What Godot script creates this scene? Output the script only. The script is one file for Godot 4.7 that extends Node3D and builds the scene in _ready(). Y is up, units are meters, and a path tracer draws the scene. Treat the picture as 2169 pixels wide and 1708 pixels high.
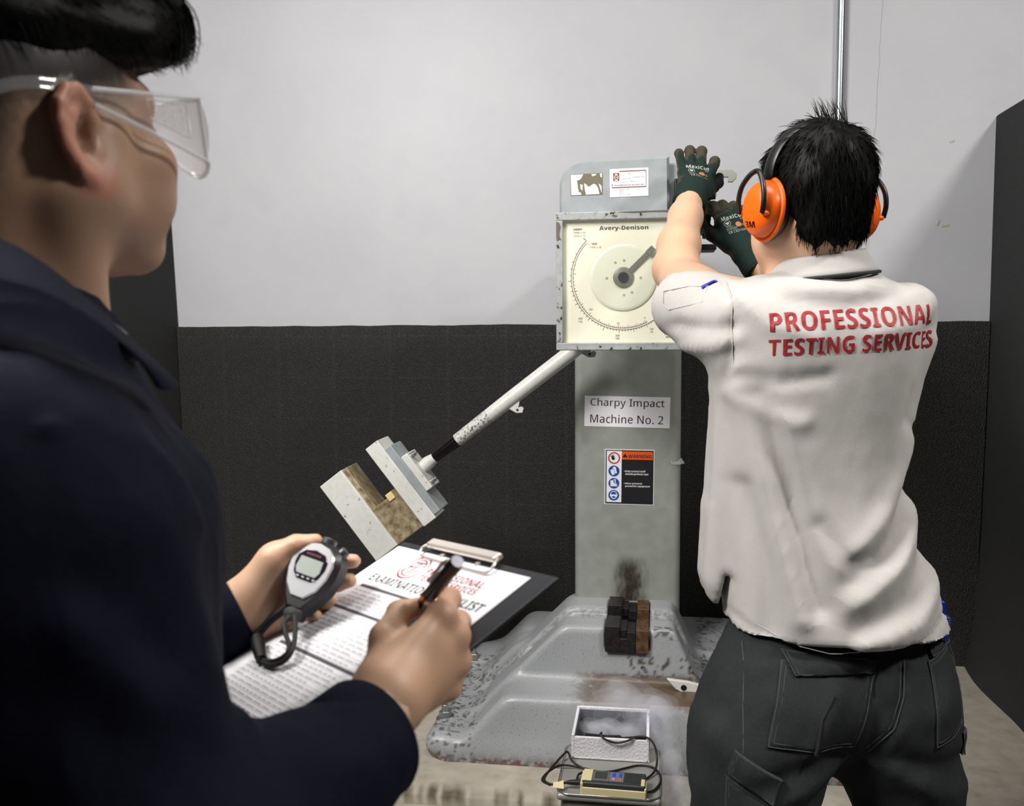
extends Node3D
# A testing bay: one worker sets the release latch of an impact tester while another, in the foreground, waits with stopwatch and checklist.
# Metres; the back wall is the plane z = 0, y = 0 is the top of the concrete plinth, z grows towards the camera.


func _ready() -> void:
	# camera
	var cam := Camera3D.new()
	cam.name = "camera"
	cam.near = 0.05
	cam.far = 60.0
	var lens := CameraAttributesPhysical.new()
	lens.frustum_focal_length = 28.103
	lens.exposure_aperture = 7.5
	lens.frustum_focus_distance = 1.95
	lens.frustum_near = 0.05
	lens.frustum_far = 60.0
	cam.attributes = lens
	cam.position = Vector3(0, 1.1, 3.145)
	cam.rotation_order = EULER_ORDER_YXZ
	cam.rotation_degrees = Vector3(-4.75, 8.6, -0.4)
	add_child(cam)
	cam.current = true

	# air and exposure
	var env := Environment.new()
	env.background_mode = Environment.BG_COLOR
	env.background_color = Color.BLACK
	env.tonemap_mode = Environment.TONE_MAPPER_LINEAR
	env.tonemap_exposure = 1.0
	env.sdfgi_enabled = true
	env.ssao_enabled = true
	env.ssil_enabled = true
	var we := WorldEnvironment.new()
	we.name = "environment"
	we.environment = env
	add_child(we)

	# lamps: ceiling panels above and beside the bay
	ceiling_lamp(Vector3(-0.15, CEILING, 1.85), Vector2(1.1, 0.5), 1.9, "wide white ceiling light panel over the space before the tester")
	ceiling_lamp(Vector3(1.80, CEILING, 2.3), Vector2(0.34, 0.34), 7.5, "small square ceiling light panel beyond the right-hand foam partition")

	softbox(Vector3(-1.40, 2.45, 2.6), Vector3(0.2, 0.8, 0.4), 0.8, 8.0)

	start_fields()
	make_materials()
	room()
	finish_fields()
	tester()
	cold_box()
	worker()
	observer()


const CEILING := 2.95

func softbox(at: Vector3, aim: Vector3, side: float, power: float) -> void:
	# a photographer's square lamp on a stand, outside the picture
	var t := thing("studio_lamp", "square white studio lamp on a black stand beside the man in navy", "lamp", Vector3(at.x, -0.15, at.z))
	var z := (at - aim).normalized()
	var x := Vector3.UP.cross(z).normalized()
	var b := Basis(x, z.cross(x), z)
	var glow := mat(Color(0.95, 0.95, 0.95), 0.6)
	glow.emission_enabled = true
	glow.emission = Color(1.0, 0.99, 0.97)
	glow.emission_energy_multiplier = 2.0
	obj("diffuser", Geo.new().rbox(Transform3D(b, at), Vector3(side * 0.5, side * 0.5, 0.004), 0.002), glow, t)
	var shell := Geo.new()
	var s := side * 0.5 + 0.01
	for q in [[Vector3(0, s, 0.07), Vector3(s, 0.006, 0.08)], [Vector3(0, -s, 0.07), Vector3(s, 0.006, 0.08)], [Vector3(s, 0, 0.07), Vector3(0.006, s, 0.08)], [Vector3(-s, 0, 0.07), Vector3(0.006, s, 0.08)], [Vector3(0, 0, 0.145), Vector3(s, s, 0.006)]]:
		shell.rbox(Transform3D(b, at + b * q[0]), q[1], 0.004, 1)
	var black := mat(Color(0.05, 0.05, 0.05), 0.6)
	obj("housing", shell, black, t)
	var foot := Vector3(at.x, -0.15, at.z) + Vector3(z.x, 0, z.z) * 0.22
	obj("pole", Geo.new().tube([foot + Vector3(0, 0.02, 0), Vector3(foot.x, at.y + 0.05, foot.z)], 0.014, 14), black, t)
	for k in 3:
		var a := TAU * k / 3.0
		obj("leg", Geo.new().tube([foot + Vector3(0, 0.45, 0), foot + Vector3(cos(a) * 0.34, 0.012, sin(a) * 0.34)], 0.010, 10), black, t)
	var l := AreaLight3D.new()
	l.name = "lamp"
	l.area_size = Vector2(side, side)
	l.light_energy = power
	l.light_color = Color(1.0, 0.985, 0.965)
	l.area_range = 12.0
	l.area_attenuation = 2.0
	l.shadow_enabled = true
	l.transform = Transform3D(b, at - z * 0.012 - t.position)
	t.add_child(l, true)


func ceiling_lamp(at: Vector3, size: Vector2, power: float, label: String) -> void:
	var t := thing("ceiling_light", label, "ceiling light", at)
	var body := Geo.new().box(at + Vector3(0, -0.03, 0), Vector3(size.x + 0.06, 0.06, size.y + 0.06), 0.008)
	obj("housing", body, mat(Color(0.85, 0.85, 0.85), 0.5), t)
	var glow := mat(Color(0.95, 0.95, 0.95), 0.6)
	glow.emission_enabled = true
	glow.emission = Color(1.0, 0.98, 0.95)
	glow.emission_energy_multiplier = 2.0
	obj("diffuser", Geo.new().box(at + Vector3(0, -0.064, 0), Vector3(size.x, 0.008, size.y), 0.002), glow, t)
	var l := AreaLight3D.new()
	l.name = "lamp"
	l.area_size = size
	l.light_energy = power
	l.light_color = Color(1.0, 0.985, 0.96)
	l.area_range = 12.0
	l.area_attenuation = 2.0
	l.shadow_enabled = true
	l.position = Vector3(0, -0.075, 0)
	l.rotation_degrees = Vector3(-90, 0, 0)
	t.add_child(l, true)

# ---------------------------------------------------------------- geometry helpers

class Geo:
	# Collects triangles; windings are set from the normals when it is committed.
	var v := PackedVector3Array()
	var n := PackedVector3Array()
	var uv := PackedVector2Array()
	var c := PackedColorArray()
	var ix := PackedInt32Array()

	func vert(p: Vector3, nn: Vector3, t := Vector2.ZERO, col := Color.WHITE) -> int:
		v.append(p)
		n.append(nn)
		uv.append(t)
		c.append(col)
		return v.size() - 1

	func tri(a: int, b: int, d: int) -> void:
		var g := (v[b] - v[a]).cross(v[d] - v[a])
		if g.dot(n[a] + n[b] + n[d]) > 0.0:
			ix.append_array(PackedInt32Array([a, d, b]))
		else:
			ix.append_array(PackedInt32Array([a, b, d]))

	func quad(a: int, b: int, d: int, e: int) -> void:
		tri(a, b, d)
		tri(a, d, e)

	func flat4(a: Vector3, b: Vector3, d: Vector3, e: Vector3, nn: Vector3) -> void:
		var i := vert(a, nn, Vector2(0, 1))
		vert(b, nn, Vector2(1, 1))
		vert(d, nn, Vector2(1, 0))
		vert(e, nn, Vector2(0, 0))
		quad(i, i + 1, i + 2, i + 3)

	func add(o: Geo, xf := Transform3D.IDENTITY) -> void:
		var base := v.size()
		for k in o.v.size():
			vert(xf * o.v[k], (xf.basis * o.n[k]).normalized(), o.uv[k], o.c[k])
		for k in range(0, o.ix.size(), 3):
			tri(base + o.ix[k], base + o.ix[k + 1], base + o.ix[k + 2])

	func mesh() -> ArrayMesh:
		var arr := []
		arr.resize(Mesh.ARRAY_MAX)
		arr[Mesh.ARRAY_VERTEX] = v
		arr[Mesh.ARRAY_NORMAL] = n
		arr[Mesh.ARRAY_TEX_UV] = uv
		arr[Mesh.ARRAY_COLOR] = c
		arr[Mesh.ARRAY_INDEX] = ix
		var m := ArrayMesh.new()
		m.add_surface_from_arrays(Mesh.PRIMITIVE_TRIANGLES, arr)
		return m

	func rbox(xf: Transform3D, half: Vector3, r := 0.004, seg := 3) -> Geo:
		r = minf(r, minf(half.x, minf(half.y, half.z)) * 0.98)
		var inner := half - Vector3(r, r, r)
		for f in 6:
			var ax := f % 3
			var sg := 1.0 if f < 3 else -1.0
			var u := (ax + 1) % 3
			var w := (ax + 2) % 3
			var gu: Array[float] = []
			var gw: Array[float] = []
			for k in seg + 1:
				gu.append(-half[u] + r * k / seg)
				gw.append(-half[w] + r * k / seg)
			for k in range(seg, -1, -1):
				gu.append(half[u] - r * k / seg)
				gw.append(half[w] - r * k / seg)
			var base := v.size()
			for a in gu.size():
				for b in gw.size():
					var q := Vector3.ZERO
					q[ax] = sg * half[ax]
					q[u] = gu[a]
					q[w] = gw[b]
					var cl := q.clamp(-inner, inner)
					var d := (q - cl).normalized()
					vert(xf * (cl + d * r), (xf.basis * d).normalized(), Vector2(gu[a] / half[u] * 0.5 + 0.5, gw[b] / half[w] * 0.5 + 0.5))
			var m := gw.size()
			for a in gu.size() - 1:
				for b in m - 1:
					quad(base + a * m + b, base + (a + 1) * m + b, base + (a + 1) * m + b + 1, base + a * m + b + 1)
		return self

	func box(center: Vector3, size: Vector3, r := 0.004, seg := 2) -> Geo:
		return rbox(Transform3D(Basis.IDENTITY, center), size * 0.5, r, seg)

	func lathe(profile: Array, seg := 32, xf := Transform3D.IDENTITY, a0 := 0.0, a1 := TAU) -> Geo:
		# profile: Vector2(radius, height), turned about the y axis of xf; corners over 35 degrees stay sharp
		for k in profile.size() - 1:
			var p: Vector2 = profile[k]
			var q: Vector2 = profile[k + 1]
			if p.distance_to(q) < 1e-6:
				continue
			var d := (q - p).normalized()
			var nf := Vector2(d.y, -d.x)
			var np := nf
			var nq := nf
			if k > 0:
				var d0: Vector2 = (p - profile[k - 1]).normalized()
				if d0.dot(d) > 0.8:
					np = (nf + Vector2(d0.y, -d0.x)).normalized()
			if k < profile.size() - 2:
				var d2: Vector2 = (profile[k + 2] - q).normalized()
				if d2.dot(d) > 0.8:
					nq = (nf + Vector2(d2.y, -d2.x)).normalized()
			var base := v.size()
			for s in seg + 1:
				var a := lerpf(a0, a1, float(s) / seg)
				var cs := Vector3(cos(a), 0, sin(a))
				vert(xf * (cs * p.x + Vector3(0, p.y, 0)), (xf.basis * (cs * np.x + Vector3(0, np.y, 0))).normalized(), Vector2(float(s) / seg, 0))
				vert(xf * (cs * q.x + Vector3(0, q.y, 0)), (xf.basis * (cs * nq.x + Vector3(0, nq.y, 0))).normalized(), Vector2(float(s) / seg, 1))
			for s in seg:
				quad(base + s * 2, base + s * 2 + 1, base + s * 2 + 3, base + s * 2 + 2)
		return self

	func tube(pts: Array, radii: Variant, seg := 10, caps := true, flat := 1.0, up := Vector3.ZERO) -> Geo:
		var m := pts.size()
		var base := v.size()
		var side := up
		var prev_t := Vector3.ZERO
		var length := 0.0
		for k in m:
			var t: Vector3
			if k == 0:
				t = (pts[1] - pts[0]).normalized()
			elif k == m - 1:
				t = (pts[m - 1] - pts[m - 2]).normalized()
			else:
				t = (pts[k + 1] - pts[k - 1]).normalized()
				length += pts[k].distance_to(pts[k - 1])
			if side == Vector3.ZERO:
				side = t.cross(Vector3.UP if absf(t.y) < 0.9 else Vector3.RIGHT).normalized()
			side = (side - t * side.dot(t)).normalized()
			var other := t.cross(side)
			var r: float = radii[k] if radii is Array else radii
			for s in seg + 1:
				var a := TAU * s / seg
				var d := side * cos(a) + other * sin(a) * flat
				var dn := (side * cos(a) * flat + other * sin(a)).normalized()
				vert(pts[k] + d * r, dn, Vector2(float(s) / seg, length * 10.0))
			prev_t = t
		for k in m - 1:
			for s in seg:
				var a := base + k * (seg + 1) + s
				quad(a, a + 1, a + seg + 2, a + seg + 1)
		if caps:
			for e in 2:
				var k := 0 if e == 0 else m - 1
				var t: Vector3 = (pts[0] - pts[1]).normalized() if e == 0 else (pts[m - 1] - pts[m - 2]).normalized()
				var r: float = radii[k] if radii is Array else radii
				var ring := []
				for s in seg + 1:
					ring.append(vert(v[base + k * (seg + 1) + s], t))
				var mid := vert(pts[k] + t * r * 0.25, t)
				for s in seg:
					tri(ring[s], ring[s + 1], mid)
		return self

	func extrude(poly: PackedVector2Array, depth: float, xf := Transform3D.IDENTITY, bevel := 0.0) -> Geo:
		# outline in the xy plane of xf, thickness from z = 0 to z = -depth
		if Geometry2D.is_polygon_clockwise(poly):
			poly.reverse()
		var loops := []
		if bevel > 0.0:
			var nm := poly.size()
			var inn := PackedVector2Array()
			for k in nm:
				var e0 := (poly[k] - poly[(k + nm - 1) % nm]).normalized()
				var e1 := (poly[(k + 1) % nm] - poly[k]).normalized()
				var m0 := Vector2(-e0.y, e0.x)
				var m1 := Vector2(-e1.y, e1.x)
				var mm := (m0 + m1).normalized()
				inn.append(poly[k] + mm * bevel / maxf(0.4, mm.dot(m0)))
			loops = [[inn, 0.0], [poly, -bevel], [poly, -depth + bevel], [inn, -depth]]
		else:
			loops = [[poly, 0.0], [poly, -depth]]
		for e in 2:
			var lp: PackedVector2Array = loops[0 if e == 0 else loops.size() - 1][0]
			var z: float = loops[0 if e == 0 else loops.size() - 1][1]
			var nn := xf.basis * Vector3(0, 0, 1 if e == 0 else -1)
			var base := v.size()
			for p in lp:
				vert(xf * Vector3(p.x, p.y, z), nn.normalized(), p)
			var t := Geometry2D.triangulate_polygon(lp)
			for k in range(0, t.size(), 3):
				tri(base + t[k], base + t[k + 1], base + t[k + 2])
		var m := poly.size()
		var en := []
		for k in m:
			var d := (poly[(k + 1) % m] - poly[k]).normalized()
			en.append(Vector2(d.y, -d.x))
		for l in loops.size() - 1:
			var z0: float = loops[l][1]
			var z1: float = loops[l + 1][1]
			var tilt := 0.0
			if bevel > 0.0 and l == 0:
				tilt = 0.7
			elif bevel > 0.0 and l == 2:
				tilt = -0.7
			for k in m:
				var k2 := (k + 1) % m
				var n0: Vector2 = en[k]
				var n1: Vector2 = en[k]
				var pn: Vector2 = en[(k + m - 1) % m]
				var qn: Vector2 = en[k2]
				if pn.dot(n0) > 0.75:
					n0 = (n0 + pn).normalized()
				if qn.dot(n1) > 0.75:
					n1 = (n1 + qn).normalized()
				var a: Vector2 = loops[l][0][k]
				var b: Vector2 = loops[l][0][k2]
				var d: Vector2 = loops[l + 1][0][k2]
				var e2: Vector2 = loops[l + 1][0][k]
				var na := (xf.basis * Vector3(n0.x, n0.y, tilt)).normalized()
				var nb := (xf.basis * Vector3(n1.x, n1.y, tilt)).normalized()
				var i := vert(xf * Vector3(a.x, a.y, z0), na)
				vert(xf * Vector3(b.x, b.y, z0), nb)
				vert(xf * Vector3(d.x, d.y, z1), nb)
				vert(xf * Vector3(e2.x, e2.y, z1), na)
				quad(i, i + 1, i + 2, i + 3)
		return self

	func grid(nu: int, nv: int, at: Callable, closed_u := false) -> Geo:
		# a smooth surface of nu x nv points at(u, v)
		var base := v.size()
		var pts := PackedVector3Array()
		for b in nv:
			for a in nu:
				pts.append(at.call(float(a) / (nu if closed_u else nu - 1), float(b) / (nv - 1)))
		for b in nv:
			for a in nu:
				var l := (a + nu - 1) % nu if closed_u else maxi(a - 1, 0)
				var r := (a + 1) % nu if closed_u else mini(a + 1, nu - 1)
				var du := pts[b * nu + r] - pts[b * nu + l]
				var dv := pts[mini(b + 1, nv - 1) * nu + a] - pts[maxi(b - 1, 0) * nu + a]
				vert(pts[b * nu + a], du.cross(dv).normalized(), Vector2(float(a) / nu, float(b) / nv))
		for b in nv - 1:
			for a in (nu if closed_u else nu - 1):
				var r := (a + 1) % nu
				quad(base + b * nu + a, base + b * nu + r, base + (b + 1) * nu + r, base + (b + 1) * nu + a)
		return self


func smooth_path(pts: Array, per := 6) -> Array:
	var out := []
	for k in pts.size() - 1:
		var p0: Vector3 = pts[maxi(k - 1, 0)]
		var p1: Vector3 = pts[k]
		var p2: Vector3 = pts[k + 1]
		var p3: Vector3 = pts[mini(k + 2, pts.size() - 1)]
		for s in per:
			out.append(p1.cubic_interpolate(p2, p0, p3, float(s) / per))
	out.append(pts[-1])
	return out


# ---------------------------------------------------------------- objects

var used := {}

func numbered(called: String) -> String:
	if not used.has(called):
		used[called] = 0
		return called
	used[called] += 1
	return "%s_%03d" % [called, used[called]]


func tag(o: Node3D, label: String, category: String, group := "") -> Node3D:
	o.set_meta("label", label)
	o.set_meta("category", category)
	if group:
		o.set_meta("group", group)
	return o


func thing(called: String, label: String, category: String, at := Vector3.ZERO, group := "") -> Node3D:
	var o := Node3D.new()
	o.name = numbered(called)
	add_child(o, true)
	o.position = at
	return tag(o, label, category, group)


func obj(called: String, shape: Variant, material: Material, parent: Node = self) -> MeshInstance3D:
	var o := MeshInstance3D.new()
	o.name = numbered(called) if parent == self else called
	o.mesh = shape.mesh() if shape is Geo else shape
	o.material_override = material
	parent.add_child(o, true)
	if parent != self:
		# shapes are written in world metres; a part keeps its place when its thing stands elsewhere
		var up: Node3D = parent
		var off := Vector3.ZERO
		while up != self:
			off += up.position
			up = up.get_parent()
		o.position = -off
	return o


func struct(called: String, shape: Variant, material: Material) -> MeshInstance3D:
	var o := obj(called, shape, material)
	o.set_meta("kind", "structure")
	return o


# ---------------------------------------------------------------- materials

func noise_tex(freq: float, kind := 0, octaves := 4, ramp: Array = [], size := 512, sd := 1, normal_strength := 0.0) -> NoiseTexture2D:
	var f := FastNoiseLite.new()
	f.seed = sd
	f.frequency = freq
	f.noise_type = [FastNoiseLite.TYPE_SIMPLEX_SMOOTH, FastNoiseLite.TYPE_CELLULAR, FastNoiseLite.TYPE_PERLIN][kind]
	f.fractal_octaves = octaves
	f.fractal_type = FastNoiseLite.FRACTAL_FBM if octaves > 1 else FastNoiseLite.FRACTAL_NONE
	var t := NoiseTexture2D.new()
	t.width = size
	t.height = size
	t.seamless = true
	t.noise = f
	if ramp:
		var g := Gradient.new()
		var offs := PackedFloat32Array()
		var cols := PackedColorArray()
		for k in range(0, ramp.size(), 2):
			offs.append(ramp[k])
			cols.append(ramp[k + 1])
		g.offsets = offs
		g.colors = cols
		t.color_ramp = g
	if normal_strength > 0.0:
		t.as_normal_map = true
		t.bump_strength = normal_strength
	return t


func mat(col: Color, rough := 0.5, metal := 0.0, spec := 0.5) -> StandardMaterial3D:
	var m := StandardMaterial3D.new()
	m.albedo_color = col
	m.roughness = rough
	m.metallic = metal
	m.metallic_specular = spec
	return m


func surf(m: StandardMaterial3D, tex: Texture2D, scale: float, bump: Texture2D = null, depth := 0.0, rough_tex: Texture2D = null) -> StandardMaterial3D:
	# triplanar in world metres: the pattern repeats every 1/scale metres
	if tex:
		m.albedo_texture = tex
	if bump:
		m.heightmap_enabled = true
		m.heightmap_texture = bump
		m.heightmap_scale = depth
	if rough_tex:
		m.roughness_texture = rough_tex
	m.uv1_triplanar = true
	m.uv1_world_triplanar = true
	m.uv1_scale = Vector3.ONE * scale
	return m


# ---------------------------------------------------------------- lettering

var fonts := {}

func font(bold: bool, face := "Droid Sans") -> SystemFont:
	var key := face + str(bold)
	if not fonts.has(key):
		var f := SystemFont.new()
		f.font_names = PackedStringArray([face])
		f.font_weight = 700 if bold else 400
		fonts[key] = f
	return fonts[key]


func glyphs(s: String, bold := false, face := "Droid Sans") -> Array:
	# [triangle corners (three by three), bounding box]
	var t := TextMesh.new()
	t.font = font(bold, face)
	t.font_size = 64
	t.pixel_size = 0.01
	t.depth = 0.0
	t.curve_step = 2.0
	t.text = s
	var out := PackedVector3Array()
	for k in t.get_surface_count():
		var a := t.surface_get_arrays(k)
		var vv: PackedVector3Array = a[Mesh.ARRAY_VERTEX]
		if a[Mesh.ARRAY_INDEX] != null and a[Mesh.ARRAY_INDEX].size():
			for i in a[Mesh.ARRAY_INDEX]:
				out.append(vv[i])
		else:
			out.append_array(vv)
	var box := AABB()
	if out.size():
		box = AABB(out[0], Vector3.ZERO)
		for p in out:
			box = box.expand(p)
	return [out, box]


func lettering(g: Geo, s: String, plane: Transform3D, x0: float, y0: float, x1: float, y1: float, bold := false, face := "Droid Sans", slant := 0.0) -> void:
	# fits the ink of s into the rectangle (x0, y0 bottom) - (x1, y1 top) of the plane
	var a := glyphs(s, bold, face)
	var b: AABB = a[1]
	if b.size.x <= 0.0:
		return
	var nn := plane.basis.z.normalized()
	var pts: PackedVector3Array = a[0]
	for k in range(0, pts.size(), 3):
		var base := g.v.size()
		for j in 3:
			var p := pts[k + j]
			var fx := (p.x - b.position.x) / b.size.x
			var fy := (p.y - b.position.y) / b.size.y
			g.vert(plane * Vector3(lerpf(x0, x1, fx) + slant * fy * (y1 - y0), lerpf(y0, y1, fy), 0), nn)
		g.tri(base, base + 1, base + 2)


func stroke(g: Geo, plane: Transform3D, pts: Array, width: float, closed := false) -> void:
	# a flat line of the given width
	var nn := plane.basis.z.normalized()
	var m := pts.size()
	var base := g.v.size()
	for k in m:
		var a: Vector2 = pts[(k + m - 1) % m] if closed or k > 0 else pts[0]
		var b: Vector2 = pts[(k + 1) % m] if closed or k < m - 1 else pts[m - 1]
		var d := (b - a).normalized()
		var s := Vector2(-d.y, d.x) * width * 0.5
		var p: Vector2 = pts[k]
		g.vert(plane * Vector3(p.x + s.x, p.y + s.y, 0), nn)
		g.vert(plane * Vector3(p.x - s.x, p.y - s.y, 0), nn)
	for k in (m if closed else m - 1):
		var i := base + k * 2
		var j := base + ((k + 1) % m) * 2
		g.quad(i, i + 1, j + 1, j)


func flat_poly(g: Geo, plane: Transform3D, poly: Array) -> void:
	var pk := PackedVector2Array(poly)
	var nn := plane.basis.z.normalized()
	var base := g.v.size()
	for p in pk:
		g.vert(plane * Vector3(p.x, p.y, 0), nn)
	var t := Geometry2D.triangulate_polygon(pk)
	for k in range(0, t.size(), 3):
		g.tri(base + t[k], base + t[k + 1], base + t[k + 2])


func disc(x: float, y: float, r: float, n := 28, squash := 1.0) -> Array:
	var out := []
	for k in n:
		out.append(Vector2(x + cos(TAU * k / n) * r, y + sin(TAU * k / n) * r * squash))
	return out


func rect(x0: float, y0: float, x1: float, y1: float) -> Array:
	return [Vector2(x0, y0), Vector2(x1, y0), Vector2(x1, y1), Vector2(x0, y1)]

# ---------------------------------------------------------------- continuous bodies: joined distance fields, meshed as surface nets

class Prim:
	var t := 0
	var op := 0          # 0 join, 1 cut away, 2 keep only the inside
	var k := 0.0
	var a := Vector3.ZERO
	var ba := Vector3.ZERO
	var il := 0.0
	var ra := 0.0
	var rb := 0.0
	var fn := Vector3.ZERO
	var fs := 0.0
	var inv := Transform3D.IDENTITY
	var half := Vector3.ONE
	var half2 := Vector3.ONE
	var pn: Array[Vector3] = []
	var pd: Array[float] = []
	var rows := PackedFloat32Array()
	var y0 := 0.0
	var y1 := 1.0
	var lo := Vector3.ZERO
	var hi := Vector3.ZERO

	func d(p: Vector3) -> float:
		if t == 0:
			var q := p - a
			if fs != 0.0:
				q += fn * (q.dot(fn) * fs)
			var h := clampf(q.dot(ba) * il, 0.0, 1.0)
			return (q - ba * h).length() - ra - (rb - ra) * h
		if t == 1:
			var q1 := inv * p
			var k0 := (q1 / half).length()
			var k1 := (q1 / half2).length()
			return k0 * (k0 - 1.0) / maxf(k1, 1e-6)
		if t == 2:
			var q2 := (inv * p).abs() - half
			return q2.max(Vector3.ZERO).length() + minf(maxf(q2.x, maxf(q2.y, q2.z)), 0.0) - ra
		if t == 3:
			var m := -1e9
			for i in pn.size():
				var e := pn[i].dot(p) - pd[i]
				var hh := maxf(ra - absf(m - e), 0.0)
				m = maxf(m, e) + (hh * hh / (4.0 * ra) if ra > 0.0 else 0.0)
			return m
		# a stack of rings along y: centre x, centre z, half width, depth before, depth behind, squareness
		var s := inv * p
		var f := clampf((s.y - y0) / (y1 - y0), 0.0, 0.99999) * (rows.size() / 6 - 1)
		var i0 := int(f) * 6
		f -= floorf(f)
		var x := s.x - lerpf(rows[i0], rows[i0 + 6], f)
		var z := s.z - lerpf(rows[i0 + 1], rows[i0 + 7], f)
		var rx := lerpf(rows[i0 + 2], rows[i0 + 8], f)
		var rz := lerpf(rows[i0 + 3], rows[i0 + 9], f) if z > 0.0 else lerpf(rows[i0 + 4], rows[i0 + 10], f)
		var n := lerpf(rows[i0 + 5], rows[i0 + 11], f)
		var u := absf(x) / rx
		var w := absf(z) / rz
		var mm := 0.0
		if n == 2.0:
			mm = sqrt(u * u + w * w)
		else:
			mm = pow(pow(u, n) + pow(w, n), 1.0 / n)
		var side := -minf(rx, rz)
		if mm > 0.05:
			side = sqrt(x * x + z * z) * (1.0 - 1.0 / mm)
		var over := maxf(s.y - y1, y0 - s.y)
		if over > 0.0 and side > 0.0:
			return sqrt(over * over + side * side)
		return maxf(side, over)


class Field:
	var prims: Array[Prim] = []
	var cell := 0.006
	var lo := Vector3.ZERO
	var hi := Vector3.ZERO
	var shift: Callable
	var tint: Callable
	var geo := Geo.new()
	var slack := 1.6     # how far past its own reach a block is still looked into
	var cut_lo := Vector3(-99, -99, -99)
	var cut_hi := Vector3(99, 99, 99)

	func put(p: Prim, op: int, k: float) -> Prim:
		p.op = op
		p.k = k
		prims.append(p)
		return p

	func limb(a: Vector3, b: Vector3, ra: float, rb: float, k := 0.02, op := 0, fn := Vector3.ZERO, thin := 1.0) -> Prim:
		# thin: how much narrower the limb is along fn
		var p := Prim.new()
		p.a = a
		p.ba = b - a
		p.il = 1.0 / maxf(p.ba.length_squared(), 1e-12)
		p.ra = ra
		p.rb = rb
		if fn != Vector3.ZERO and thin != 1.0:
			fn = fn.normalized()
			p.fn = fn
			p.fs = 1.0 / thin - 1.0
			p.ba += fn * (p.ba.dot(fn) * p.fs)
			p.il = 1.0 / maxf(p.ba.length_squared(), 1e-12)
		var m := maxf(ra, rb)
		p.lo = a.min(b) - Vector3(m, m, m)
		p.hi = a.max(b) + Vector3(m, m, m)
		return put(p, op, k)

	func chain(pts: Array, radii: Array, k := 0.01, k_first := -1.0) -> void:
		for i in pts.size() - 1:
			limb(pts[i], pts[i + 1], radii[i], radii[i + 1], k if i > 0 or k_first < 0.0 else k_first)

	func egg(xf: Transform3D, r: Vector3, k := 0.02, op := 0) -> Prim:
		var p := Prim.new()
		p.t = 1
		p.inv = xf.affine_inverse()
		p.half = r
		p.half2 = r * r
		bounds(p, xf, r)
		return put(p, op, k)

	func ball(c: Vector3, r: Vector3, k := 0.02, op := 0) -> Prim:
		return egg(Transform3D(Basis.IDENTITY, c), r, k, op)

	func block(xf: Transform3D, half: Vector3, r: float, k := 0.01, op := 0) -> Prim:
		var p := Prim.new()
		p.t = 2
		p.inv = xf.affine_inverse()
		p.half = half - Vector3(r, r, r)
		p.ra = r
		bounds(p, xf, half)
		return put(p, op, k)

	func bounds(p: Prim, xf: Transform3D, r: Vector3) -> void:
		p.lo = xf.origin
		p.hi = xf.origin
		for i in 8:
			var q := xf * Vector3(r.x if i & 1 else -r.x, r.y if i & 2 else -r.y, r.z if i & 4 else -r.z)
			p.lo = p.lo.min(q)
			p.hi = p.hi.max(q)

	func solid(planes: Array, round: float, lo_: Vector3, hi_: Vector3, k := 0.01, op := 0) -> Prim:
		# planes: [normal, a point on it] ...; edges rounded
		var p := Prim.new()
		p.t = 3
		p.ra = round
		for e in planes:
			var nn: Vector3 = e[0].normalized()
			p.pn.append(nn)
			p.pd.append(nn.dot(e[1]))
		p.lo = lo_
		p.hi = hi_
		return put(p, op, k)

	func stack(xf: Transform3D, rings: Array, k := 0.02, op := 0) -> Prim:
		# rings from low to high: [y, centre x, centre z, half width, depth to +z, depth to -z, squareness]
		var p := Prim.new()
		p.t = 4
		p.inv = xf.affine_inverse()
		p.y0 = rings[0][0]
		p.y1 = rings[-1][0]
		var m := 64
		var j := 0
		var wide := 0.0
		for i in m:
			var y := lerpf(p.y0, p.y1, float(i) / (m - 1))
			while j < rings.size() - 2 and rings[j + 1][0] < y:
				j += 1
			var r0: Array = rings[maxi(j - 1, 0)]
			var r1: Array = rings[j]
			var r2: Array = rings[j + 1]
			var r3: Array = rings[mini(j + 2, rings.size() - 1)]
			var f: float = (y - r1[0]) / (r2[0] - r1[0])
			for c in range(1, 7):
				var h: float = r2[0] - r1[0]
				var m1: float = (r2[c] - r0[c]) / maxf(r2[0] - r0[0], 1e-6) * h
				var m2: float = (r3[c] - r1[c]) / maxf(r3[0] - r1[0], 1e-6) * h
				var f2 := f * f
				var f3 := f2 * f
				p.rows.append((2 * f3 - 3 * f2 + 1) * r1[c] + (f3 - 2 * f2 + f) * m1 + (-2 * f3 + 3 * f2) * r2[c] + (f3 - f2) * m2)
			wide = maxf(wide, maxf(absf(r2[1]) + r2[3], absf(r2[2]) + maxf(r2[4], r2[5])))
			wide = maxf(wide, maxf(absf(r1[1]) + r1[3], absf(r1[2]) + maxf(r1[4], r1[5])))
		bounds(p, xf * Transform3D(Basis.IDENTITY, Vector3(0, (p.y0 + p.y1) * 0.5, 0)), Vector3(wide, (p.y1 - p.y0) * 0.5, wide))
		return put(p, op, k)

	func value(p: Vector3, list: Array[Prim]) -> float:
		var d := 1e3
		for q in list:
			var v := q.d(p)
			if q.op == 0:
				if q.k > 0.0:
					var h := q.k - absf(d - v)
					d = minf(d, v)
					if h > 0.0:
						d -= h * h / (4.0 * q.k)
				else:
					d = minf(d, v)
			else:
				if q.op == 1:
					v = -v
				var g := q.k - absf(d - v)
				d = maxf(d, v)
				if g > 0.0 and q.k > 0.0:
					d += g * g / (4.0 * q.k)
		return d

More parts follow.
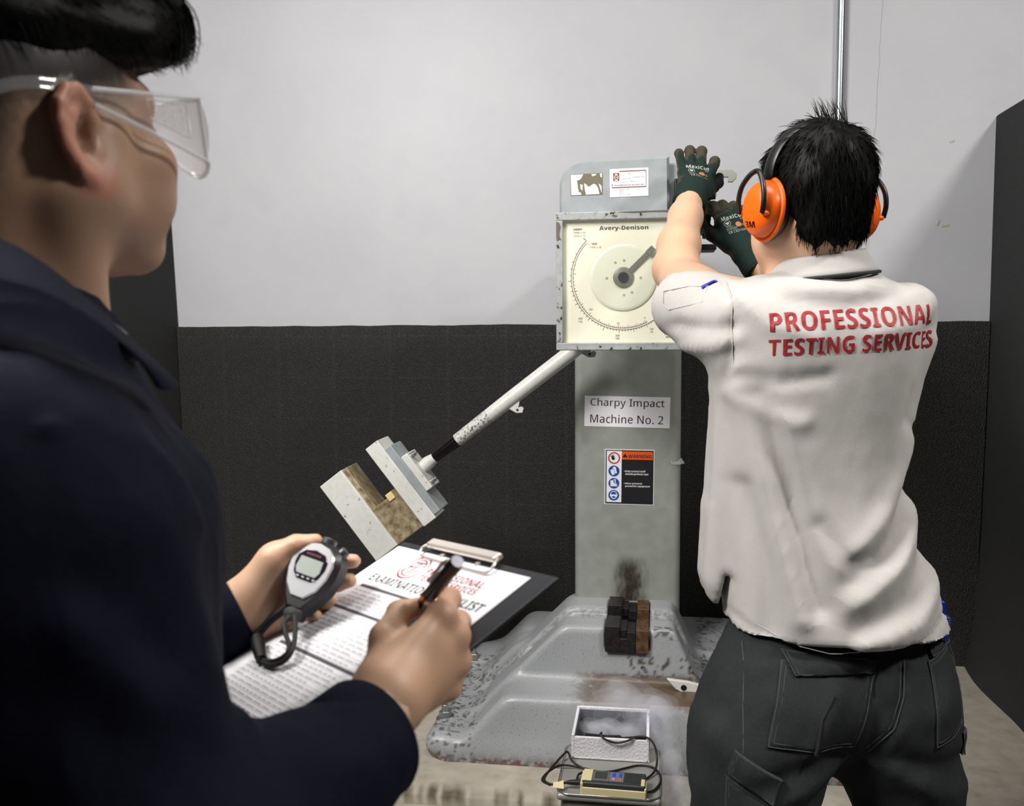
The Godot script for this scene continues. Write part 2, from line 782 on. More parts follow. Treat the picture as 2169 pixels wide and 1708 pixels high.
	func run() -> void:
		lo = Vector3(1e9, 1e9, 1e9)
		hi = -lo
		for p in prims:
			if p.op == 0:
				lo = lo.min(p.lo)
				hi = hi.max(p.hi)
		lo = lo.max(cut_lo) - Vector3.ONE * cell * 2.5
		hi = hi.min(cut_hi) + Vector3.ONE * cell * 2.5
		var B := 4
		var nb := Vector3i(((hi - lo) / (cell * B)).ceil())
		var nx := nb.x * B + 1
		var ny := nb.y * B + 1
		var nz := nb.z * B + 1
		var sy := nx
		var sz := nx * ny
		var val := PackedFloat32Array()
		val.resize(nx * ny * nz)
		val.fill(1e9)
		var R := cell * B * 0.5 * sqrt(3.0)
		var active: Array[Vector3i] = []
		# coarse blocks first, then the small ones inside those the surface comes near
		var C := 4
		var RC := R * C
		var few: Array[Prim] = []
		for bz in range(0, nb.z, C):
			for by in range(0, nb.y, C):
				for bx in range(0, nb.x, C):
					var cc := lo + Vector3(bx + C * 0.5, by + C * 0.5, bz + C * 0.5) * (cell * B)
					if absf(value(cc, prims)) > RC * slack + 0.02:
						continue
					var best := 1e9
					var ds := PackedFloat32Array()
					for p in prims:
						var v := p.d(cc)
						ds.append(v)
						if p.op == 0:
							best = minf(best, v)
					few = []
					for i in prims.size():
						var p := prims[i]
						if p.op == 0 and ds[i] < best + RC * 2.6 + p.k or p.op != 0:
							few.append(p)
					for z in range(bz, mini(bz + C, nb.z)):
						for y in range(by, mini(by + C, nb.y)):
							for x in range(bx, mini(bx + C, nb.x)):
								var c := lo + Vector3(x + 0.5, y + 0.5, z + 0.5) * (cell * B)
								if absf(value(c, few)) > R * slack + 0.004:
									continue
								active.append(Vector3i(x, y, z))
								for kk in B + 1:
									for jj in B + 1:
										var row := ((z * B + kk) * ny + y * B + jj) * nx + x * B
										for ii in B + 1:
											if val[row + ii] > 1e8:
												val[row + ii] = value(lo + Vector3(x * B + ii, y * B + jj, z * B + kk) * cell, few)
		var ids := {}
		var cells: Array[int] = []
		var verts := PackedVector3Array()
		var off := PackedInt32Array([0, 1, sy, sy + 1, sz, sz + 1, sz + sy, sz + sy + 1])
		var corner: Array[Vector3] = [Vector3(0, 0, 0), Vector3(1, 0, 0), Vector3(0, 1, 0), Vector3(1, 1, 0), Vector3(0, 0, 1), Vector3(1, 0, 1), Vector3(0, 1, 1), Vector3(1, 1, 1)]
		var ea := PackedInt32Array([0, 2, 4, 6, 0, 1, 4, 5, 0, 1, 2, 3])
		var eb := PackedInt32Array([1, 3, 5, 7, 2, 3, 6, 7, 4, 5, 6, 7])
		for b in active:
			for kk in B:
				for jj in B:
					var row := ((b.z * B + kk) * ny + b.y * B + jj) * nx + b.x * B
					for ii in B:
						var o := row + ii
						var inside := 0
						for e in 8:
							if val[o + off[e]] < 0.0:
								inside += 1
						if inside == 0 or inside == 8:
							continue
						var sum := Vector3.ZERO
						var cnt := 0
						for e in 12:
							var va := val[o + off[ea[e]]]
							var vb := val[o + off[eb[e]]]
							if (va < 0.0) != (vb < 0.0):
								sum += corner[ea[e]].lerp(corner[eb[e]], va / (va - vb))
								cnt += 1
						ids[o] = verts.size()
						cells.append(o)
						verts.append(lo + (Vector3(b.x * B + ii, b.y * B + jj, b.z * B + kk) + sum / cnt) * cell)
		var ix := PackedInt32Array()
		var st := PackedInt32Array([1, sy, sz])
		for o in cells:
			var va := val[o]
			for ax in 3:
				var vb := val[o + st[ax]]
				if (va < 0.0) == (vb < 0.0):
					continue
				var u := st[(ax + 1) % 3]
				var w := st[(ax + 2) % 3]
				if not (ids.has(o - u) and ids.has(o - w) and ids.has(o - u - w)):
					continue
				var p0: int = ids[o]
				var p1: int = ids[o - u]
				var p2: int = ids[o - u - w]
				var p3: int = ids[o - w]
				if va < 0.0:
					ix.append_array(PackedInt32Array([p0, p2, p1, p0, p3, p2]))
				else:
					ix.append_array(PackedInt32Array([p0, p1, p2, p0, p2, p3]))
		var nrm := normals(verts, ix)
		if shift.is_valid():
			for i in verts.size():
				verts[i] += nrm[i] * float(shift.call(verts[i], nrm[i]))
			nrm = normals(verts, ix)
		geo.v = verts
		geo.n = nrm
		geo.ix = ix
		geo.uv.resize(verts.size())
		geo.c.resize(verts.size())
		geo.c.fill(Color.WHITE)
		if tint.is_valid():
			for i in verts.size():
				geo.c[i] = tint.call(verts[i], nrm[i])

	func normals(verts: PackedVector3Array, ix: PackedInt32Array) -> PackedVector3Array:
		var nrm := PackedVector3Array()
		nrm.resize(verts.size())
		for i in range(0, ix.size(), 3):
			var a := verts[ix[i]]
			var g := (verts[ix[i + 2]] - a).cross(verts[ix[i + 1]] - a)
			nrm[ix[i]] += g
			nrm[ix[i + 1]] += g
			nrm[ix[i + 2]] += g
		for i in nrm.size():
			nrm[i] = nrm[i].normalized()
		return nrm


var fields := {}
var waiting := []

func field(called: String, cell: float) -> Field:
	var f := Field.new()
	f.cell = cell
	fields[called] = f
	return f


func run_field(called: String) -> void:
	fields[called].run()


func finish_fields() -> void:
	for id in waiting:
		WorkerThreadPool.wait_for_task_completion(id)
	waiting.clear()


func start_fields() -> void:
	base_field()
	observer_fields()
	worker_fields()
	for called in fields:
		waiting.append(WorkerThreadPool.add_task(run_field.bind(called), true))

# ---------------------------------------------------------------- shared materials

var M := {}

func make_materials() -> void:
	var fine := noise_tex(0.02, 0, 3, [], 512, 3)
	var peel := noise_tex(0.06, 0, 2, [], 512, 5)
	var grain := noise_tex(0.09, 1, 2, [], 512, 7)
	M.fine = fine
	M.grain = grain
	# white gloss wall paint with brush ripple and a few grey scuffs
	var wall_tint := noise_tex(0.004, 0, 5, [0.0, Color(0.825, 0.825, 0.835), 0.45, Color(0.84, 0.84, 0.85), 0.72, Color(0.85, 0.85, 0.855), 0.9, Color(0.835, 0.835, 0.845)], 1024, 11)
	M.wall = surf(mat(Color(0.85, 0.855, 0.87), 0.42, 0.0, 0.34), wall_tint, 0.5, peel, 0.05)
	# black foam: open grain, faint bands from slicing
	var foam_tint := noise_tex(0.12, 0, 3, [0.0, Color(0.10, 0.10, 0.10), 0.5, Color(0.19, 0.19, 0.19), 0.66, Color(0.24, 0.24, 0.24), 0.8, Color(0.42, 0.42, 0.42)], 1024, 21)
	M.foam = surf(mat(Color(0.78, 0.78, 0.78), 0.5, 0.0, 0.45), foam_tint, 5.0, grain, 0.45)
	M.foam.uv1_scale = Vector3(5.0, 7.0, 5.0)
	var foam_dark := noise_tex(0.1, 0, 3, [0.0, Color(0.16, 0.16, 0.16), 0.5, Color(0.235, 0.235, 0.235), 0.8, Color(0.32, 0.32, 0.32)], 1024, 23)
	M.foam_side = surf(mat(Color(0.88, 0.88, 0.89), 0.8, 0.0, 0.25), foam_dark, 5.0, grain, 0.15)
	# concrete with stains
	var conc := noise_tex(0.012, 0, 6, [0.0, Color(0.60, 0.575, 0.53), 0.3, Color(0.655, 0.635, 0.595), 0.5, Color(0.67, 0.65, 0.615), 0.8, Color(0.70, 0.68, 0.645), 1.0, Color(0.665, 0.64, 0.60)], 1024, 31)
	M.concrete = surf(mat(Color(0.98, 0.97, 0.95), 0.75, 0.0, 0.4), conc, 1.1, fine, 0.12)
	var conc2 := noise_tex(0.006, 0, 5, [0.0, Color(0.36, 0.36, 0.36), 1.0, Color(0.5, 0.5, 0.49)], 512, 33)
	M.floor_low = surf(mat(Color(1, 1, 1), 0.8), conc2, 0.5, fine, 0.2)
	var wood := noise_tex(0.01, 0, 5, [0.0, Color(0.42, 0.39, 0.35), 0.5, Color(0.58, 0.55, 0.50), 1.0, Color(0.68, 0.66, 0.61)], 512, 35)
	M.timber = surf(mat(Color(1, 1, 1), 0.8), wood, 1.0, fine, 0.2)
	M.timber.uv1_scale = Vector3(0.6, 9.0, 5.0)
	M.ceiling = mat(Color(0.55, 0.55, 0.55), 0.9)
	M.hall = mat(Color(0.22, 0.22, 0.23), 0.9)
	M.steel = mat(Color(0.66, 0.68, 0.70), 0.28, 0.9)
	M.zinc = surf(mat(Color(0.62, 0.63, 0.62), 0.42, 0.85), null, 1.0)
	# grey machine enamel with chips
	var paint := noise_tex(0.012, 0, 5, [0.0, Color(0.565, 0.58, 0.58), 0.5, Color(0.60, 0.615, 0.615), 1.0, Color(0.635, 0.645, 0.645)], 1024, 41)
	M.paint = surf(mat(Color(0.96, 0.98, 1.0), 0.36, 0.0, 0.5), paint, 1.4, fine, 0.03)
	M.paint.vertex_color_use_as_albedo = true
	var specks := noise_tex(0.07, 0, 3, [0.0, Color(0.17, 0.15, 0.13), 0.155, Color(0.24, 0.22, 0.2), 0.17, Color(0.585, 0.60, 0.60), 0.6, Color(0.61, 0.62, 0.625), 1.0, Color(0.64, 0.65, 0.65)], 1024, 59)
	M.cast_paint = surf(mat(Color(0.985, 0.985, 1.0), 0.36, 0.0, 0.5), specks, 2.2, fine, 0.05)
	M.cast_paint.vertex_color_use_as_albedo = true
	M.olive_paint = M.paint.duplicate()
	M.olive_paint.albedo_color = Color(0.92, 0.925, 0.885)
	var worn := noise_tex(0.05, 0, 4, [0.0, Color(0.13, 0.12, 0.12), 0.33, Color(0.2, 0.19, 0.19), 0.35, Color(0.74, 0.74, 0.73), 1.0, Color(0.84, 0.84, 0.83)], 512, 57)
	M.worn_paint = surf(mat(Color(1, 1, 1), 0.35), worn, 4.0)
	var chips := noise_tex(0.025, 0, 5, [0.0, Color(0.16, 0.14, 0.12), 0.20, Color(0.24, 0.22, 0.2), 0.21, Color(0.585, 0.60, 0.60), 0.55, Color(0.62, 0.635, 0.635), 1.0, Color(0.65, 0.66, 0.66)], 1024, 43)
	M.chipped = surf(mat(Color(1, 1, 1), 0.36, 0.0, 0.5), chips, 1.7, fine, 0.08)
	M.chipped.vertex_color_use_as_albedo = true
	var bright := noise_tex(0.03, 0, 5, [0.0, Color(0.33, 0.29, 0.22), 0.13, Color(0.6, 0.58, 0.52), 0.17, Color(0.80, 0.80, 0.78), 1.0, Color(0.84, 0.84, 0.83)], 512, 45)
	M.light_paint = surf(mat(Color(1, 1, 1), 0.32, 0.0, 0.5), bright, 3.0)
	var rusty := noise_tex(0.03, 0, 5, [0.0, Color(0.34, 0.28, 0.20), 0.3, Color(0.50, 0.44, 0.33), 0.6, Color(0.60, 0.55, 0.44), 1.0, Color(0.72, 0.69, 0.62)], 512, 47)
	M.rusty = surf(mat(Color(1, 1, 1), 0.45, 0.1), rusty, 2.5)
	var black_steel := noise_tex(0.03, 0, 5, [0.0, Color(0.12, 0.11, 0.11), 1.0, Color(0.24, 0.23, 0.23)], 512, 49)
	M.black_steel = surf(mat(Color(1, 1, 1), 0.38, 0.55), black_steel, 4.0)
	M.rust_block = surf(mat(Color(0.62, 0.50, 0.42), 0.55, 0.3), rusty, 2.5)
	M.dark = mat(Color(0.05, 0.05, 0.055), 0.5)
	M.rubber = mat(Color(0.05, 0.05, 0.05), 0.55)
	M.white_paper = mat(Color(0.90, 0.90, 0.92), 0.6)
	M.ink = mat(Color(0.07, 0.07, 0.09), 0.7)
	M.red_ink = mat(Color(0.50, 0.10, 0.12), 0.7)


# ---------------------------------------------------------------- the room

func room() -> void:
	var w := Geo.new()
	w.box(Vector3(0, 1.4, -0.1), Vector3(8.2, 3.5, 0.2), 0.005)
	struct("wall_back", w, M.wall)
	struct("ceiling", Geo.new().box(Vector3(0, CEILING + 0.1, 3.0), Vector3(8.4, 0.2, 6.6), 0.005), M.ceiling)
	struct("wall_left", Geo.new().box(Vector3(-4.1, 1.4, 3.0), Vector3(0.2, 3.5, 6.4), 0.005), M.hall)
	struct("wall_right", Geo.new().box(Vector3(4.1, 1.4, 3.0), Vector3(0.2, 3.5, 6.4), 0.005), M.hall)
	struct("wall_front", Geo.new().box(Vector3(0, 1.4, 6.1), Vector3(8.4, 3.5, 0.2), 0.005), M.hall)
	struct("floor", Geo.new().box(Vector3(0, -0.25, 3.0), Vector3(8.4, 0.2, 6.6), 0.005), M.floor_low)
	# the concrete plinth the tester is bolted to; its front edge is crumbled
	var rough := FastNoiseLite.new()
	rough.seed = 5
	rough.frequency = 9.0
	var g := Geo.new()
	g.grid(700, 13, func(u: float, v: float) -> Vector3:
		var x := lerpf(-4.0, 4.0, u)
		var chip := absf(rough.get_noise_2d(x * 2.0, 3.0)) * 0.035 + absf(rough.get_noise_2d(x * 9.0, 7.0)) * 0.012
		if v < 0.6:
			return Vector3(x, 0.0, lerpf(0.0, 1.045 - chip, v / 0.6))
		if v < 0.8:
			var t := (v - 0.6) / 0.2
			return Vector3(x, -0.014 * t * t - 0.006 * t * absf(rough.get_noise_2d(x * 11.0, 1.0)), lerpf(1.045 - chip, 1.062, t))
		return Vector3(x, lerpf(-0.014, -0.15, (v - 0.8) / 0.2), 1.063))
	for i in g.v.size():
		var p := g.v[i]
		if p.z > 1.028 and p.y > -0.03:
			var d := smoothstep(-0.15, 0.35, rough.get_noise_2d(p.x * 2.5, 17.0) + 0.5 * rough.get_noise_2d(p.x * 10.0, 5.0))
			g.c[i] = Color(1, 1, 1).lerp(Color(0.26, 0.22, 0.17), d)
	M.concrete.vertex_color_use_as_albedo = true
	struct("floor", g, M.concrete)
	struct("trim_1", Geo.new().box(Vector3(0, -0.088, 1.075), Vector3(8.0, 0.125, 0.03), 0.004), M.timber)

	# black foam lining
	var back := Geo.new()
	back.grid(120, 12, func(u: float, v: float) -> Vector3:
		var down := clampf(v, 0.0, 1.0)
		var x := lerpf(lerpf(-1.667, -1.640, down), lerpf(1.029, 0.987 if v > 0.95 else 1.012, down), u)
		var top := 1.1 + 0.003 * rough.get_noise_2d(x * 0.6, 20.0)
		if v < 0.1:
			return Vector3(x, top, lerpf(0.001, 0.024, v / 0.09))
		return Vector3(x, lerpf(top, 0.0, (v - 0.0909) / 0.9091), 0.025 + 0.003 * rough.get_noise_2d(x * 0.15, 40.0 + v)))
	tag(obj("foam_sheet", back, M.foam), "long black foam sheet lining the lower half of the white back wall", "foam panel")
	var lp := PackedVector2Array([Vector2(-1.69, 1.73), Vector2(-1.668, 1.1), Vector2(-1.655, 0.5), Vector2(-1.64, 0.0), Vector2(-1.80, 0.0), Vector2(-1.82, 1.73)])
	tag(obj("foam_partition", Geo.new().extrude(lp, 1.45, Transform3D(Basis.IDENTITY, Vector3(0, 0, 1.45)), 0.006), M.foam_side), "tall black foam panel on the side of the bay behind the man in navy", "foam panel")
	var rg := Geo.new()
	rg.grid(40, 40, func(u: float, v: float) -> Vector3:
		# across the face from its top back edge: inner face, then the top and the outer face
		var z := lerpf(0.0, 1.6, v)
		var wave := 0.006 * rough.get_noise_2d(z * 0.35, 60.0)
		var flare := sin(z * 9.0) * 0.012 + 0.012
		var pts := [Vector2(1.0 - flare - z * 0.03, 0.0), Vector2(1.012 - flare * 0.4 - z * 0.02, 0.12), Vector2(1.022 + wave, 0.4), Vector2(1.031 + wave, 1.1), Vector2(1.03 + wave, 1.724), Vector2(1.036, 1.73), Vector2(1.15, 1.73), Vector2(1.157, 1.72), Vector2(1.16, 0.0)]
		var f := u * (pts.size() - 1)
		var k := mini(int(f), pts.size() - 2)
		var p: Vector2 = pts[k].lerp(pts[k + 1], f - k)
		return Vector3(p.x, p.y, z))
	rg.extrude(PackedVector2Array([Vector2(1.0, 0), Vector2(1.03, 1.1), Vector2(1.03, 1.728), Vector2(1.16, 1.728), Vector2(1.16, 0)]), 0.01, Transform3D(Basis.IDENTITY, Vector3(0, 0, 1.6)))
	tag(obj("foam_partition", rg, M.foam_side), "tall black foam panel standing at the side beyond the man in the polo shirt", "foam panel")

	# steel conduit up the wall
	var c := thing("conduit", "thin galvanised steel conduit running up the white wall above the polo shirt wearer's head", "pipe", Vector3(0.565, 1.1, 0.014))
	obj("tube", Geo.new().tube([Vector3(0.565, 1.1, 0.015), Vector3(0.567, CEILING, 0.015)], 0.0125, 20), M.steel, c)
	for y in [1.45, 2.5]:
		var cl := Geo.new().tube([Vector3(0.548, y, 0.004), Vector3(0.553, y, 0.02), Vector3(0.567, y, 0.03), Vector3(0.581, y, 0.02), Vector3(0.586, y, 0.004)], 0.003, 8)
		obj("clip", cl, M.steel, c)
	# scraps of old tape and a hairline crack on the wall
	for s in [[Vector3(0.871, 1.407, 0.0), 1.2, 0.020], [Vector3(0.893, 1.398, 0.0), 0.1, 0.022], [Vector3(0.905, 1.655, 0.0), 0.3, 0.014]]:
		var xf := Transform3D(Basis(Vector3(0, 0, 1), s[1]), s[0] + Vector3(0, 0, 0.0008))
		var o := obj("tape_scrap", Geo.new().rbox(xf, Vector3(s[2] * 0.5, 0.0035, 0.0008), 0.0006, 1), mat(Color(0.68, 0.66, 0.6), 0.7))
		tag(o, ["upright scrap of old tape on the white wall", "level scrap of old tape on the white wall", "small fleck of old tape high on the wall by the foam corner"][[1.2, 0.1, 0.3].find(s[1])], "tape", "")
	var crack := Geo.new()
	var pl := Transform3D(Basis.IDENTITY, Vector3(0, 0, 0.0006))
	var pts := []
	for k in 60:
		var y := lerpf(1.1, 2.2, k / 59.0)
		pts.append(Vector2(0.655 + 0.036 * (y - 1.1) + rough.get_noise_2d(y * 3.0, 90.0) * 0.006, y))
	stroke(crack, pl, pts, 0.0011)
	var ck := obj("crack", crack, mat(Color(0.62, 0.62, 0.62), 0.8), get_node("wall_back"))

# ---------------------------------------------------------------- the impact tester

var wear := FastNoiseLite.new()

func trapezoid(x0: float, x1: float, x2: float, x3: float, y0: float, y1: float, z0: float, z1: float, lean := 0.0) -> Array:
	# base from x0 to x3 at y0, top from x1 to x2 at y1, between z0 and z1; the front leans back
	return [
		[Vector3(-(y1 - y0), x1 - x0, 0), Vector3(x0, y0, 0)], [Vector3(y1 - y0, x3 - x2, 0), Vector3(x3, y0, 0)],
		[Vector3.UP, Vector3(0, y1, 0)], [Vector3.DOWN, Vector3(0, -0.02, 0)],
		[Vector3(0, lean, 1), Vector3(0, y0, z1)], [Vector3(0, 0, -1), Vector3(0, 0, z0)]]


func base_field() -> void:
	wear.seed = 9
	wear.frequency = 22.0
	wear.fractal_octaves = 4
	var f := field("base", 0.0068)
	var big := Vector3(0.6, 0.4, 1.0)
	# flange with rounded pads
	f.block(Transform3D(Basis.IDENTITY, Vector3(-0.07, 0.026, 0.5)), Vector3(0.495, 0.03, 0.375), 0.028, 0.0)
	f.block(Transform3D(Basis.IDENTITY, Vector3(-0.535, 0.034, 0.79)), Vector3(0.04, 0.03, 0.1), 0.028, 0.02)
	f.block(Transform3D(Basis.IDENTITY, Vector3(-0.535, 0.034, 0.26)), Vector3(0.04, 0.03, 0.1), 0.028, 0.02)
	# lower front tier, rear block
	f.solid(trapezoid(-0.485, -0.372, 0.325, 0.435, 0.045, 0.167, 0.5, 0.885, 0.14), 0.022, -big, big, 0.035)
	f.solid(trapezoid(-0.51, -0.392, 0.28, 0.36, 0.05, 0.172, 0.15, 0.5), 0.02, -big, big, 0.04)
	# upper hump: two cheeks and the lower middle between them
	f.solid(trapezoid(-0.475, -0.237, 0.055, 0.165, 0.07, 0.309, 0.63, 0.742, 0.06), 0.016, -big, big, 0.026)
	f.solid(trapezoid(-0.475, -0.237, 0.055, 0.165, 0.07, 0.309, 0.40, 0.558), 0.018, -big, big, 0.03)
	f.solid(trapezoid(-0.462, -0.222, 0.04, 0.15, 0.055, 0.286, 0.5, 0.68), 0.012, -big, big, 0.012)
	# pocket for the anvils
	f.block(Transform3D(Basis.IDENTITY, Vector3(-0.067, 0.45, 0.66)), Vector3(0.0575, 0.2, 0.2), 0.004, 0.003, 1)
	f.cut_lo = Vector3(-0.62, -0.004, 0.1)
	f.tint = func(p: Vector3, n: Vector3) -> Color:
		var c := Vector3(1, 1, 1)
		# flaked paint on the pads, the groove and the hump's edges; rust along the ledge
		var w := wear.get_noise_3d(p.x * 2.2, p.y * 2.2, p.z * 2.2)
		var fine := wear.get_noise_3d(p.x * 3.0 + 5.0, p.y * 3.0, p.z * 3.0)
		var flake := 0.0
		if p.x < -0.44 and p.z > 0.3:
			flake = maxf(smoothstep(0.34, 0.42, fine + (0.03 if p.y > 0.05 else -0.1)) * 0.8, smoothstep(0.23, 0.31, w + fine * 0.4 + clampf((-0.49 - p.x) * 1.5, -0.25, 0.10)))
		if p.y > 0.09 and p.z > 0.55 and p.z < 0.64:
			flake = maxf(flake, 0.55 * smoothstep(-0.25, 0.2, fine))
		if p.x > 0.13 and p.z < 0.74:
			flake = maxf(flake, smoothstep(0.2, 0.3, w + fine * 0.6))
		var ledge := 1.0 - smoothstep(0.006, 0.03, absf(p.y - 0.172)) 
		if p.z > 0.70 and p.x > -0.24 and p.x < 0.16:
			var reach := smoothstep(-0.25, -0.12, p.x) * (1.0 - smoothstep(0.1, 0.16, p.x))
			var rust := smoothstep(0.1, 0.4, ledge * reach * 0.75 + w * 0.7 + fine * 0.3)
			c = c.lerp(Vector3(0.30, 0.20, 0.12), rust * reach * ledge)
			if p.y > 0.17 and p.y < 0.235 and p.x > -0.08:
				c = c.lerp(Vector3(0.26, 0.21, 0.17), smoothstep(0.2, 0.26, w + fine * 0.45))
		if p.x > 0.0 and p.z > 0.70 and p.y > 0.285 and p.x < 0.05:
			flake = maxf(flake, smoothstep(0.05, 0.2, fine + 0.05))
		c = c.lerp(Vector3(0.16, 0.145, 0.12), clampf(flake, 0.0, 1.0) * 0.85)
		# grime where the casting meets the concrete
		c = c.lerp(Vector3(0.42, 0.38, 0.33), (1.0 - smoothstep(0.0, 0.035, p.y)) * smoothstep(-0.3, 0.3, w + 0.1))
		if p.y < 0.012 and fine > 0.1:
			c = Vector3(0.5, 0.2, 0.2)
		return Color(c.x, c.y, c.z)


func tester() -> void:
	var t := thing("impact_tester", "grey enamelled pendulum impact tester with square cream dial on a sloping cast base", "impact tester", Vector3(-0.075, 0, 0.45))

	# column
	var col := Geo.new().rbox(Transform3D(Basis.IDENTITY, Vector3(-0.0755, 0.75, 0.30)), Vector3(0.1505, 0.62, 0.16), 0.022, 5)
	obj("column", col, M.olive_paint, t)

	# housing above the dial: a plate with one round shoulder
	var out := PackedVector2Array()
	for k in 9:
		var a := PI - PI / 2.0 * k / 8.0
		out.append(Vector2(-0.170 + cos(a) * 0.062, 1.435 + sin(a) * 0.062))
	out.append_array(PackedVector2Array([Vector2(0.032, 1.500), Vector2(0.034, 1.366), Vector2(-0.232, 1.366)]))
	obj("housing", Geo.new().extrude(out, 0.32, Transform3D(Basis.IDENTITY, Vector3(0, 0, 0.815)), 0.006), M.paint, t)
	var side := Geo.new().box(Vector3(0.05, 1.425, 0.66), Vector3(0.045, 0.125, 0.26), 0.006)
	obj("housing_end", side, M.paint, t)

	# dial case and frame
	obj("dial_case", Geo.new().box(Vector3(-0.0755, 1.203, 0.735), Vector3(0.314, 0.322, 0.17), 0.008), M.paint, t)
	var fr := Geo.new()
	fr.box(Vector3(-0.0755, 1.3585, 0.835), Vector3(0.323, 0.0195, 0.034), 0.003)
	fr.box(Vector3(-0.0755, 1.0455, 0.835), Vector3(0.323, 0.0185, 0.034), 0.003)
	fr.box(Vector3(-0.2285, 1.202, 0.8342), Vector3(0.0165, 0.296, 0.034), 0.003)
	fr.box(Vector3(0.0775, 1.202, 0.8342), Vector3(0.0165, 0.296, 0.034), 0.003)
	var frame := obj("dial_frame", fr, M.chipped, t)
	var fz := Transform3D(Basis.IDENTITY, Vector3(0, 0, 0.8526))
	for poly in [
		[Vector2(-0.2362, 1.346), Vector2(-0.229, 1.344), Vector2(-0.226, 1.334), Vector2(-0.229, 1.318), Vector2(-0.227, 1.306), Vector2(-0.234, 1.300), Vector2(-0.2362, 1.306)],
		[Vector2(-0.095, 1.3665), Vector2(-0.06, 1.3668), Vector2(-0.02, 1.3672), Vector2(0.03, 1.3675), Vector2(0.03, 1.363), Vector2(-0.01, 1.364), Vector2(-0.05, 1.3625), Vector2(-0.075, 1.3645)],
		[Vector2(-0.105, 1.357), Vector2(-0.098, 1.360), Vector2(-0.088, 1.357), Vector2(-0.094, 1.353)]]:
		var bare := Geo.new()
		flat_poly(bare, fz, poly)
		obj("bare_patch", bare, mat(Color(0.36, 0.34, 0.30), 0.6), frame)
	dial(t)
	pendulum(t)

	# release latch at the far end of the housing
	var latch := Geo.new()
	latch.box(Vector3(0.075, 1.42, 0.74), Vector3(0.05, 0.10, 0.10), 0.005)
	latch.box(Vector3(0.062, 1.425, 0.80), Vector3(0.035, 0.045, 0.02), 0.004)
	latch.box(Vector3(0.105, 1.33, 0.73), Vector3(0.05, 0.018, 0.10), 0.003)
	latch.box(Vector3(0.11, 1.285, 0.73), Vector3(0.075, 0.014, 0.10), 0.003)
	latch.box(Vector3(0.125, 1.375, 0.73), Vector3(0.018, 0.13, 0.05), 0.004)
	latch.tube([Vector3(0.09, 1.40, 0.82), Vector3(0.14, 1.405, 0.825)], 0.012, 14)
	obj("release_latch", latch, M.black_steel, t)
	var hook := PackedVector2Array([Vector2(0.08, 1.458), Vector2(0.08, 1.478), Vector2(0.188, 1.479), Vector2(0.198, 1.470), Vector2(0.198, 1.458), Vector2(0.190, 1.449), Vector2(0.178, 1.449), Vector2(0.178, 1.461), Vector2(0.150, 1.462), Vector2(0.148, 1.455)])
	obj("release_hook", Geo.new().extrude(hook, 0.012, Transform3D(Basis.IDENTITY, Vector3(0, 0, 0.712)), 0.001), M.olive_paint, t)

	# base
	obj("base", fields["base"].geo, M.cast_paint, t)
	for p in [Vector3(-0.543, 0.058, 0.775), Vector3(-0.552, 0.058, 0.335), Vector3(0.40, 0.055, 0.335)]:
		var b := Geo.new()
		b.lathe([Vector2(0.0, 0.006), Vector2(0.023, 0.006), Vector2(0.0245, 0.004), Vector2(0.0245, 0.0), Vector2(0.0, 0.0)], 28, Transform3D(Basis.IDENTITY, p))
		var hex := PackedVector2Array()
		for k in 6:
			hex.append(Vector2(cos(TAU * k / 6 + 0.3), sin(TAU * k / 6 + 0.3)) * 0.0165)
		b.extrude(hex, 0.019, Transform3D(Basis(Vector3.RIGHT, -PI / 2), p + Vector3(0, 0.025, 0)), 0.0015)
		b.lathe([Vector2(0.0, 0.042), Vector2(0.008, 0.042), Vector2(0.0095, 0.040), Vector2(0.0095, 0.02)], 18, Transform3D(Basis.IDENTITY, p))
		obj("anchor_bolt", b, M.zinc, t)
	# anvils: a front and a rear set of three blocks
	for s in 2:
		var z0: float = [0.648, 0.468][s]
		var z1: float = [0.744, 0.556][s]
		var zc := (z0 + z1) * 0.5
		var d := z1 - z0
		var low: float = [0.248, 0.27][s]
		var lft := Geo.new().box(Vector3(-0.1045, (low + 0.312) * 0.5 + 0.004, zc), Vector3(0.038, 0.316 - low, d), 0.002)
		if s == 0:
			lft.box(Vector3(-0.066, 0.267, zc - 0.002), Vector3(0.044, 0.038, d), 0.002)
		obj("anvil_block", lft, M.black_steel, t)
		var mid := Geo.new()
		mid.box(Vector3(-0.077, 0.296, zc - 0.006), Vector3(0.019, 0.022, d - 0.014), 0.0015)
		mid.box(Vector3(-0.056, 0.292, zc + 0.002), Vector3(0.022, 0.024, d - 0.006), 0.0015)
		obj("specimen_support", mid, M.black_steel, t)
		var rgt := Geo.new().box(Vector3(-0.0275, (low + 0.31) * 0.5, zc), Vector3(0.033, 0.31 - low, d), 0.002)
		rgt.lathe([Vector2(0.0, 0.0025), Vector2(0.007, 0.0025), Vector2(0.008, 0.0)], 14, Transform3D(Basis.IDENTITY, Vector3(-0.026, 0.3095, zc + 0.01)))
		obj("clamp_block", rgt, M.rust_block, t)
	obj("specimen_rail", Geo.new().box(Vector3(-0.075, 0.258, 0.60), Vector3(0.11, 0.012, 0.09), 0.002), M.dark, t)
	obj("grub_screw", Geo.new().lathe([Vector2(0.0, 0.001), Vector2(0.003, 0.001), Vector2(0.0045, 0.003), Vector2(0.0055, 0.003), Vector2(0.006, 0.0)], 16, Transform3D(Basis(Vector3.RIGHT, PI / 2), Vector3(-0.026, 0.212, 0.7435))), M.steel, t)
	# brake lever at the foot
	var lev := PackedVector2Array([Vector2(0.036, 0.196), Vector2(0.09, 0.191), Vector2(0.16, 0.176), Vector2(0.24, 0.166), Vector2(0.24, 0.14), Vector2(0.15, 0.149), Vector2(0.075, 0.163), Vector2(0.056, 0.172)])
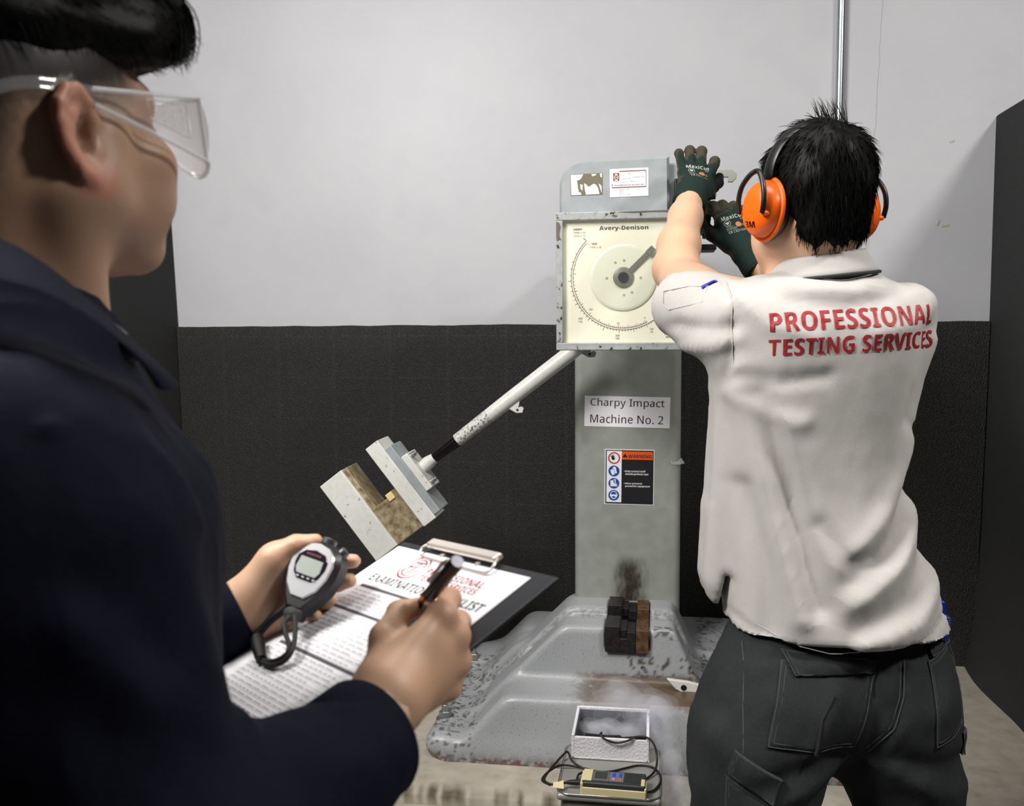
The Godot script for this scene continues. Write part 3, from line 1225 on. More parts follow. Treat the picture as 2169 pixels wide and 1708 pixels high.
	var lg := Geo.new().extrude(lev, 0.014, Transform3D(Basis.IDENTITY, Vector3(0, 0, 0.775)), 0.0015)
	var lever := obj("brake_lever", lg, M.light_paint, t)
	obj("pivot_hole", Geo.new().lathe([Vector2(0.0, 0.0006), Vector2(0.0075, 0.0006), Vector2(0.0075, 0.0)], 20, Transform3D(Basis(Vector3.RIGHT, PI / 2), Vector3(0.078, 0.1765, 0.7752))), M.dark, lever)
	var film := mat(Color(0.85, 0.88, 0.88, 0.22), 0.3)
	film.transparency = BaseMaterial3D.TRANSPARENCY_ALPHA
	obj("clear_tape", Geo.new().extrude(PackedVector2Array([Vector2(0.045, 0.716), Vector2(0.052, 0.708), Vector2(0.066, 0.712), Vector2(0.076, 0.722), Vector2(0.086, 0.706), Vector2(0.064, 0.702), Vector2(0.05, 0.704)]), 0.0008, Transform3D(Basis.IDENTITY, Vector3(0, 0, 0.463))), film, t)
	stickers(t)


func dial(t: Node3D) -> void:
	var cz := 0.836
	var face := mat(Color(0.93, 0.925, 0.84), 0.45)
	var plate := obj("dial_face", Geo.new().box(Vector3(-0.0755, 1.202, cz - 0.002), Vector3(0.295, 0.299, 0.004), 0.001), face, t)
	var k := 0.0003323
	var pl := Transform3D(Basis(Vector3(k, 0, 0), Vector3(0, k, 0), Vector3(0, 0, 1)), Vector3(-0.0755, 1.2115, cz + 0.0006))
	var zx := func(x: float) -> float: return x - 586.0
	var zy := func(y: float) -> float: return 1055.0 - y
	var black := Geo.new()
	var red := Geo.new()
	var arc := func(r: float, a0: float, a1: float) -> Array:
		var o := []
		for i in 91:
			var a := deg_to_rad(lerpf(a0, a1, i / 90.0))
			o.append(Vector2(cos(a), sin(a)) * r)
		return o
	stroke(black, pl, arc.call(379.0, 135.0, 360.0), 3.6)
	stroke(red, pl, arc.call(366.0, 137.0, 298.0), 3.4)
	stroke(black, pl, [Vector2(-268, 268), Vector2(-288, 285)], 2.6)
	stroke(red, pl, [Vector2(-262, 250), Vector2(-245, 238)], 2.6)
	for i in 61:
		var f := i / 60.0
		var a := deg_to_rad(135.0 + 225.0 * pow(f, 0.62))
		var dd := Vector2(cos(a), sin(a))
		var ln := 22.0 if i % 5 == 0 else 13.0
		if i % 20 == 0:
			ln = 30.0
		stroke(black, pl, [dd * 379.0, dd * (379.0 + ln)], 3.0)
		if i < 52 and f > 0.04:
			var a2 := deg_to_rad(137.0 + 161.0 * pow(i / 51.0, 0.62))
			var d2 := Vector2(cos(a2), sin(a2))
			stroke(red, pl, [d2 * 366.0, d2 * (366.0 - (20.0 if i % 5 == 0 else 11.0))], 2.8)
	var L := func(g: Geo, s: String, x0: float, y0: float, x1: float, y1: float, bold: bool) -> void:
		lettering(g, s, pl, x0 - 586.0, 1055.0 - y1, x1 - 586.0, 1055.0 - y0, bold)
	L.call(black, "CHARPY", 224, 697, 287, 711, true)
	L.call(black, "300J x 2J", 225, 721, 308, 735, false)
	L.call(red, "150J x 1J", 225, 745, 308, 759, false)
	L.call(red, "IZOD", 357, 803, 395, 817, true)
	L.call(red, "150J x 2J", 343, 828, 425, 842, false)
	L.call(black, "Avery-Denison", 412, 682, 763, 722, true)
	L.call(red, "100", 335, 1277, 363, 1291, false)
	L.call(red, "50", 540, 1380, 558, 1394, false)
	L.call(red, "0", 737, 1342, 747, 1356, false)
	L.call(black, "150", 775, 1423, 803, 1437, false)
	L.call(red, "75", 780, 1444, 800, 1458, false)
	L.call(black, "200", 529, 1469, 560, 1483, false)
	L.call(black, "100", 529, 1490, 558, 1504, false)
	L.call(black, "250", 259, 1343, 289, 1357, false)
	L.call(black, "125", 259, 1365, 287, 1379, false)
	L.call(black, "IMPACT", 883, 1434, 945, 1448, true)
	L.call(black, "CHARPY", 883, 1457, 945, 1471, true)
	L.call(red, "IZOD 3-6", 893, 1480, 965, 1494, true)
	obj("scale_print", black, M.ink, plate)
	obj("scale_print", red, mat(Color(0.45, 0.13, 0.13), 0.7), plate)
	# milky disc, hub and pointer
	var milky := mat(Color(0.865, 0.875, 0.79), 0.4)
	obj("dial_disc", Geo.new().lathe([Vector2(0.0, 0.003), Vector2(0.072, 0.003), Vector2(0.079, 0.0018), Vector2(0.0805, 0.0004)], 72, Transform3D(Basis(Vector3.RIGHT, PI / 2), Vector3(-0.0755, 1.2115, cz + 0.0012))), milky, t)
	var grey := mat(Color(0.42, 0.43, 0.38), 0.4)
	for q in [Vector2(-58, 108), Vector2(5, 122), Vector2(125, -4), Vector2(-120, -4), Vector2(5, -126), Vector2(62, -108)]:
		obj("disc_screw", Geo.new().lathe([Vector2(0.0, 0.001), Vector2(0.0028, 0.0008), Vector2(0.0032, 0.0)], 14, Transform3D(Basis(Vector3.RIGHT, PI / 2), Vector3(-0.0755 + q.x * k, 1.2115 + q.y * k, cz + 0.0044))), mat(Color(0.62, 0.64, 0.56), 0.5), t)
	obj("hub", Geo.new().lathe([Vector2(0.0, 0.008), Vector2(0.018, 0.008), Vector2(0.0245, 0.005), Vector2(0.025, 0.0)], 40, Transform3D(Basis(Vector3.RIGHT, PI / 2), Vector3(-0.0755, 1.2115, cz + 0.003))), grey, t)
	obj("hub_cap", Geo.new().lathe([Vector2(0.0, 0.009), Vector2(0.0105, 0.009), Vector2(0.0125, 0.007), Vector2(0.0125, 0.0)], 30, Transform3D(Basis(Vector3.RIGHT, PI / 2), Vector3(-0.0755, 1.2115, cz + 0.008))), mat(Color(0.03, 0.03, 0.03), 0.4), t)
	var dirp := Vector2(214, 208).normalized()
	var ang := dirp.angle()
	var tip := Vector3(-0.0755, 1.2115, cz + 0.0085)
	var pf := Transform3D(Basis(Vector3(0, 0, 1), ang), tip)
	var ptr := Geo.new().rbox(pf * Transform3D(Basis.IDENTITY, Vector3(0.052, 0, 0)), Vector3(0.040, 0.0058, 0.0016), 0.001)
	ptr.rbox(pf * Transform3D(Basis.IDENTITY, Vector3(0.090, 0, 0.001)), Vector3(0.010, 0.0072, 0.0022), 0.001)
	obj("pointer", ptr, mat(Color(0.47, 0.48, 0.43), 0.35, 0.3), t)
	var clear := mat(Color(0.95, 0.97, 0.95, 0.25), 0.1)
	clear.transparency = BaseMaterial3D.TRANSPARENCY_ALPHA
	obj("pointer_tip", Geo.new().rbox(pf * Transform3D(Basis.IDENTITY, Vector3(0.112, 0, 0.001)), Vector3(0.014, 0.004, 0.0008), 0.0006), clear, t)
	var pane := mat(Color(1, 1, 1, 0.02), 0.06)
	pane.transparency = BaseMaterial3D.TRANSPARENCY_ALPHA
	obj("dial_glass", Geo.new().box(Vector3(-0.0755, 1.202, cz + 0.0215), Vector3(0.292, 0.297, 0.002), 0.0005), pane, t)


func pendulum(t: Node3D) -> void:
	var u := Vector3(-0.7929, -0.6093, 0)
	var v := Vector3(0.6093, -0.7929, 0)
	var o := Vector3(-0.6264, 0.7144, 0.60)
	var at := func(a: float, b: float, z := 0.0) -> Vector3: return o + u * a + v * b + Vector3(0, 0, z)
	var rod := Geo.new()
	rod.tube([at.call(-0.80, 0), at.call(-0.30, 0), at.call(-0.225, 0)], [0.0215, 0.0208, 0.0198], 24)
	var p := obj("pendulum_rod", rod, M.light_paint, t)
	obj("worn_length", Geo.new().tube([at.call(-0.226, 0), at.call(-0.16, 0), at.call(-0.11, 0)], [0.0198, 0.0188, 0.018], 24), M.worn_paint, p)
	obj("bare_shank", Geo.new().tube([at.call(-0.112, 0), at.call(-0.06, 0), at.call(-0.01, 0)], [0.0176, 0.0150, 0.0128], 22), mat(Color(0.16, 0.14, 0.15), 0.22, 0.75), p)
	obj("collar", Geo.new().tube([at.call(-0.028, 0), at.call(-0.01, 0), at.call(0.012, 0)], [0.0145, 0.0185, 0.021], 22), M.light_paint, p)
	var pb := Basis(u, v, u.cross(v))
	# hammer: two slabs joined by a web at the trailing side
	var slab := func(u0: float, u1: float, v0: float, v1: float, z0: float, z1: float, r: float) -> Geo:
		return Geo.new().rbox(Transform3D(pb, o + u * (u0 + u1) * 0.5 + v * (v0 + v1) * 0.5 + Vector3(0, 0, (z0 + z1) * 0.5)), Vector3((u1 - u0) * 0.5, (v1 - v0) * 0.5, (z1 - z0) * 0.5), r)
	var h := Node3D.new()
	h.name = "hammer"
	t.add_child(h, true)
	obj("inner_slab", slab.call(0.055, 0.098, -0.133, 0.134, -0.05, 0.06, 0.003), M.light_paint, h)
	obj("outer_slab", slab.call(0.190, 0.268, -0.130, 0.130, -0.05, 0.06, 0.003), M.light_paint, h)
	obj("web", slab.call(0.096, 0.192, 0.010, 0.131, -0.045, 0.052, 0.003), M.rusty, h)
	obj("liner", slab.call(0.176, 0.191, -0.128, 0.012, -0.045, 0.05, 0.002), M.rusty, h)
	obj("striker", slab.call(0.114, 0.134, 0.000, 0.022, 0.0, 0.056, 0.002), mat(Color(0.95, 0.86, 0.62), 0.35, 0.2), h)
	obj("mounting_flange", slab.call(0.012, 0.034, -0.056, 0.062, -0.04, 0.052, 0.004), M.light_paint, h)
	obj("backing_plate", slab.call(0.033, 0.056, -0.10, 0.125, -0.045, 0.058, 0.003), M.paint, h)
	for b in [-0.043, 0.047]:
		var q: Vector3 = at.call(0.012, b, 0.03)
		var bolt := Geo.new().tube([q, q - u * 0.012], 0.0085, 6)
		bolt.tube([q - u * 0.012, q - u * 0.019], 0.005, 14)
		obj("bolt", bolt, M.zinc, h)
	# steadying lugs on the rod
	for a in [-0.300, -0.548]:
		var lug := PackedVector2Array([Vector2(-0.022, 0.012), Vector2(-0.010, 0.040), Vector2(0.004, 0.050), Vector2(0.015, 0.042), Vector2(0.012, 0.034), Vector2(0.004, 0.032), Vector2(0.016, 0.022), Vector2(0.022, 0.012)])
		var xf := Transform3D(Basis(-u, v, (-u).cross(v)), o + u * a + Vector3(0, 0, 0.004))
		var lg := obj("lug", Geo.new().extrude(lug, 0.006, xf, 0.001), M.light_paint, p)
		# (a drilled eye)
		var eye: Vector3 = o + u * (a + 0.002) + v * 0.035 + Vector3(0, 0, 0.0105)
		obj("lug_eye", Geo.new().lathe([Vector2(0.0, 0.0005), Vector2(0.0032, 0.0005), Vector2(0.0032, 0.0)], 14, Transform3D(Basis(Vector3.RIGHT, PI / 2), eye)), M.dark, t)


func sheet(at: Vector3, w: float, h: float, turn: float, thick := 0.0008) -> Array:
	# [geometry, plane whose unit is the sheet's width / height from -0.5 to 0.5]
	var b := Basis(Vector3(0, 0, 1), turn)
	var g := Geo.new().rbox(Transform3D(b, at), Vector3(w * 0.5, h * 0.5, thick * 0.5), thick * 0.4, 1)
	return [g, Transform3D(b * Basis.from_scale(Vector3(w, h, 1)), at + Vector3(0, 0, thick * 0.5 + 0.0004))]


func stickers(t: Node3D) -> void:
	# the name label
	var zc := 0.4606
	var s := sheet(Vector3(-0.0765, 0.8508, zc), 0.2405, 0.0875, -0.018)
	var lab := obj("name_label", s[0], M.white_paper, t)
	lab.set_meta("label", "white paper label with the machine's name")
	var g := Geo.new()
	lettering(g, "Charpy Impact", s[1], -0.43, 0.10, 0.435, 0.43)
	lettering(g, "Machine No. 2", s[1], -0.43, -0.38, 0.425, -0.095)
	obj("lettering", g, M.ink, lab)
	# the warning sign: 106 x 119 units
	var w := sheet(Vector3(-0.0695, 0.664, zc), 0.141, 0.160, -0.008, 0.0012)
	var sign := obj("warning_sign", w[0], mat(Color(0.82, 0.83, 0.84), 0.35), t)
	sign.set_meta("label", "warning sign with one red and three blue round symbols")
	var pl: Transform3D = w[1] * Transform3D(Basis.from_scale(Vector3(1.0 / 676, 1.0 / 770, 1)), Vector3(-0.5, -0.5, 0)) 
	pl = pl * Transform3D(Basis.IDENTITY, Vector3(-368, -(-1566), 0)) * Transform3D(Basis.from_scale(Vector3(1, -1, 1)), Vector3.ZERO)
	# in this plane a point reads as in a front view: x to the side, y downwards, the sign from (368, 796) to (1044, 1566)
	var up := func(z: float) -> Transform3D: return Transform3D(pl.basis, pl.origin + Vector3(0, 0, z))
	var part := func(called: String, polys: Array, m: Material, z: float) -> void:
		var pg := Geo.new()
		for p in polys:
			flat_poly(pg, up.call(z), p)
		for i in pg.n.size():
			pg.n[i] = Vector3(0, 0, 1)
		pg = refaced(pg)
		obj(called, pg, m, sign)
	var blk := mat(Color(0.11, 0.11, 0.115), 0.4)
	var whi := mat(Color(0.88, 0.88, 0.90), 0.4)
	var blu := mat(Color(0.10, 0.27, 0.60), 0.4)
	var redm := mat(Color(0.70, 0.13, 0.15), 0.4)
	part.call("panel", [rect(384, 810, 1032, 1552)], blk, 0.0)
	part.call("panel", [rect(398, 822, 601, 1532)], whi, 0.0003)
	part.call("panel", [rect(601, 826, 1022, 936)], mat(Color(0.85, 0.33, 0.10), 0.4), 0.0003)
	part.call("symbol", [disc(498, 920, 82, 40)], redm, 0.0005)
	part.call("symbol", [disc(498, 920, 64, 40)], whi, 0.0007)
	part.call("symbol", [disc(498, 1100, 76, 40), disc(498, 1270, 74, 40), disc(498, 1437, 74, 40)], blu, 0.0005)
	# raised hand
	part.call("pictogram", [[Vector2(462, 915), Vector2(447, 890), Vector2(455, 884), Vector2(468, 903), Vector2(462, 876), Vector2(471, 873), Vector2(480, 898), Vector2(479, 871), Vector2(489, 872), Vector2(490, 900), Vector2(496, 882), Vector2(504, 886), Vector2(500, 922), Vector2(512, 918), Vector2(514, 926), Vector2(498, 945), Vector2(478, 949), Vector2(466, 938)],
		[Vector2(607, 905), Vector2(648, 855), Vector2(684, 908)]], blk, 0.0009)
	# gloves, boot, goggled head
	var head := disc(497, 1432, 48, 30, 1.15)
	part.call("pictogram", [[Vector2(448, 1090), Vector2(470, 1076), Vector2(492, 1078), Vector2(500, 1100), Vector2(512, 1140), Vector2(480, 1156), Vector2(468, 1150)],
		[Vector2(482, 1050), Vector2(505, 1038), Vector2(525, 1050), Vector2(528, 1085), Vector2(540, 1125), Vector2(516, 1134), Vector2(506, 1098), Vector2(494, 1070), Vector2(478, 1070)],
		[Vector2(452, 1228), Vector2(492, 1228), Vector2(494, 1262), Vector2(546, 1300), Vector2(546, 1311), Vector2(452, 1311)],
		[Vector2(486, 1214), Vector2(524, 1214), Vector2(520, 1255), Vector2(544, 1286), Vector2(534, 1286), Vector2(506, 1258), Vector2(508, 1224)], head], whi, 0.0007)
	part.call("pictogram", [disc(497, 1430, 39, 30, 1.15)], blu, 0.0009)
	part.call("pictogram", [[Vector2(444, 1424), Vector2(550, 1424), Vector2(548, 1446), Vector2(520, 1458), Vector2(500, 1446), Vector2(496, 1446), Vector2(474, 1458), Vector2(446, 1446)]], whi, 0.0011)
	var txt := Geo.new()
	var flip := Transform3D(Basis.from_scale(Vector3(1, -1, 1)), Vector3.ZERO)
	lettering(txt, "WARNING", up.call(0.0006) * flip, 690, -914, 1006, -866, true)
	lettering(txt, "!", up.call(0.0012) * flip, 643, -902, 650, -874, true)
	obj("lettering", txt, M.ink, sign)
	var tw := Geo.new()
	lettering(tw, "Only trained staff", up.call(0.0006) * flip, 652, -1118, 926, -1084, true)
	lettering(tw, "should perform test", up.call(0.0006) * flip, 652, -1157, 964, -1122, true)
	lettering(tw, "Wear personal", up.call(0.0006) * flip, 652, -1284, 878, -1254, true)
	lettering(tw, "protective equipment", up.call(0.0006) * flip, 652, -1322, 986, -1290, true)
	lettering(tw, ".", up.call(0.0006) * flip, 634, -1106, 645, -1096, true)
	lettering(tw, ".", up.call(0.0006) * flip, 634, -1272, 645, -1262, true)
	obj("lettering", tw, whi, sign)
	# calibration sticker on the housing, 700 x 520 units from (875, 275)
	var hz := 0.8157
	var cs := sheet(Vector3(-0.0630, 1.4395, hz), 0.0925, 0.0670, 0.012)
	var cal := obj("calibration_sticker", cs[0], mat(Color(0.90, 0.90, 0.93), 0.4), t)
	cal.set_meta("label", "white calibration sticker with a brown border and crest")
	var cp: Transform3D = cs[1] * Transform3D(Basis.from_scale(Vector3(1.0 / 700, 1.0 / 520, 1)), Vector3.ZERO)
	var brown := Geo.new()
	stroke(brown, cp, [Vector2(-175, 212), Vector2(305, 212), Vector2(305, -85), Vector2(-308, -85), Vector2(-308, -20)], 19)
	flat_poly(brown, cp, rect(-288, 35, -178, 185))
	obj("border_print", brown, mat(Color(0.50, 0.21, 0.12), 0.5), cal)
	var cp2 := Transform3D(cp.basis, cp.origin + Vector3(0, 0, 0.0003))
	var crest := Geo.new()
	stroke(crest, cp2, disc(-233, 105, 38, 24), 9, true)
	flat_poly(crest, cp2, [Vector2(-254, 150), Vector2(-258, 172), Vector2(-243, 162), Vector2(-233, 178), Vector2(-223, 162), Vector2(-208, 172), Vector2(-212, 150)])
	stroke(crest, cp2, [Vector2(-246, 92), Vector2(-246, 118)], 8)
	stroke(crest, cp2, [Vector2(-220, 92), Vector2(-220, 118)], 8)
	stroke(crest, cp2, [Vector2(-246, 105), Vector2(-220, 105)], 8)
	flat_poly(crest, cp2, rect(-268, 42, -200, 54))
	obj("crest_print", crest, whi, cal)
	var ct := Geo.new()
	lettering(ct, "Job no:", cp, -140, 130, -70, 148)
	lettering(ct, "1736673", cp, -45, 150, 62, 172)
	lettering(ct, "Calibration Date:", cp, -145, 65, 40, 84)
	lettering(ct, "18 November 2021", cp, 60, 85, 275, 108)
	lettering(ct, "Serial no:", cp, -140, 0, -10, 18)
	lettering(ct, "742274", cp, 20, 8, 110, 30)
	lettering(ct, "RECALIBRATION DUE: November 2022", cp, -265, -55, 270, -32, true)
	lettering(ct, "Calibrated at", cp, -310, -130, -200, -116)
	for k in 5:
		lettering(ct, ["WESTFIELD IMPACT", "DENNERT", "LEEDS", "LS10 4EE", "TEL 01132 774001"][k], cp, -185, -128 - k * 25, [30, -85, -110, -92, 35][k], -112 - k * 25)
	obj("lettering", ct, mat(Color(0.35, 0.34, 0.38), 0.7), cal)
	# remains of a torn sticker
	var ts := sheet(Vector3(-0.1655, 1.438, hz), 0.0775, 0.0515, 0.010, 0.0005)
	var torn := obj("torn_sticker", ts[0], mat(Color(0.40, 0.38, 0.31), 0.6), t)
	torn.set_meta("label", "half torn-off white sticker showing old glue")
	var tp: Transform3D = ts[1]
	var bits := Geo.new()
	for poly in [
		[Vector2(-0.49, 0.47), Vector2(-0.1, 0.47), Vector2(-0.16, 0.30), Vector2(-0.22, 0.21), Vector2(-0.30, 0.20), Vector2(-0.29, 0.10), Vector2(-0.27, -0.15), Vector2(-0.24, -0.36), Vector2(-0.19, -0.36), Vector2(-0.16, -0.48), Vector2(-0.48, -0.48)],
		[Vector2(0.15, 0.47), Vector2(0.30, 0.47), Vector2(0.30, 0.41), Vector2(0.19, 0.36)], [Vector2(0.42, 0.48), Vector2(0.48, 0.48), Vector2(0.48, 0.3), Vector2(0.44, 0.3)],
		[Vector2(-0.08, 0.06), Vector2(0.0, -0.02), Vector2(0.06, -0.12), Vector2(0.14, -0.06), Vector2(0.22, 0.02), Vector2(0.30, -0.04), Vector2(0.36, -0.2), Vector2(0.40, -0.47), Vector2(-0.02, -0.48), Vector2(-0.06, -0.2)],
		[Vector2(-0.2, 0.02), Vector2(-0.12, -0.02), Vector2(-0.13, -0.3), Vector2(-0.19, -0.18)], [Vector2(0.38, 0.02), Vector2(0.47, -0.1), Vector2(0.47, -0.42), Vector2(0.41, -0.15)]]:
		flat_poly(bits, tp, poly)
	obj("paper_remnant", bits, mat(Color(0.88, 0.88, 0.86), 0.6), torn)
	# soot above the anvils
	var im := Image.create(128, 128, false, Image.FORMAT_RGBA8)
	for y in 128:
		for x in 128:
			var px := (x - 62.0) / 44.0 + wear.get_noise_2d(x * 0.0012, y * 0.0008) * 0.5
			var py := y / 128.0
			var a := exp(-px * px * 1.6) * smoothstep(0.05, 0.55, py) * (0.95 if py < 0.97 else 0.8)
			a *= clampf(0.9 + 0.4 * wear.get_noise_2d(x * 0.003, y * 0.002), 0.3, 1.0)
			im.set_pixel(x, y, Color(0.17, 0.13, 0.075, clampf(a * smoothstep(0.0, 10.0, minf(x, 127 - x)), 0.0, 0.93)))
	var soot := mat(Color.WHITE, 0.6)
	soot.albedo_texture = ImageTexture.create_from_image(im)
	soot.transparency = BaseMaterial3D.TRANSPARENCY_ALPHA
	var sg := Geo.new()
	sg.flat4(Vector3(-0.125, 0.305, 0.4607), Vector3(-0.005, 0.305, 0.4607), Vector3(-0.005, 0.46, 0.4607), Vector3(-0.125, 0.46, 0.4607), Vector3(0, 0, 1))
	obj("oil_stain", sg, soot, t)


func refaced(g: Geo) -> Geo:
	var o := Geo.new()
	for i in g.v.size():
		o.vert(g.v[i], g.n[i], g.uv[i], g.c[i])
	for k in range(0, g.ix.size(), 3):
		o.tri(g.ix[k], g.ix[k + 1], g.ix[k + 2])
	return o

# ---------------------------------------------------------------- tin, cold box, meter and vapour

func cold_box() -> void:
	var tin := thing("metal_tin", "square metal tin with rounded lid standing in front of the tester's base", "tin", Vector3(-0.087, -0.15, 1.19))
	var pewter := surf(mat(Color(0.62, 0.62, 0.58), 0.36, 0.45), noise_tex(0.01, 0, 4, [0.0, Color(0.55, 0.54, 0.50), 1.0, Color(0.9, 0.9, 0.88)], 512, 51), 1.5)
	obj("body", Geo.new().rbox(Transform3D(Basis.IDENTITY, Vector3(-0.087, -0.006, 1.19)), Vector3(0.099, 0.144, 0.110), 0.02, 4), pewter, tin)
	var lid := Geo.new()
	lid.rbox(Transform3D(Basis.IDENTITY, Vector3(-0.087, 0.141, 1.19)), Vector3(0.106, 0.0075, 0.117), 0.0074, 3)
	var corner := []
	for q in [[1, 1, 0.0], [-1, 1, PI / 2], [-1, -1, PI], [1, -1, PI * 1.5]]:
		for k in 7:
			var a: float = q[2] + PI / 2 * k / 6.0
			corner.append(Vector3(-0.087 + q[0] * 0.079 + cos(a) * 0.026, 0.1485, 1.19 + q[1] * 0.090 + sin(a) * 0.026))
	corner.append(corner[0])
	obj("lid", lid, mat(Color(0.60, 0.60, 0.58), 0.36, 0.35), tin)
	obj("lid_rim", Geo.new().tube(corner, 0.0028, 8, false), mat(Color(0.7, 0.7, 0.68), 0.22, 0.9), tin)

	var bx := thing("foam_box", "open white textured box breathing cold vapour on the metal tin lid", "box", Vector3(-0.091, 0.15, 1.065))
	var pebble := surf(mat(Color(0.86, 0.85, 0.87), 0.55), null, 6.0, noise_tex(0.06, 1, 2, [], 512, 53), 0.10)
	var x0 := -0.176
	var x1 := -0.006
	var z0 := 0.985
	var z1 := 1.147
	var wl := Geo.new()
	wl.box(Vector3(x0 + 0.004, 0.1765, (z0 + z1) * 0.5), Vector3(0.007, 0.055, z1 - z0), 0.002)
	wl.box(Vector3(x1 - 0.004, 0.1765, (z0 + z1) * 0.5), Vector3(0.007, 0.055, z1 - z0), 0.002)
	wl.box(Vector3((x0 + x1) * 0.5, 0.1765, z0 + 0.004), Vector3(x1 - x0, 0.055, 0.007), 0.002)
	wl.box(Vector3((x0 + x1) * 0.5, 0.1745, z1 - 0.004), Vector3(x1 - x0, 0.049, 0.007), 0.002)
	wl.box(Vector3((x0 + x1) * 0.5, 0.152, (z0 + z1) * 0.5), Vector3(x1 - x0, 0.004, z1 - z0), 0.001)
	obj("walls", wl, pebble, bx)
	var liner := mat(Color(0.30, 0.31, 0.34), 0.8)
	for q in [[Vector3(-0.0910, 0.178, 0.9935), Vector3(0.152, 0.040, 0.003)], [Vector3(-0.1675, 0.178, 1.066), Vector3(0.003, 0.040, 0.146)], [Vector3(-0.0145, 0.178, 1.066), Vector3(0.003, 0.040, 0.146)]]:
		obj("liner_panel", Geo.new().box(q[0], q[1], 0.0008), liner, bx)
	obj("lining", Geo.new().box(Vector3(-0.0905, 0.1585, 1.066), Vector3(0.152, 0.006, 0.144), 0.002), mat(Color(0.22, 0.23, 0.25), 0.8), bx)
	var ragged := Geo.new()
	ragged.extrude(PackedVector2Array([Vector2(-0.147, 0.194), Vector2(-0.147, 0.2035), Vector2(-0.10, 0.2015), Vector2(-0.07, 0.203), Vector2(-0.066, 0.199), Vector2(-0.03, 0.2035), Vector2(-0.012, 0.201), Vector2(-0.012, 0.194)]), 0.004, Transform3D(Basis.IDENTITY, Vector3(0, 0, 1.1385)))
	obj("probe_holder", ragged, mat(Color(0.12, 0.12, 0.12), 0.5), bx)

	# the meter, taped, with its cable
	var m := thing("handheld_meter", "taped grey handheld meter with coloured keys lying on the metal tin lid", "meter", Vector3(-0.077, 0.15, 1.277))
	var tilt := Basis(Vector3.UP, -0.03)
	var at := func(x: float, y: float, z: float) -> Transform3D: return Transform3D(tilt, Vector3(-0.077, 0.149, 1.277) + tilt * Vector3(x, y, z))
	var shell := mat(Color(0.17, 0.18, 0.19), 0.45)
	obj("body", Geo.new().rbox(at.call(0, 0.0145, 0), Vector3(0.064, 0.0125, 0.029), 0.004, 3), shell, m)
	obj("ridged_grip", (func() -> Geo:
		var g := Geo.new()
		for k in 9:
			g.rbox(at.call(0.024 + k * 0.0036, 0.0272, -0.002), Vector3(0.0011, 0.0008, 0.020), 0.0005, 1)
		return g).call(), shell, m)
	obj("screen_bezel", Geo.new().rbox(at.call(-0.0265, 0.0265, -0.003), Vector3(0.0175, 0.0012, 0.0195), 0.001), mat(Color(0.36, 0.37, 0.38), 0.4), m)
	obj("screen", Geo.new().rbox(at.call(-0.0265, 0.0276, -0.004), Vector3(0.0125, 0.0006, 0.0145), 0.0004), mat(Color(0.16, 0.18, 0.17), 0.2), m)
	obj("keypad", Geo.new().rbox(at.call(0.0055, 0.0265, -0.003), Vector3(0.0145, 0.0012, 0.0195), 0.004), mat(Color(0.42, 0.44, 0.46), 0.4), m)
	for k in [[-0.0005, -0.013, 0], [-0.0005, -0.003, 0], [0.0125, -0.013, 0], [0.0125, -0.003, 0], [-0.0005, 0.0075, 1], [0.0125, 0.0085, 2]]:
		obj("key", Geo.new().rbox(at.call(k[0], 0.0278, k[1]), Vector3(0.0035, 0.001, 0.004), 0.0008), mat([Color(0.13, 0.28, 0.75), Color(0.85, 0.45, 0.55), Color(0.85, 0.35, 0.10)][k[2]], 0.4), m)
	var tape := mat(Color(0.82, 0.78, 0.60), 0.6)
	var tg := Geo.new()
	tg.rbox(at.call(0.0, 0.0085, 0.0285), Vector3(0.0655, 0.0085, 0.0025), 0.002)
	tg.rbox(at.call(-0.0635, 0.012, 0.002), Vector3(0.003, 0.0135, 0.0285), 0.002)
	tg.rbox(at.call(-0.054, 0.0268, -0.004), Vector3(0.0095, 0.0012, 0.024), 0.001)
	tg.rbox(at.call(0.0645, 0.010, 0.012), Vector3(0.0025, 0.012, 0.018), 0.002)
	tg.rbox(at.call(0.059, 0.026, 0.012), Vector3(0.004, 0.0012, 0.014), 0.001)
	obj("masking_tape", tg, tape, m)
	obj("plug", Geo.new().tube([at.call(-0.066, 0.013, 0.004).origin, at.call(-0.078, 0.013, 0.005).origin, at.call(-0.090, 0.0125, 0.006).origin, at.call(-0.098, 0.012, 0.007).origin], [0.0058, 0.0062, 0.005, 0.003], 14), M.rubber, m)
	var flag := PackedVector2Array([Vector2(-0.011, -0.0075), Vector2(0.012, -0.009), Vector2(0.010, 0.009), Vector2(0.0, 0.005), Vector2(-0.010, 0.004)])
	obj("tape_flag", Geo.new().extrude(flag, 0.0008, Transform3D(Basis(Vector3.RIGHT, -0.9), Vector3(-0.190, 0.162, 1.292))), tape, m)
	var y := 0.1525
	var cable := smooth_path([at.call(-0.098, 0.012, 0.007).origin, Vector3(-0.19, 0.16, 1.290), Vector3(-0.210, 0.158, 1.285), Vector3(-0.222, 0.156, 1.262), Vector3(-0.214, 0.158, 1.222), Vector3(-0.192, 0.163, 1.160), Vector3(-0.182, 0.17, 1.162), Vector3(-0.168, y + 0.008, 1.188), Vector3(-0.13, y, 1.206), Vector3(-0.09, y, 1.204), Vector3(-0.06, y, 1.186), Vector3(-0.03, y, 1.168), Vector3(0.0, y, 1.172), Vector3(0.016, y, 1.205), Vector3(0.016, y, 1.24), Vector3(0.002, y, 1.275), Vector3(-0.014, y, 1.283)], 8)
	obj("probe_cable", Geo.new().tube(cable, 0.0024, 8), M.rubber, m)
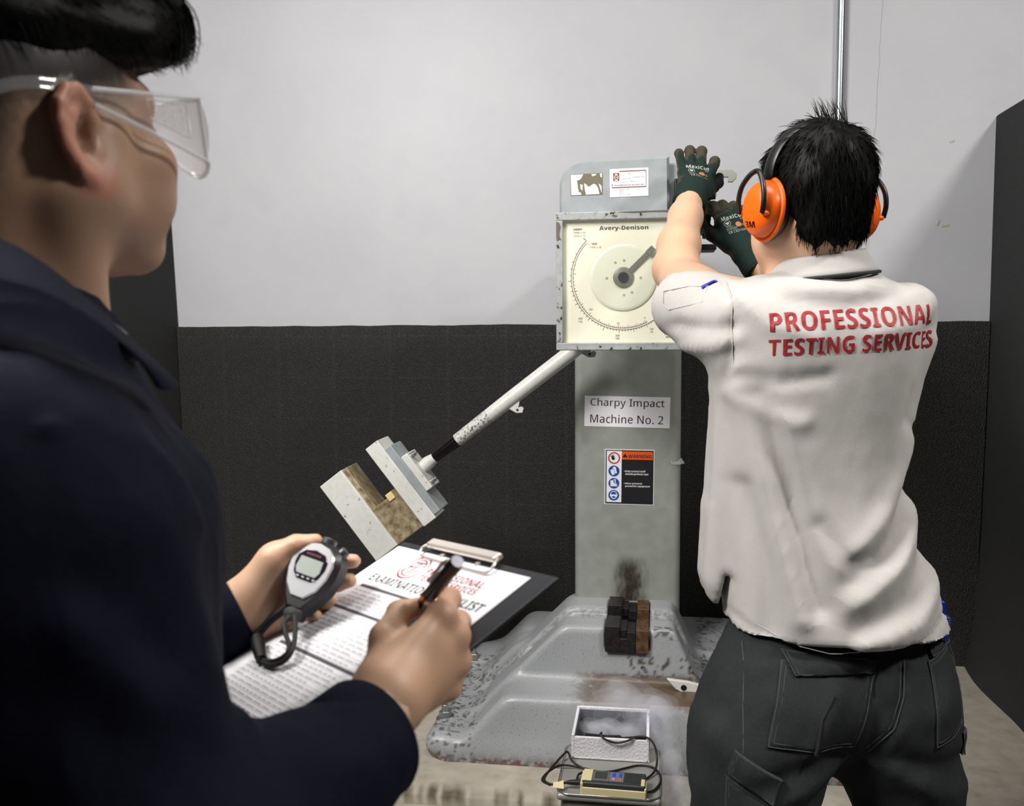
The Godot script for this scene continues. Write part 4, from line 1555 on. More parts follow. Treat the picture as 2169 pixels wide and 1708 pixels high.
	var cable2 := smooth_path([Vector3(-0.207, 0.157, 1.288), Vector3(-0.226, 0.156, 1.268), Vector3(-0.219, 0.157, 1.236), Vector3(-0.200, 0.158, 1.205), Vector3(-0.18, y + 0.004, 1.196), Vector3(-0.14, y, 1.198), Vector3(-0.10, y, 1.212), Vector3(-0.07, y, 1.205)], 8)
	obj("probe_cable", Geo.new().tube(cable2, 0.0024, 8), M.rubber, m)
	var cable3 := smooth_path([Vector3(-0.155, y, 1.255), Vector3(-0.152, y + 0.004, 1.232), Vector3(-0.132, y + 0.006, 1.224), Vector3(-0.10, y + 0.005, 1.240)], 8)
	obj("probe_cable", Geo.new().tube(cable3, 0.0024, 8), M.rubber, m)
	var cable4 := smooth_path([Vector3(-0.11, 0.2075, 1.138), Vector3(-0.112, 0.206, 1.146), Vector3(-0.10, 0.199, 1.153), Vector3(-0.076, 0.194, 1.154), Vector3(-0.052, 0.2, 1.153), Vector3(-0.035, 0.206, 1.146), Vector3(-0.012, 0.206, 1.146), Vector3(0.003, 0.195, 1.152), Vector3(0.010, 0.172, 1.165), Vector3(0.006, 0.158, 1.195), Vector3(-0.01, y, 1.222), Vector3(-0.03, y, 1.240)], 8)
	obj("probe_cable", Geo.new().tube(cable4, 0.0024, 8), M.rubber, m)

	# cold vapour
	var rng := RandomNumberGenerator.new()
	rng.seed = 3
	var puffs := []
	for k in 22:
		# a blanket filling the box
		puffs.append([Vector3(rng.randf_range(-0.135, -0.045), rng.randf_range(0.172, 0.190), rng.randf_range(1.025, 1.105)), Vector3(rng.randf_range(0.05, 0.08), rng.randf_range(0.016, 0.036), rng.randf_range(0.04, 0.075))])
	for k in 16:
		# a low bank curling up behind the box
		var t := k / 15.0
		puffs.append([Vector3(lerpf(-0.12, 0.03, t) + rng.randf_range(-0.01, 0.01), 0.205 + rng.randf_range(-0.01, 0.03), 0.99 + rng.randf_range(-0.04, 0.04)), Vector3(rng.randf_range(0.07, 0.13), rng.randf_range(0.04, 0.08), rng.randf_range(0.05, 0.09))])
	for k in 64:
		# and a stream falling over the far side of the tin to the floor
		var t := k / 63.0
		var c := Vector3(lerpf(0.0, 0.058, smoothstep(0.0, 0.6, t)) + rng.randf_range(-0.026, 0.026), lerpf(0.21, -0.12, t), lerpf(1.05, 1.21, t) + rng.randf_range(-0.05, 0.05))
		puffs.append([c, Vector3(rng.randf_range(0.03, 0.07), rng.randf_range(0.05, 0.11), rng.randf_range(0.05, 0.09))])
	var ball := SphereMesh.new()
	ball.radius = 0.5
	ball.height = 1.0
	ball.radial_segments = 24
	ball.rings = 12
	var mist := mat(Color(0.95, 0.96, 1.0, 0.055), 1.0, 0.0, 0.0)
	mist.transparency = BaseMaterial3D.TRANSPARENCY_ALPHA
	mist.backlight_enabled = true
	mist.backlight = Color(0.9, 0.9, 0.92)
	ball.material = mist
	var mm := MultiMesh.new()
	mm.transform_format = MultiMesh.TRANSFORM_3D
	mm.mesh = ball
	mm.instance_count = puffs.size()
	for k in puffs.size():
		mm.set_instance_transform(k, Transform3D(Basis(Vector3(0, 0, 1), rng.randf_range(-0.5, 0.5)) * Basis.from_scale(puffs[k][1]), puffs[k][0]))
	var v := MultiMeshInstance3D.new()
	v.name = "cold_vapour"
	v.multimesh = mm
	v.set_meta("kind", "stuff")
	v.set_meta("label", "white cold vapour rising from the open box and spilling down beside the tin")
	add_child(v, true)

# ---------------------------------------------------------------- people: shared builders

class Drape:
	# heights of a meshed surface seen along the z axis of a frame
	var inv: Transform3D
	var xf: Transform3D
	var bin := 0.01
	var bins := {}

	static func of(g: Geo, frame: Transform3D, size := 0.01, least := 0.15) -> Drape:
		var d := Drape.new()
		d.xf = frame
		d.inv = frame.affine_inverse()
		d.bin = size
		for i in g.v.size():
			if (d.inv.basis * g.n[i]).z < least:
				continue
			var p := d.inv * g.v[i]
			var key := Vector2i((Vector2(p.x, p.y) / size).floor())
			if not d.bins.has(key):
				d.bins[key] = []
			d.bins[key].append(p)
		return d

	func height(x: float, y: float) -> float:
		var key := Vector2i((Vector2(x, y) / bin).floor())
		for reach in [1, 2, 4]:
			var sum := 0.0
			var wsum := 0.0
			var top := -1e9
			for dx in range(-reach, reach + 1):
				for dy in range(-reach, reach + 1):
					for p in bins.get(key + Vector2i(dx, dy), []):
						top = maxf(top, p.z)
			for dx in range(-reach, reach + 1):
				for dy in range(-reach, reach + 1):
					for p in bins.get(key + Vector2i(dx, dy), []):
						if p.z < top - 0.05:
							continue
						var r := Vector2(p.x - x, p.y - y).length() / bin
						var w := maxf(1e-3, 1.0 - r / (reach + 0.6))
						w = w * w * w
						sum += w * p.z
						wsum += w
			if wsum > 0.0:
				return sum / wsum
		return 0.0

	func on(x: float, y: float, lift := 0.0) -> Vector3:
		return xf * Vector3(x, y, height(x, y) + lift)

	func print(src: Geo, lift := 0.0008, most := 0.008) -> Geo:
		# lays flat triangles (given in the frame's x, y) onto the surface
		var out := Geo.new()
		var queue := []
		for k in range(0, src.ix.size(), 3):
			queue.append([src.v[src.ix[k]], src.v[src.ix[k + 1]], src.v[src.ix[k + 2]]])
		while queue:
			var t: Array = queue.pop_back()
			var l := [t[0].distance_to(t[1]), t[1].distance_to(t[2]), t[2].distance_to(t[0])]
			var e := 0 if l[0] >= l[1] and l[0] >= l[2] else (1 if l[1] >= l[2] else 2)
			if l[e] > most:
				var a: Vector3 = t[e]
				var b: Vector3 = t[(e + 1) % 3]
				var c: Vector3 = t[(e + 2) % 3]
				var m := (a + b) * 0.5
				queue.append([a, m, c])
				queue.append([m, b, c])
				continue
			var base := out.v.size()
			var q := []
			for p in t:
				q.append(on(p.x, p.y, lift))
			var nn: Vector3 = (q[1] - q[0]).cross(q[2] - q[0]).normalized()
			if nn.dot(xf.basis.z) < 0.0:
				nn = -nn
			for p in q:
				out.vert(p, nn)
			out.tri(base, base + 1, base + 2)
		return out

	func seam(pts: Array, r := 0.0012, per := 6, lift := 0.0) -> Geo:
		var flat := []
		for p in pts:
			flat.append(Vector3(p.x, p.y, 0))
		var path := []
		for k in flat.size() - 1:
			for s in per:
				var q: Vector3 = flat[k].lerp(flat[k + 1], float(s) / per)
				path.append(on(q.x, q.y, lift))
		path.append(on(flat[-1].x, flat[-1].y, lift))
		return Geo.new().tube(path, r, 6)

	func patch(c: Array, thick := 0.003, nu := 18, nv := 18, puff := 0.0) -> Geo:
		# a sewn-on panel; corners c run round from its first edge
		var g := Geo.new()
		g.grid(nu, nv, func(u: float, v: float) -> Vector3:
			var uu := clampf((u - 0.06) / 0.88, 0.0, 1.0)
			var vv := clampf((v - 0.06) / 0.88, 0.0, 1.0)
			var p: Vector2 = c[0].lerp(c[1], uu).lerp(c[3].lerp(c[2], uu), vv)
			var edge := u < 0.01 or u > 0.99 or v < 0.01 or v > 0.99
			return on(p.x, p.y, -0.004 if edge else thick + puff * sin(uu * PI) * sin(vv * PI)))
		return g


func face_frame(origin: Vector3, toward: Vector3, pitch := 0.0, roll := 0.0) -> Transform3D:
	# z = where the face looks, y = up, x = the person's own left
	var z := toward.normalized()
	var x := Vector3.UP.cross(z).normalized()
	var b := Basis(x, z.cross(x), z)
	b = b * Basis(Vector3.RIGHT, -pitch) * Basis(Vector3(0, 0, 1), roll)
	return Transform3D(b, origin)


func add_head(f: Field, X: Transform3D, ears: Array, neck_to: Vector3, neck_r := 0.058, jaw := 1.0) -> void:
	# skull and face round a point midway between the ears
	var low := func(y: float) -> float: return y if y > 0.0 else y * jaw
	var E := func(x: float, y: float, z: float, rx: float, ry: float, rz: float, k: float, op := 0) -> void:
		f.egg(X * Transform3D(Basis.IDENTITY, Vector3(x, low.call(y), z)), Vector3(rx, ry * (jaw if y < -0.02 else 1.0), rz), k, op)
	var Lm := func(x: float, y: float, z: float, x2: float, y2: float, z2: float, r: float, r2: float, k: float) -> void:
		f.limb(X * Vector3(x, low.call(y), z), X * Vector3(x2, low.call(y2), z2), r, r2, k)
	E.call(0, 0.045, -0.010, 0.076, 0.086, 0.097, 0.0)
	E.call(0, -0.010, -0.040, 0.062, 0.062, 0.058, 0.03)
	E.call(0, -0.025, 0.040, 0.060, 0.088, 0.056, 0.03)
	for s in [-1.0, 1.0]:
		Lm.call(s * 0.057, -0.042, 0.012, s * 0.022, -0.098, 0.070, 0.020, 0.018, 0.025)
		Lm.call(s * 0.056, 0.0, 0.020, s * 0.058, -0.045, 0.010, 0.018, 0.018, 0.025)
		E.call(s * 0.047, -0.020, 0.066, 0.022, 0.020, 0.024, 0.02)
		E.call(s * 0.036, -0.055, 0.062, 0.026, 0.028, 0.028, 0.02)
		Lm.call(s * 0.046, 0.030, 0.070, s * 0.010, 0.028, 0.092, 0.010, 0.011, 0.018)
		E.call(s * 0.032, 0.006, 0.094, 0.015, 0.011, 0.014, 0.012, 1)
		E.call(s * 0.031, 0.005, 0.078, 0.0125, 0.0125, 0.0125, 0.003)
		Lm.call(s * 0.018, 0.011, 0.089, s * 0.044, 0.009, 0.080, 0.004, 0.003, 0.004)
		E.call(s * 0.013, -0.031, 0.099, 0.008, 0.008, 0.010, 0.008)
	Lm.call(0, 0.020, 0.092, 0, -0.026, 0.112, 0.008, 0.012, 0.015)
	E.call(0, -0.058, 0.082, 0.028, 0.022, 0.020, 0.02)
	for l in [[-0.052, 0.0045], [-0.064, 0.0055]]:
		Lm.call(-0.020, l[0] - 0.003, 0.090, 0, l[0], 0.101, 0.003, l[1], 0.006)
		Lm.call(0.020, l[0] - 0.003, 0.090, 0, l[0], 0.101, 0.003, l[1], 0.006)
	E.call(0, -0.095, 0.074, 0.022, 0.018, 0.018, 0.02)
	# neck, with the long muscles at its sides
	f.limb(X * Vector3(0, -0.045, -0.022), neck_to, neck_r * 0.93, neck_r * 1.06, 0.035)
	for s in ears:
		f.limb(X * Vector3(s * 0.058, -0.035, -0.012), neck_to + X.basis * Vector3(s * 0.02, -0.02, 0.055), 0.014, 0.012, 0.03)
		# ear: a bowl edged by the helix, with antihelix, tragus and lobe
		var er := func(z: float, y: float, o := 0.0) -> Vector3:
			return X * Vector3(s * (0.0765 + o + clampf(0.012 - z, 0.0, 0.04) * 0.30), y * 0.86, z * 0.9 - 0.006)
		var rim := [er.call(0.010, 0.002, -0.004), er.call(0.013, 0.013), er.call(0.011, 0.025), er.call(0.002, 0.034), er.call(-0.010, 0.032), er.call(-0.018, 0.022), er.call(-0.0205, 0.008), er.call(-0.0185, -0.006), er.call(-0.012, -0.018), er.call(-0.004, -0.029), er.call(0.003, -0.033), er.call(0.0075, -0.027, -0.003)]
		f.chain(rim, [0.003, 0.0042, 0.0043, 0.0044, 0.0046, 0.0046, 0.0044, 0.0042, 0.0044, 0.0058, 0.0062, 0.0045], 0.004, 0.006)
		f.chain([er.call(0.002, 0.022, -0.003), er.call(-0.008, 0.014, -0.001), er.call(-0.0115, 0.003, -0.001), er.call(-0.008, -0.010, -0.002), er.call(0.001, -0.016, -0.003)], [0.003, 0.0042, 0.004, 0.004, 0.0035], 0.004, 0.004)
		f.chain([er.call(-0.002, 0.026, -0.005), er.call(-0.014, 0.010, -0.005), er.call(-0.010, -0.012, -0.005), er.call(0.002, -0.026, -0.004)], [0.005, 0.0042, 0.0045, 0.005], 0.005, 0.005)
		f.limb(er.call(0.012, 0.004, -0.003), er.call(0.011, -0.009, -0.001), 0.004, 0.0045, 0.006)
		f.limb(er.call(0.010, -0.012, -0.006), er.call(0.006, -0.026, -0.006), 0.006, 0.005, 0.008)
		f.limb(er.call(-0.010, 0.018, -0.016), er.call(-0.006, -0.016, -0.016), 0.009, 0.008, 0.012)
		f.egg(Transform3D(X.basis, er.call(0.001, -0.002, 0.001)), Vector3(0.010, 0.010, 0.008), 0.004, 1)


func fingers(f: Field, wrist: Vector3, mcp: Array, joints: Array, thumb: Array, r := 0.0085, back := Vector3.ZERO) -> void:
	# palm from the wrist to the four knuckles; each finger a chain of its own beyond its knuckle
	var mid: Vector3 = (mcp[0] + mcp[1] + mcp[2] + mcp[3]) * 0.25
	for i in 4:
		var a: Vector3 = wrist.lerp(mcp[i], 0.12) + (mcp[i] - mid) * 0.42
		f.limb(a, mcp[i], r * 1.45, r * 1.15, 0.010 if i > 0 else 0.0)
	for i in 3:
		f.limb(wrist.lerp((mcp[i] + mcp[i + 1]) * 0.5, 0.35), (mcp[i] + mcp[i + 1]) * 0.5 - back * 0.003, r * 1.2, r * 0.95, 0.009)
	for i in 4:
		var pts: Array = [mcp[i]] + joints[i]
		var q: float = [1.0, 1.04, 0.98, 0.86][i] * r
		f.chain(pts, [q * 1.12, q * 1.03, q * 0.93, q * 0.80], 0.003, 0.005)
		f.ball(pts[1], Vector3.ONE * q * 1.08, 0.004)
		f.ball(pts[0] + back * 0.002, Vector3.ONE * q * 1.2, 0.008)
	f.limb(thumb[0], thumb[1], r * 1.7, r * 1.35, 0.012)
	f.limb(thumb[0], mcp[0].lerp(wrist, 0.3), r * 1.15, r * 0.9, 0.014)
	f.limb(thumb[1], thumb[2], r * 1.25, r * 1.15, 0.008)
	f.limb(thumb[2], thumb[3], r * 1.15, r * 0.92, 0.004)


func hair_strands(g: Geo, roots: Array, step: Callable, r := 0.0009, seg := 5, rng: RandomNumberGenerator = null) -> void:
	# each root: [point, direction, length]; step bends the direction as the strand grows
	for q in roots:
		var p: Vector3 = q[0]
		var d: Vector3 = q[1]
		var pts := [p]
		var rr := [r]
		for k in seg:
			d = step.call(p, d, float(k + 1) / seg)
			p += d * (q[2] / seg)
			pts.append(p)
			rr.append(r * (1.0 - 0.85 * pow(float(k + 1) / seg, 2.0)))
		g.tube(pts, rr, 3, false)

# ---------------------------------------------------------------- the man at the machine

func back_frame() -> Transform3D:
	# the worker's back: x to the picture's side, y up, z towards the camera
	return Transform3D(Basis(Vector3(0.9888, 0, -0.1495), Vector3.UP, Vector3(0.1495, 0, 0.9888)), Vector3(0.2772, 0.8506, 1.5206))


func worker_head() -> Transform3D:
	return face_frame(Vector3(0.2551, 1.2861, 1.5076), Vector3(-0.4955, 0, -0.8687), 0.10)


const SKIN := Color(0.56, 0.34, 0.225)

func skin_tint(p: Vector3, _n: Vector3) -> Color:
	var w := wear.get_noise_3d(p.x * 0.6, p.y * 0.6, p.z * 0.6)
	return SKIN * (1.0 + 0.10 * w) + Color(0.015, -0.006, -0.006) * w


func fold_sum(q: Vector2, folds: Array) -> float:
	var s := 0.0
	for f in folds:
		var w: float = f[3]
		var best := 1e9
		for k in range(f[0].size() - 1):
			var a: Vector2 = f[0][k]
			var b: Vector2 = f[0][k + 1]
			var ab := b - a
			var h := clampf((q - a).dot(ab) / ab.length_squared(), 0.0, 1.0)
			best = minf(best, (q - a - ab * h).length_squared())
		if best < w * w * 6.0:
			s += f[2] * 1.5 * exp(-best / (w * w))
	return s


func worker_fields() -> void:
	var F := back_frame()
	var Fi := F.affine_inverse()
	# skin: head, neck, arms and the trunk inside the shirt, in one surface
	var X := worker_head()
	var f := field("worker_skin", 0.005)
	add_head(f, X, [-1.0, 1.0], Vector3(0.2739, 1.1734, 1.4939), 0.057)
	f.egg(Transform3D(F.basis, Vector3(0.2738, 1.0709, 1.4924)), Vector3(0.15, 0.13, 0.075), 0.03)
	f.egg(Transform3D(F.basis, Vector3(0.2751, 0.8491, 1.5109)), Vector3(0.12, 0.24, 0.075), 0.05)
	f.limb(Vector3(0.143, 1.1098, 1.5191), Vector3(0.4008, 1.1095, 1.4801), 0.036, 0.036, 0.03)
	f.chain([Vector3(0.1351, 1.1272, 1.5188), Vector3(0.0696, 1.1509, 1.4049), Vector3(0.0416, 1.2064, 1.2523)], [0.048, 0.048, 0.043], 0.03)
	f.chain([Vector3(0.0416, 1.2064, 1.2523), Vector3(0.0474, 1.2574, 1.1862), Vector3(0.0629, 1.3233, 1.0972), Vector3(0.077, 1.3804, 1.0192)], [0.044, 0.0405, 0.033, 0.027], 0.02)
	f.chain([Vector3(0.4008, 1.1135, 1.4798), Vector3(0.3975, 1.1232, 1.3577), Vector3(0.3715, 1.1388, 1.2385)], [0.042, 0.044, 0.042], 0.03)
	f.chain([Vector3(0.3715, 1.1388, 1.2385), Vector3(0.3111, 1.1654, 1.1439), Vector3(0.2609, 1.201, 1.0572), Vector3(0.2102, 1.2357, 1.0112)], [0.042, 0.040, 0.034, 0.028], 0.02)
	f.tint = skin_tint

	# polo shirt
	var s := field("shirt", 0.0072)
	s.slack = 2.6
	s.stack(F, [[-0.2531, 0.0251, 0, 0.1801, 0.15, 0.14, 2.5], [-0.2016, 0.0181, 0, 0.1713, 0.14, 0.135, 2.5], [-0.1204, 0.0032, 0, 0.155, 0.126, 0.13, 2.5], [-0.0399, -0.0099, 0, 0.1437, 0.112, 0.13, 2.5], [0.016, -0.0137, 0, 0.1421, 0.11, 0.13, 2.4], [0.0795, -0.011, 0, 0.1464, 0.112, 0.13, 2.4], [0.1582, -0.0048, 0, 0.1567, 0.12, 0.12, 2.4], [0.2129, 0, 0, 0.1645, 0.124, 0.12, 2.3], [0.2518, 0.0019, 0, 0.1661, 0.12, 0.115, 2.2], [0.2828, 0.0044, 0, 0.1611, 0.108, 0.11, 2.2], [0.306, 0.0055, 0, 0.1423, 0.09, 0.1, 2.2], [0.3199, 0.0052, 0, 0.1049, 0.052, 0.085, 2.2], [0.3331, -0.0028, 0, 0.0699, 0.046, 0.06, 2.2], [0.34, -0.0041, 0, 0.0555, 0.036, 0.05, 2.2]], 0.0)
	s.limb(Vector3(0.146, 1.1003, 1.5296), Vector3(0.3866, 1.108, 1.4925), 0.044, 0.048, 0.03)
	# near sleeve, raised; far sleeve going forwards
	s.limb(Vector3(0.136, 1.0972, 1.5313), Vector3(0.0529, 1.1333, 1.4089), 0.077, 0.060, 0.035, 0, Vector3(0.3, 1, 0), 1.06)
	s.limb(Vector3(0.3946, 1.1017, 1.4817), Vector3(0.4072, 1.1241, 1.2952), 0.060, 0.058, 0.04)
	# the loose front hanging clear of the body at the near side
	s.block(Transform3D(F.basis * Basis(Vector3(0, 0, 1), -0.055), Vector3(0.1151, 0.8342, 1.4856)), Vector3(0.021, 0.19, 0.055), 0.02, 0.05)
	s.block(Transform3D(F.basis * Basis(Vector3(0, 0, 1), -0.03), Vector3(0.109, 0.7069, 1.4769)), Vector3(0.018, 0.085, 0.06), 0.014, 0.02)
	# slit of the side seam, sleeve opening
	s.block(Transform3D(F.basis * Basis(Vector3(0, 0, 1), -0.07), Vector3(0.123, 0.6352, 1.562)), Vector3(0.006, 0.045, 0.09), 0.004, 0.006, 1)
	s.solid([[Vector3(0.0366, 1.1633, 1.3785) - Vector3(0.1359, 1.1129, 1.53), Vector3(0.0432, 1.1577, 1.3881)]], 0.0, Vector3.ZERO, Vector3.ZERO, 0.003, 2)
	var crease := FastNoiseLite.new()
	crease.seed = 77
	crease.frequency = 5.0
	crease.fractal_octaves = 3
	var folds := [
		[[Vector2(-0.1384, 0.3147), Vector2(-0.0836, 0.2865), Vector2(-0.0055, 0.2736), Vector2(0.0642, 0.2886), Vector2(0.1179, 0.3161)], 0, -0.005, 0.018],
		[[Vector2(-0.1152, 0.3223), Vector2(-0.0528, 0.3026), Vector2(0.0095, 0.2983), Vector2(0.0791, 0.3171)], 0, 0.003, 0.012],
		[[Vector2(-0.1536, 0.2839), Vector2(-0.1141, 0.2449), Vector2(-0.0514, 0.225)], 0, 0.004, 0.014],
		[[Vector2(0.1539, 0.2818), Vector2(0.1043, 0.2434), Vector2(0.0421, 0.2321)], 0, 0.004, 0.016],
		[[Vector2(-0.1538, 0.1749), Vector2(-0.1275, 0.0803), Vector2(-0.102, -0.0473), Vector2(-0.0677, -0.2092)], 0, 0.008, 0.02],
		[[Vector2(-0.1322, 0.1356), Vector2(-0.0909, 0.0006), Vector2(-0.044, -0.193)], 0, -0.008, 0.018],
		[[Vector2(-0.0803, 0.08), Vector2(-0.0383, -0.0637), Vector2(0.0037, -0.1853)], 0, 0.005, 0.02],
		[[Vector2(-0.146, -0.0149), Vector2(-0.1248, -0.1195), Vector2(-0.1152, -0.2333)], 0, -0.006, 0.016],
		[[Vector2(0.1289, 0.0548), Vector2(0.08, -0.0405), Vector2(0.018, -0.1044)], 0, 0.006, 0.018],
		[[Vector2(0.1301, 0.011), Vector2(0.0812, -0.0887), Vector2(0.0031, -0.1528)], 0, -0.007, 0.018],
		[[Vector2(0.1396, -0.049), Vector2(0.0901, -0.1291), Vector2(0.0275, -0.1773)], 0, 0.006, 0.016],
		[[Vector2(0.157, -0.1054), Vector2(0.1072, -0.1779), Vector2(0.0205, -0.222)], 0, -0.006, 0.018],
		[[Vector2(0.1706, -0.1621), Vector2(0.1163, -0.2186), Vector2(0.0211, -0.2506)], 0, 0.005, 0.016],
		[[Vector2(-0.0383, -0.0678), Vector2(0.0024, -0.1204), Vector2(0.066, -0.1209), Vector2(0.1125, -0.0728)], 0, -0.004, 0.014],
		[[Vector2(-0.1561, 0.1671), Vector2(-0.0972, 0.1589), Vector2(-0.0347, 0.1663)], 0, -0.004, 0.012],
		[[Vector2(-0.1557, 0.1357), Vector2(-0.1121, 0.1039), Vector2(-0.0648, 0.0957)], 0, 0.004, 0.014],
		[[Vector2(-0.1648, 0.2452), Vector2(-0.1998, 0.2377), Vector2(-0.235, 0.2457)], 0, -0.005, 0.012],
		[[Vector2(-0.1645, 0.2219), Vector2(-0.1918, 0.2104), Vector2(-0.2152, 0.2105)], 0, 0.004, 0.012],
		[[Vector2(-0.1656, 0.3149), Vector2(-0.1925, 0.2842), Vector2(-0.2, 0.2532)], 0, -0.004, 0.014],
		[[Vector2(-0.1641, 0.3149), Vector2(-0.1664, 0.2452), Vector2(-0.1633, 0.1789)], 0, -0.004, 0.007],
		[[Vector2(0.1396, 0.2353), Vector2(0.1339, 0.1573), Vector2(0.116, 0.0944)], 0, -0.005, 0.016],
		[[Vector2(0.1596, 0.2196), Vector2(0.1461, 0.1415), Vector2(0.1357, 0.0943)], 0, 0.005, 0.012],
		[[Vector2(-0.1488, -0.2331), Vector2(-0.1391, -0.2405), Vector2(-0.0265, -0.2733), Vector2(0.0535, -0.2697), Vector2(0.1329, -0.2416), Vector2(0.1942, -0.207)], 0, -0.0025, 0.005]]
	s.shift = func(p: Vector3, n: Vector3) -> float:
		var q := Fi * p
		var d := crease.get_noise_3d(q.x * 1.6, q.y * 0.6, q.z * 1.6) * 0.004
		d += crease.get_noise_3d(q.x * 4.0 + 7.0, q.y * 2.6, q.z * 4.0) * 0.0010
		if (Fi.basis * n).z > -0.2:
			d += fold_sum(Vector2(q.x, q.y), folds)
		return d

	# cargo trousers
	var t := field("trousers", 0.0085)
	t.stack(F, [[-0.4241, 0.0158, 0, 0.1947, 0.125, 0.12, 2.5], [-0.3825, 0.0166, 0, 0.191, 0.132, 0.12, 2.6], [-0.3246, 0.0202, 0, 0.1824, 0.128, 0.12, 2.6], [-0.2794, 0.0245, 0, 0.1744, 0.118, 0.115, 2.6], [-0.2425, 0.0249, 0, 0.1624, 0.1, 0.105, 2.5], [-0.1935, 0.0159, 0, 0.1397, 0.088, 0.1, 2.4]], 0.0)
	t.chain([Vector3(0.191, 0.4735, 1.5856), Vector3(0.1764, 0.4004, 1.6041), Vector3(0.156, 0.3053, 1.6253), Vector3(0.1411, 0.1945, 1.6572), Vector3(0.1294, 0.0408, 1.611), Vector3(0.1213, -0.1505, 1.5674)], [0.108, 0.100, 0.084, 0.076, 0.075, 0.068], 0.05, 0.07)
	t.chain([Vector3(0.3872, 0.4641, 1.5364), Vector3(0.3993, 0.3853, 1.5412), Vector3(0.423, 0.2879, 1.556), Vector3(0.451, 0.1685, 1.5719), Vector3(0.483, 0.0249, 1.5385), Vector3(0.5184, -0.1685, 1.4885)], [0.104, 0.091, 0.072, 0.070, 0.072, 0.066], 0.05, 0.07)
	t.block(Transform3D(F.basis * Basis(Vector3(0, 0, 1), -0.12), Vector3(0.0941, 0.4032, 1.6214)), Vector3(0.022, 0.06, 0.06), 0.018, 0.03)
	t.cut_lo = Vector3(-9, -0.115, -9)
	var tf := [
		[[Vector2(-0.1364, -0.4564), Vector2(-0.072, -0.4359), Vector2(0.0087, -0.4324)], 0, -0.005, 0.018],
		[[Vector2(-0.1279, -0.4899), Vector2(-0.0554, -0.4653), Vector2(0.0009, -0.4448)], 0, 0.004, 0.015],
		[[Vector2(-0.1029, -0.5322), Vector2(-0.0387, -0.4906), Vector2(0.0092, -0.4574)], 0, -0.004, 0.016],
		[[Vector2(0.2113, -0.4505), Vector2(0.1384, -0.4458), Vector2(0.0653, -0.4328)], 0, -0.005, 0.018],
		[[Vector2(0.2128, -0.5008), Vector2(0.1396, -0.4919), Vector2(0.0821, -0.4579)], 0, 0.004, 0.018],
		[[Vector2(0.2227, -0.5598), Vector2(0.1572, -0.5425), Vector2(0.0912, -0.4999)], 0, -0.004, 0.018],
		[[Vector2(-0.0256, -0.3243), Vector2(-0.0329, -0.3656), Vector2(-0.0604, -0.4069)], 0, 0.006, 0.016],
		[[Vector2(0.0298, -0.2835), Vector2(0.0553, -0.3496), Vector2(0.037, -0.4326)], 0, -0.006, 0.014],
		[[Vector2(0.0917, -0.2922), Vector2(0.0799, -0.3664), Vector2(0.0491, -0.4326)], 0, -0.004, 0.007]]
	t.shift = func(p: Vector3, n: Vector3) -> float:
		var q := Fi * p
		var d := crease.get_noise_3d(q.x * 1.4, q.y * 0.9, q.z * 1.4 + 3.0) * 0.007
		d += crease.get_noise_3d(q.x * 4.0, q.y * 3.0, q.z * 4.0) * 0.002
		if (Fi.basis * n).z > 0.0:
			d += fold_sum(Vector2(q.x, q.y), tf)
		return d

	# hair: a close cap, tufts are added later
	var h := field("worker_hair", 0.006)
	var E := func(x: float, y: float, z: float, rx: float, ry: float, rz: float, k: float, op := 0) -> void:
		h.egg(X * Transform3D(Basis.IDENTITY, Vector3(x, y, z)), Vector3(rx, ry, rz), k, op)
	E.call(0, 0.056, -0.010, 0.081, 0.088, 0.100, 0.0)
	E.call(0, 0.005, -0.046, 0.063, 0.07, 0.058, 0.03)
	E.call(0, -0.028, -0.046, 0.064, 0.046, 0.046, 0.02)
	h.solid([[X.basis * Vector3(0, -0.3, 1), X * Vector3(0, 0.02, 0.062)]], 0.0, Vector3.ZERO, Vector3.ZERO, 0.01, 2)
	var hn := FastNoiseLite.new()
	hn.seed = 4
	hn.frequency = 28.0
	hn.fractal_octaves = 3
	h.shift = func(p: Vector3, _n: Vector3) -> float:
		var q := X.affine_inverse() * p
		return hn.get_noise_3d(q.x, q.y * 0.35, q.z) * 0.006

	glove_field("glove_near", [Vector3(0.0789, 1.3797, 1.024), Vector3(0.1186, 1.434, 0.9526), Vector3(0.0997, 1.4425, 0.9547), Vector3(0.0786, 1.4429, 0.9629), Vector3(0.0608, 1.4338, 0.9715)],
		[[Vector3(0.1331, 1.4672, 0.9121), Vector3(0.1364, 1.4667, 0.8761), Vector3(0.1314, 1.4523, 0.873)], [Vector3(0.1033, 1.49, 0.9147), Vector3(0.1052, 1.4928, 0.8735), Vector3(0.1047, 1.476, 0.8649)], [Vector3(0.0767, 1.4923, 0.9185), Vector3(0.0781, 1.4941, 0.8775), Vector3(0.0797, 1.4762, 0.8687)], [Vector3(0.0521, 1.4851, 0.9279), Vector3(0.053, 1.486, 0.8922), Vector3(0.0566, 1.4703, 0.8828)]],
		[Vector3(0.1091, 1.3915, 0.9829), Vector3(0.1274, 1.4062, 0.9485), Vector3(0.1408, 1.4179, 0.915), Vector3(0.1456, 1.4357, 0.8875)], Vector3(0.2409, 0.3, 0.9244), Vector3(0.0734, 1.3614, 1.0416))
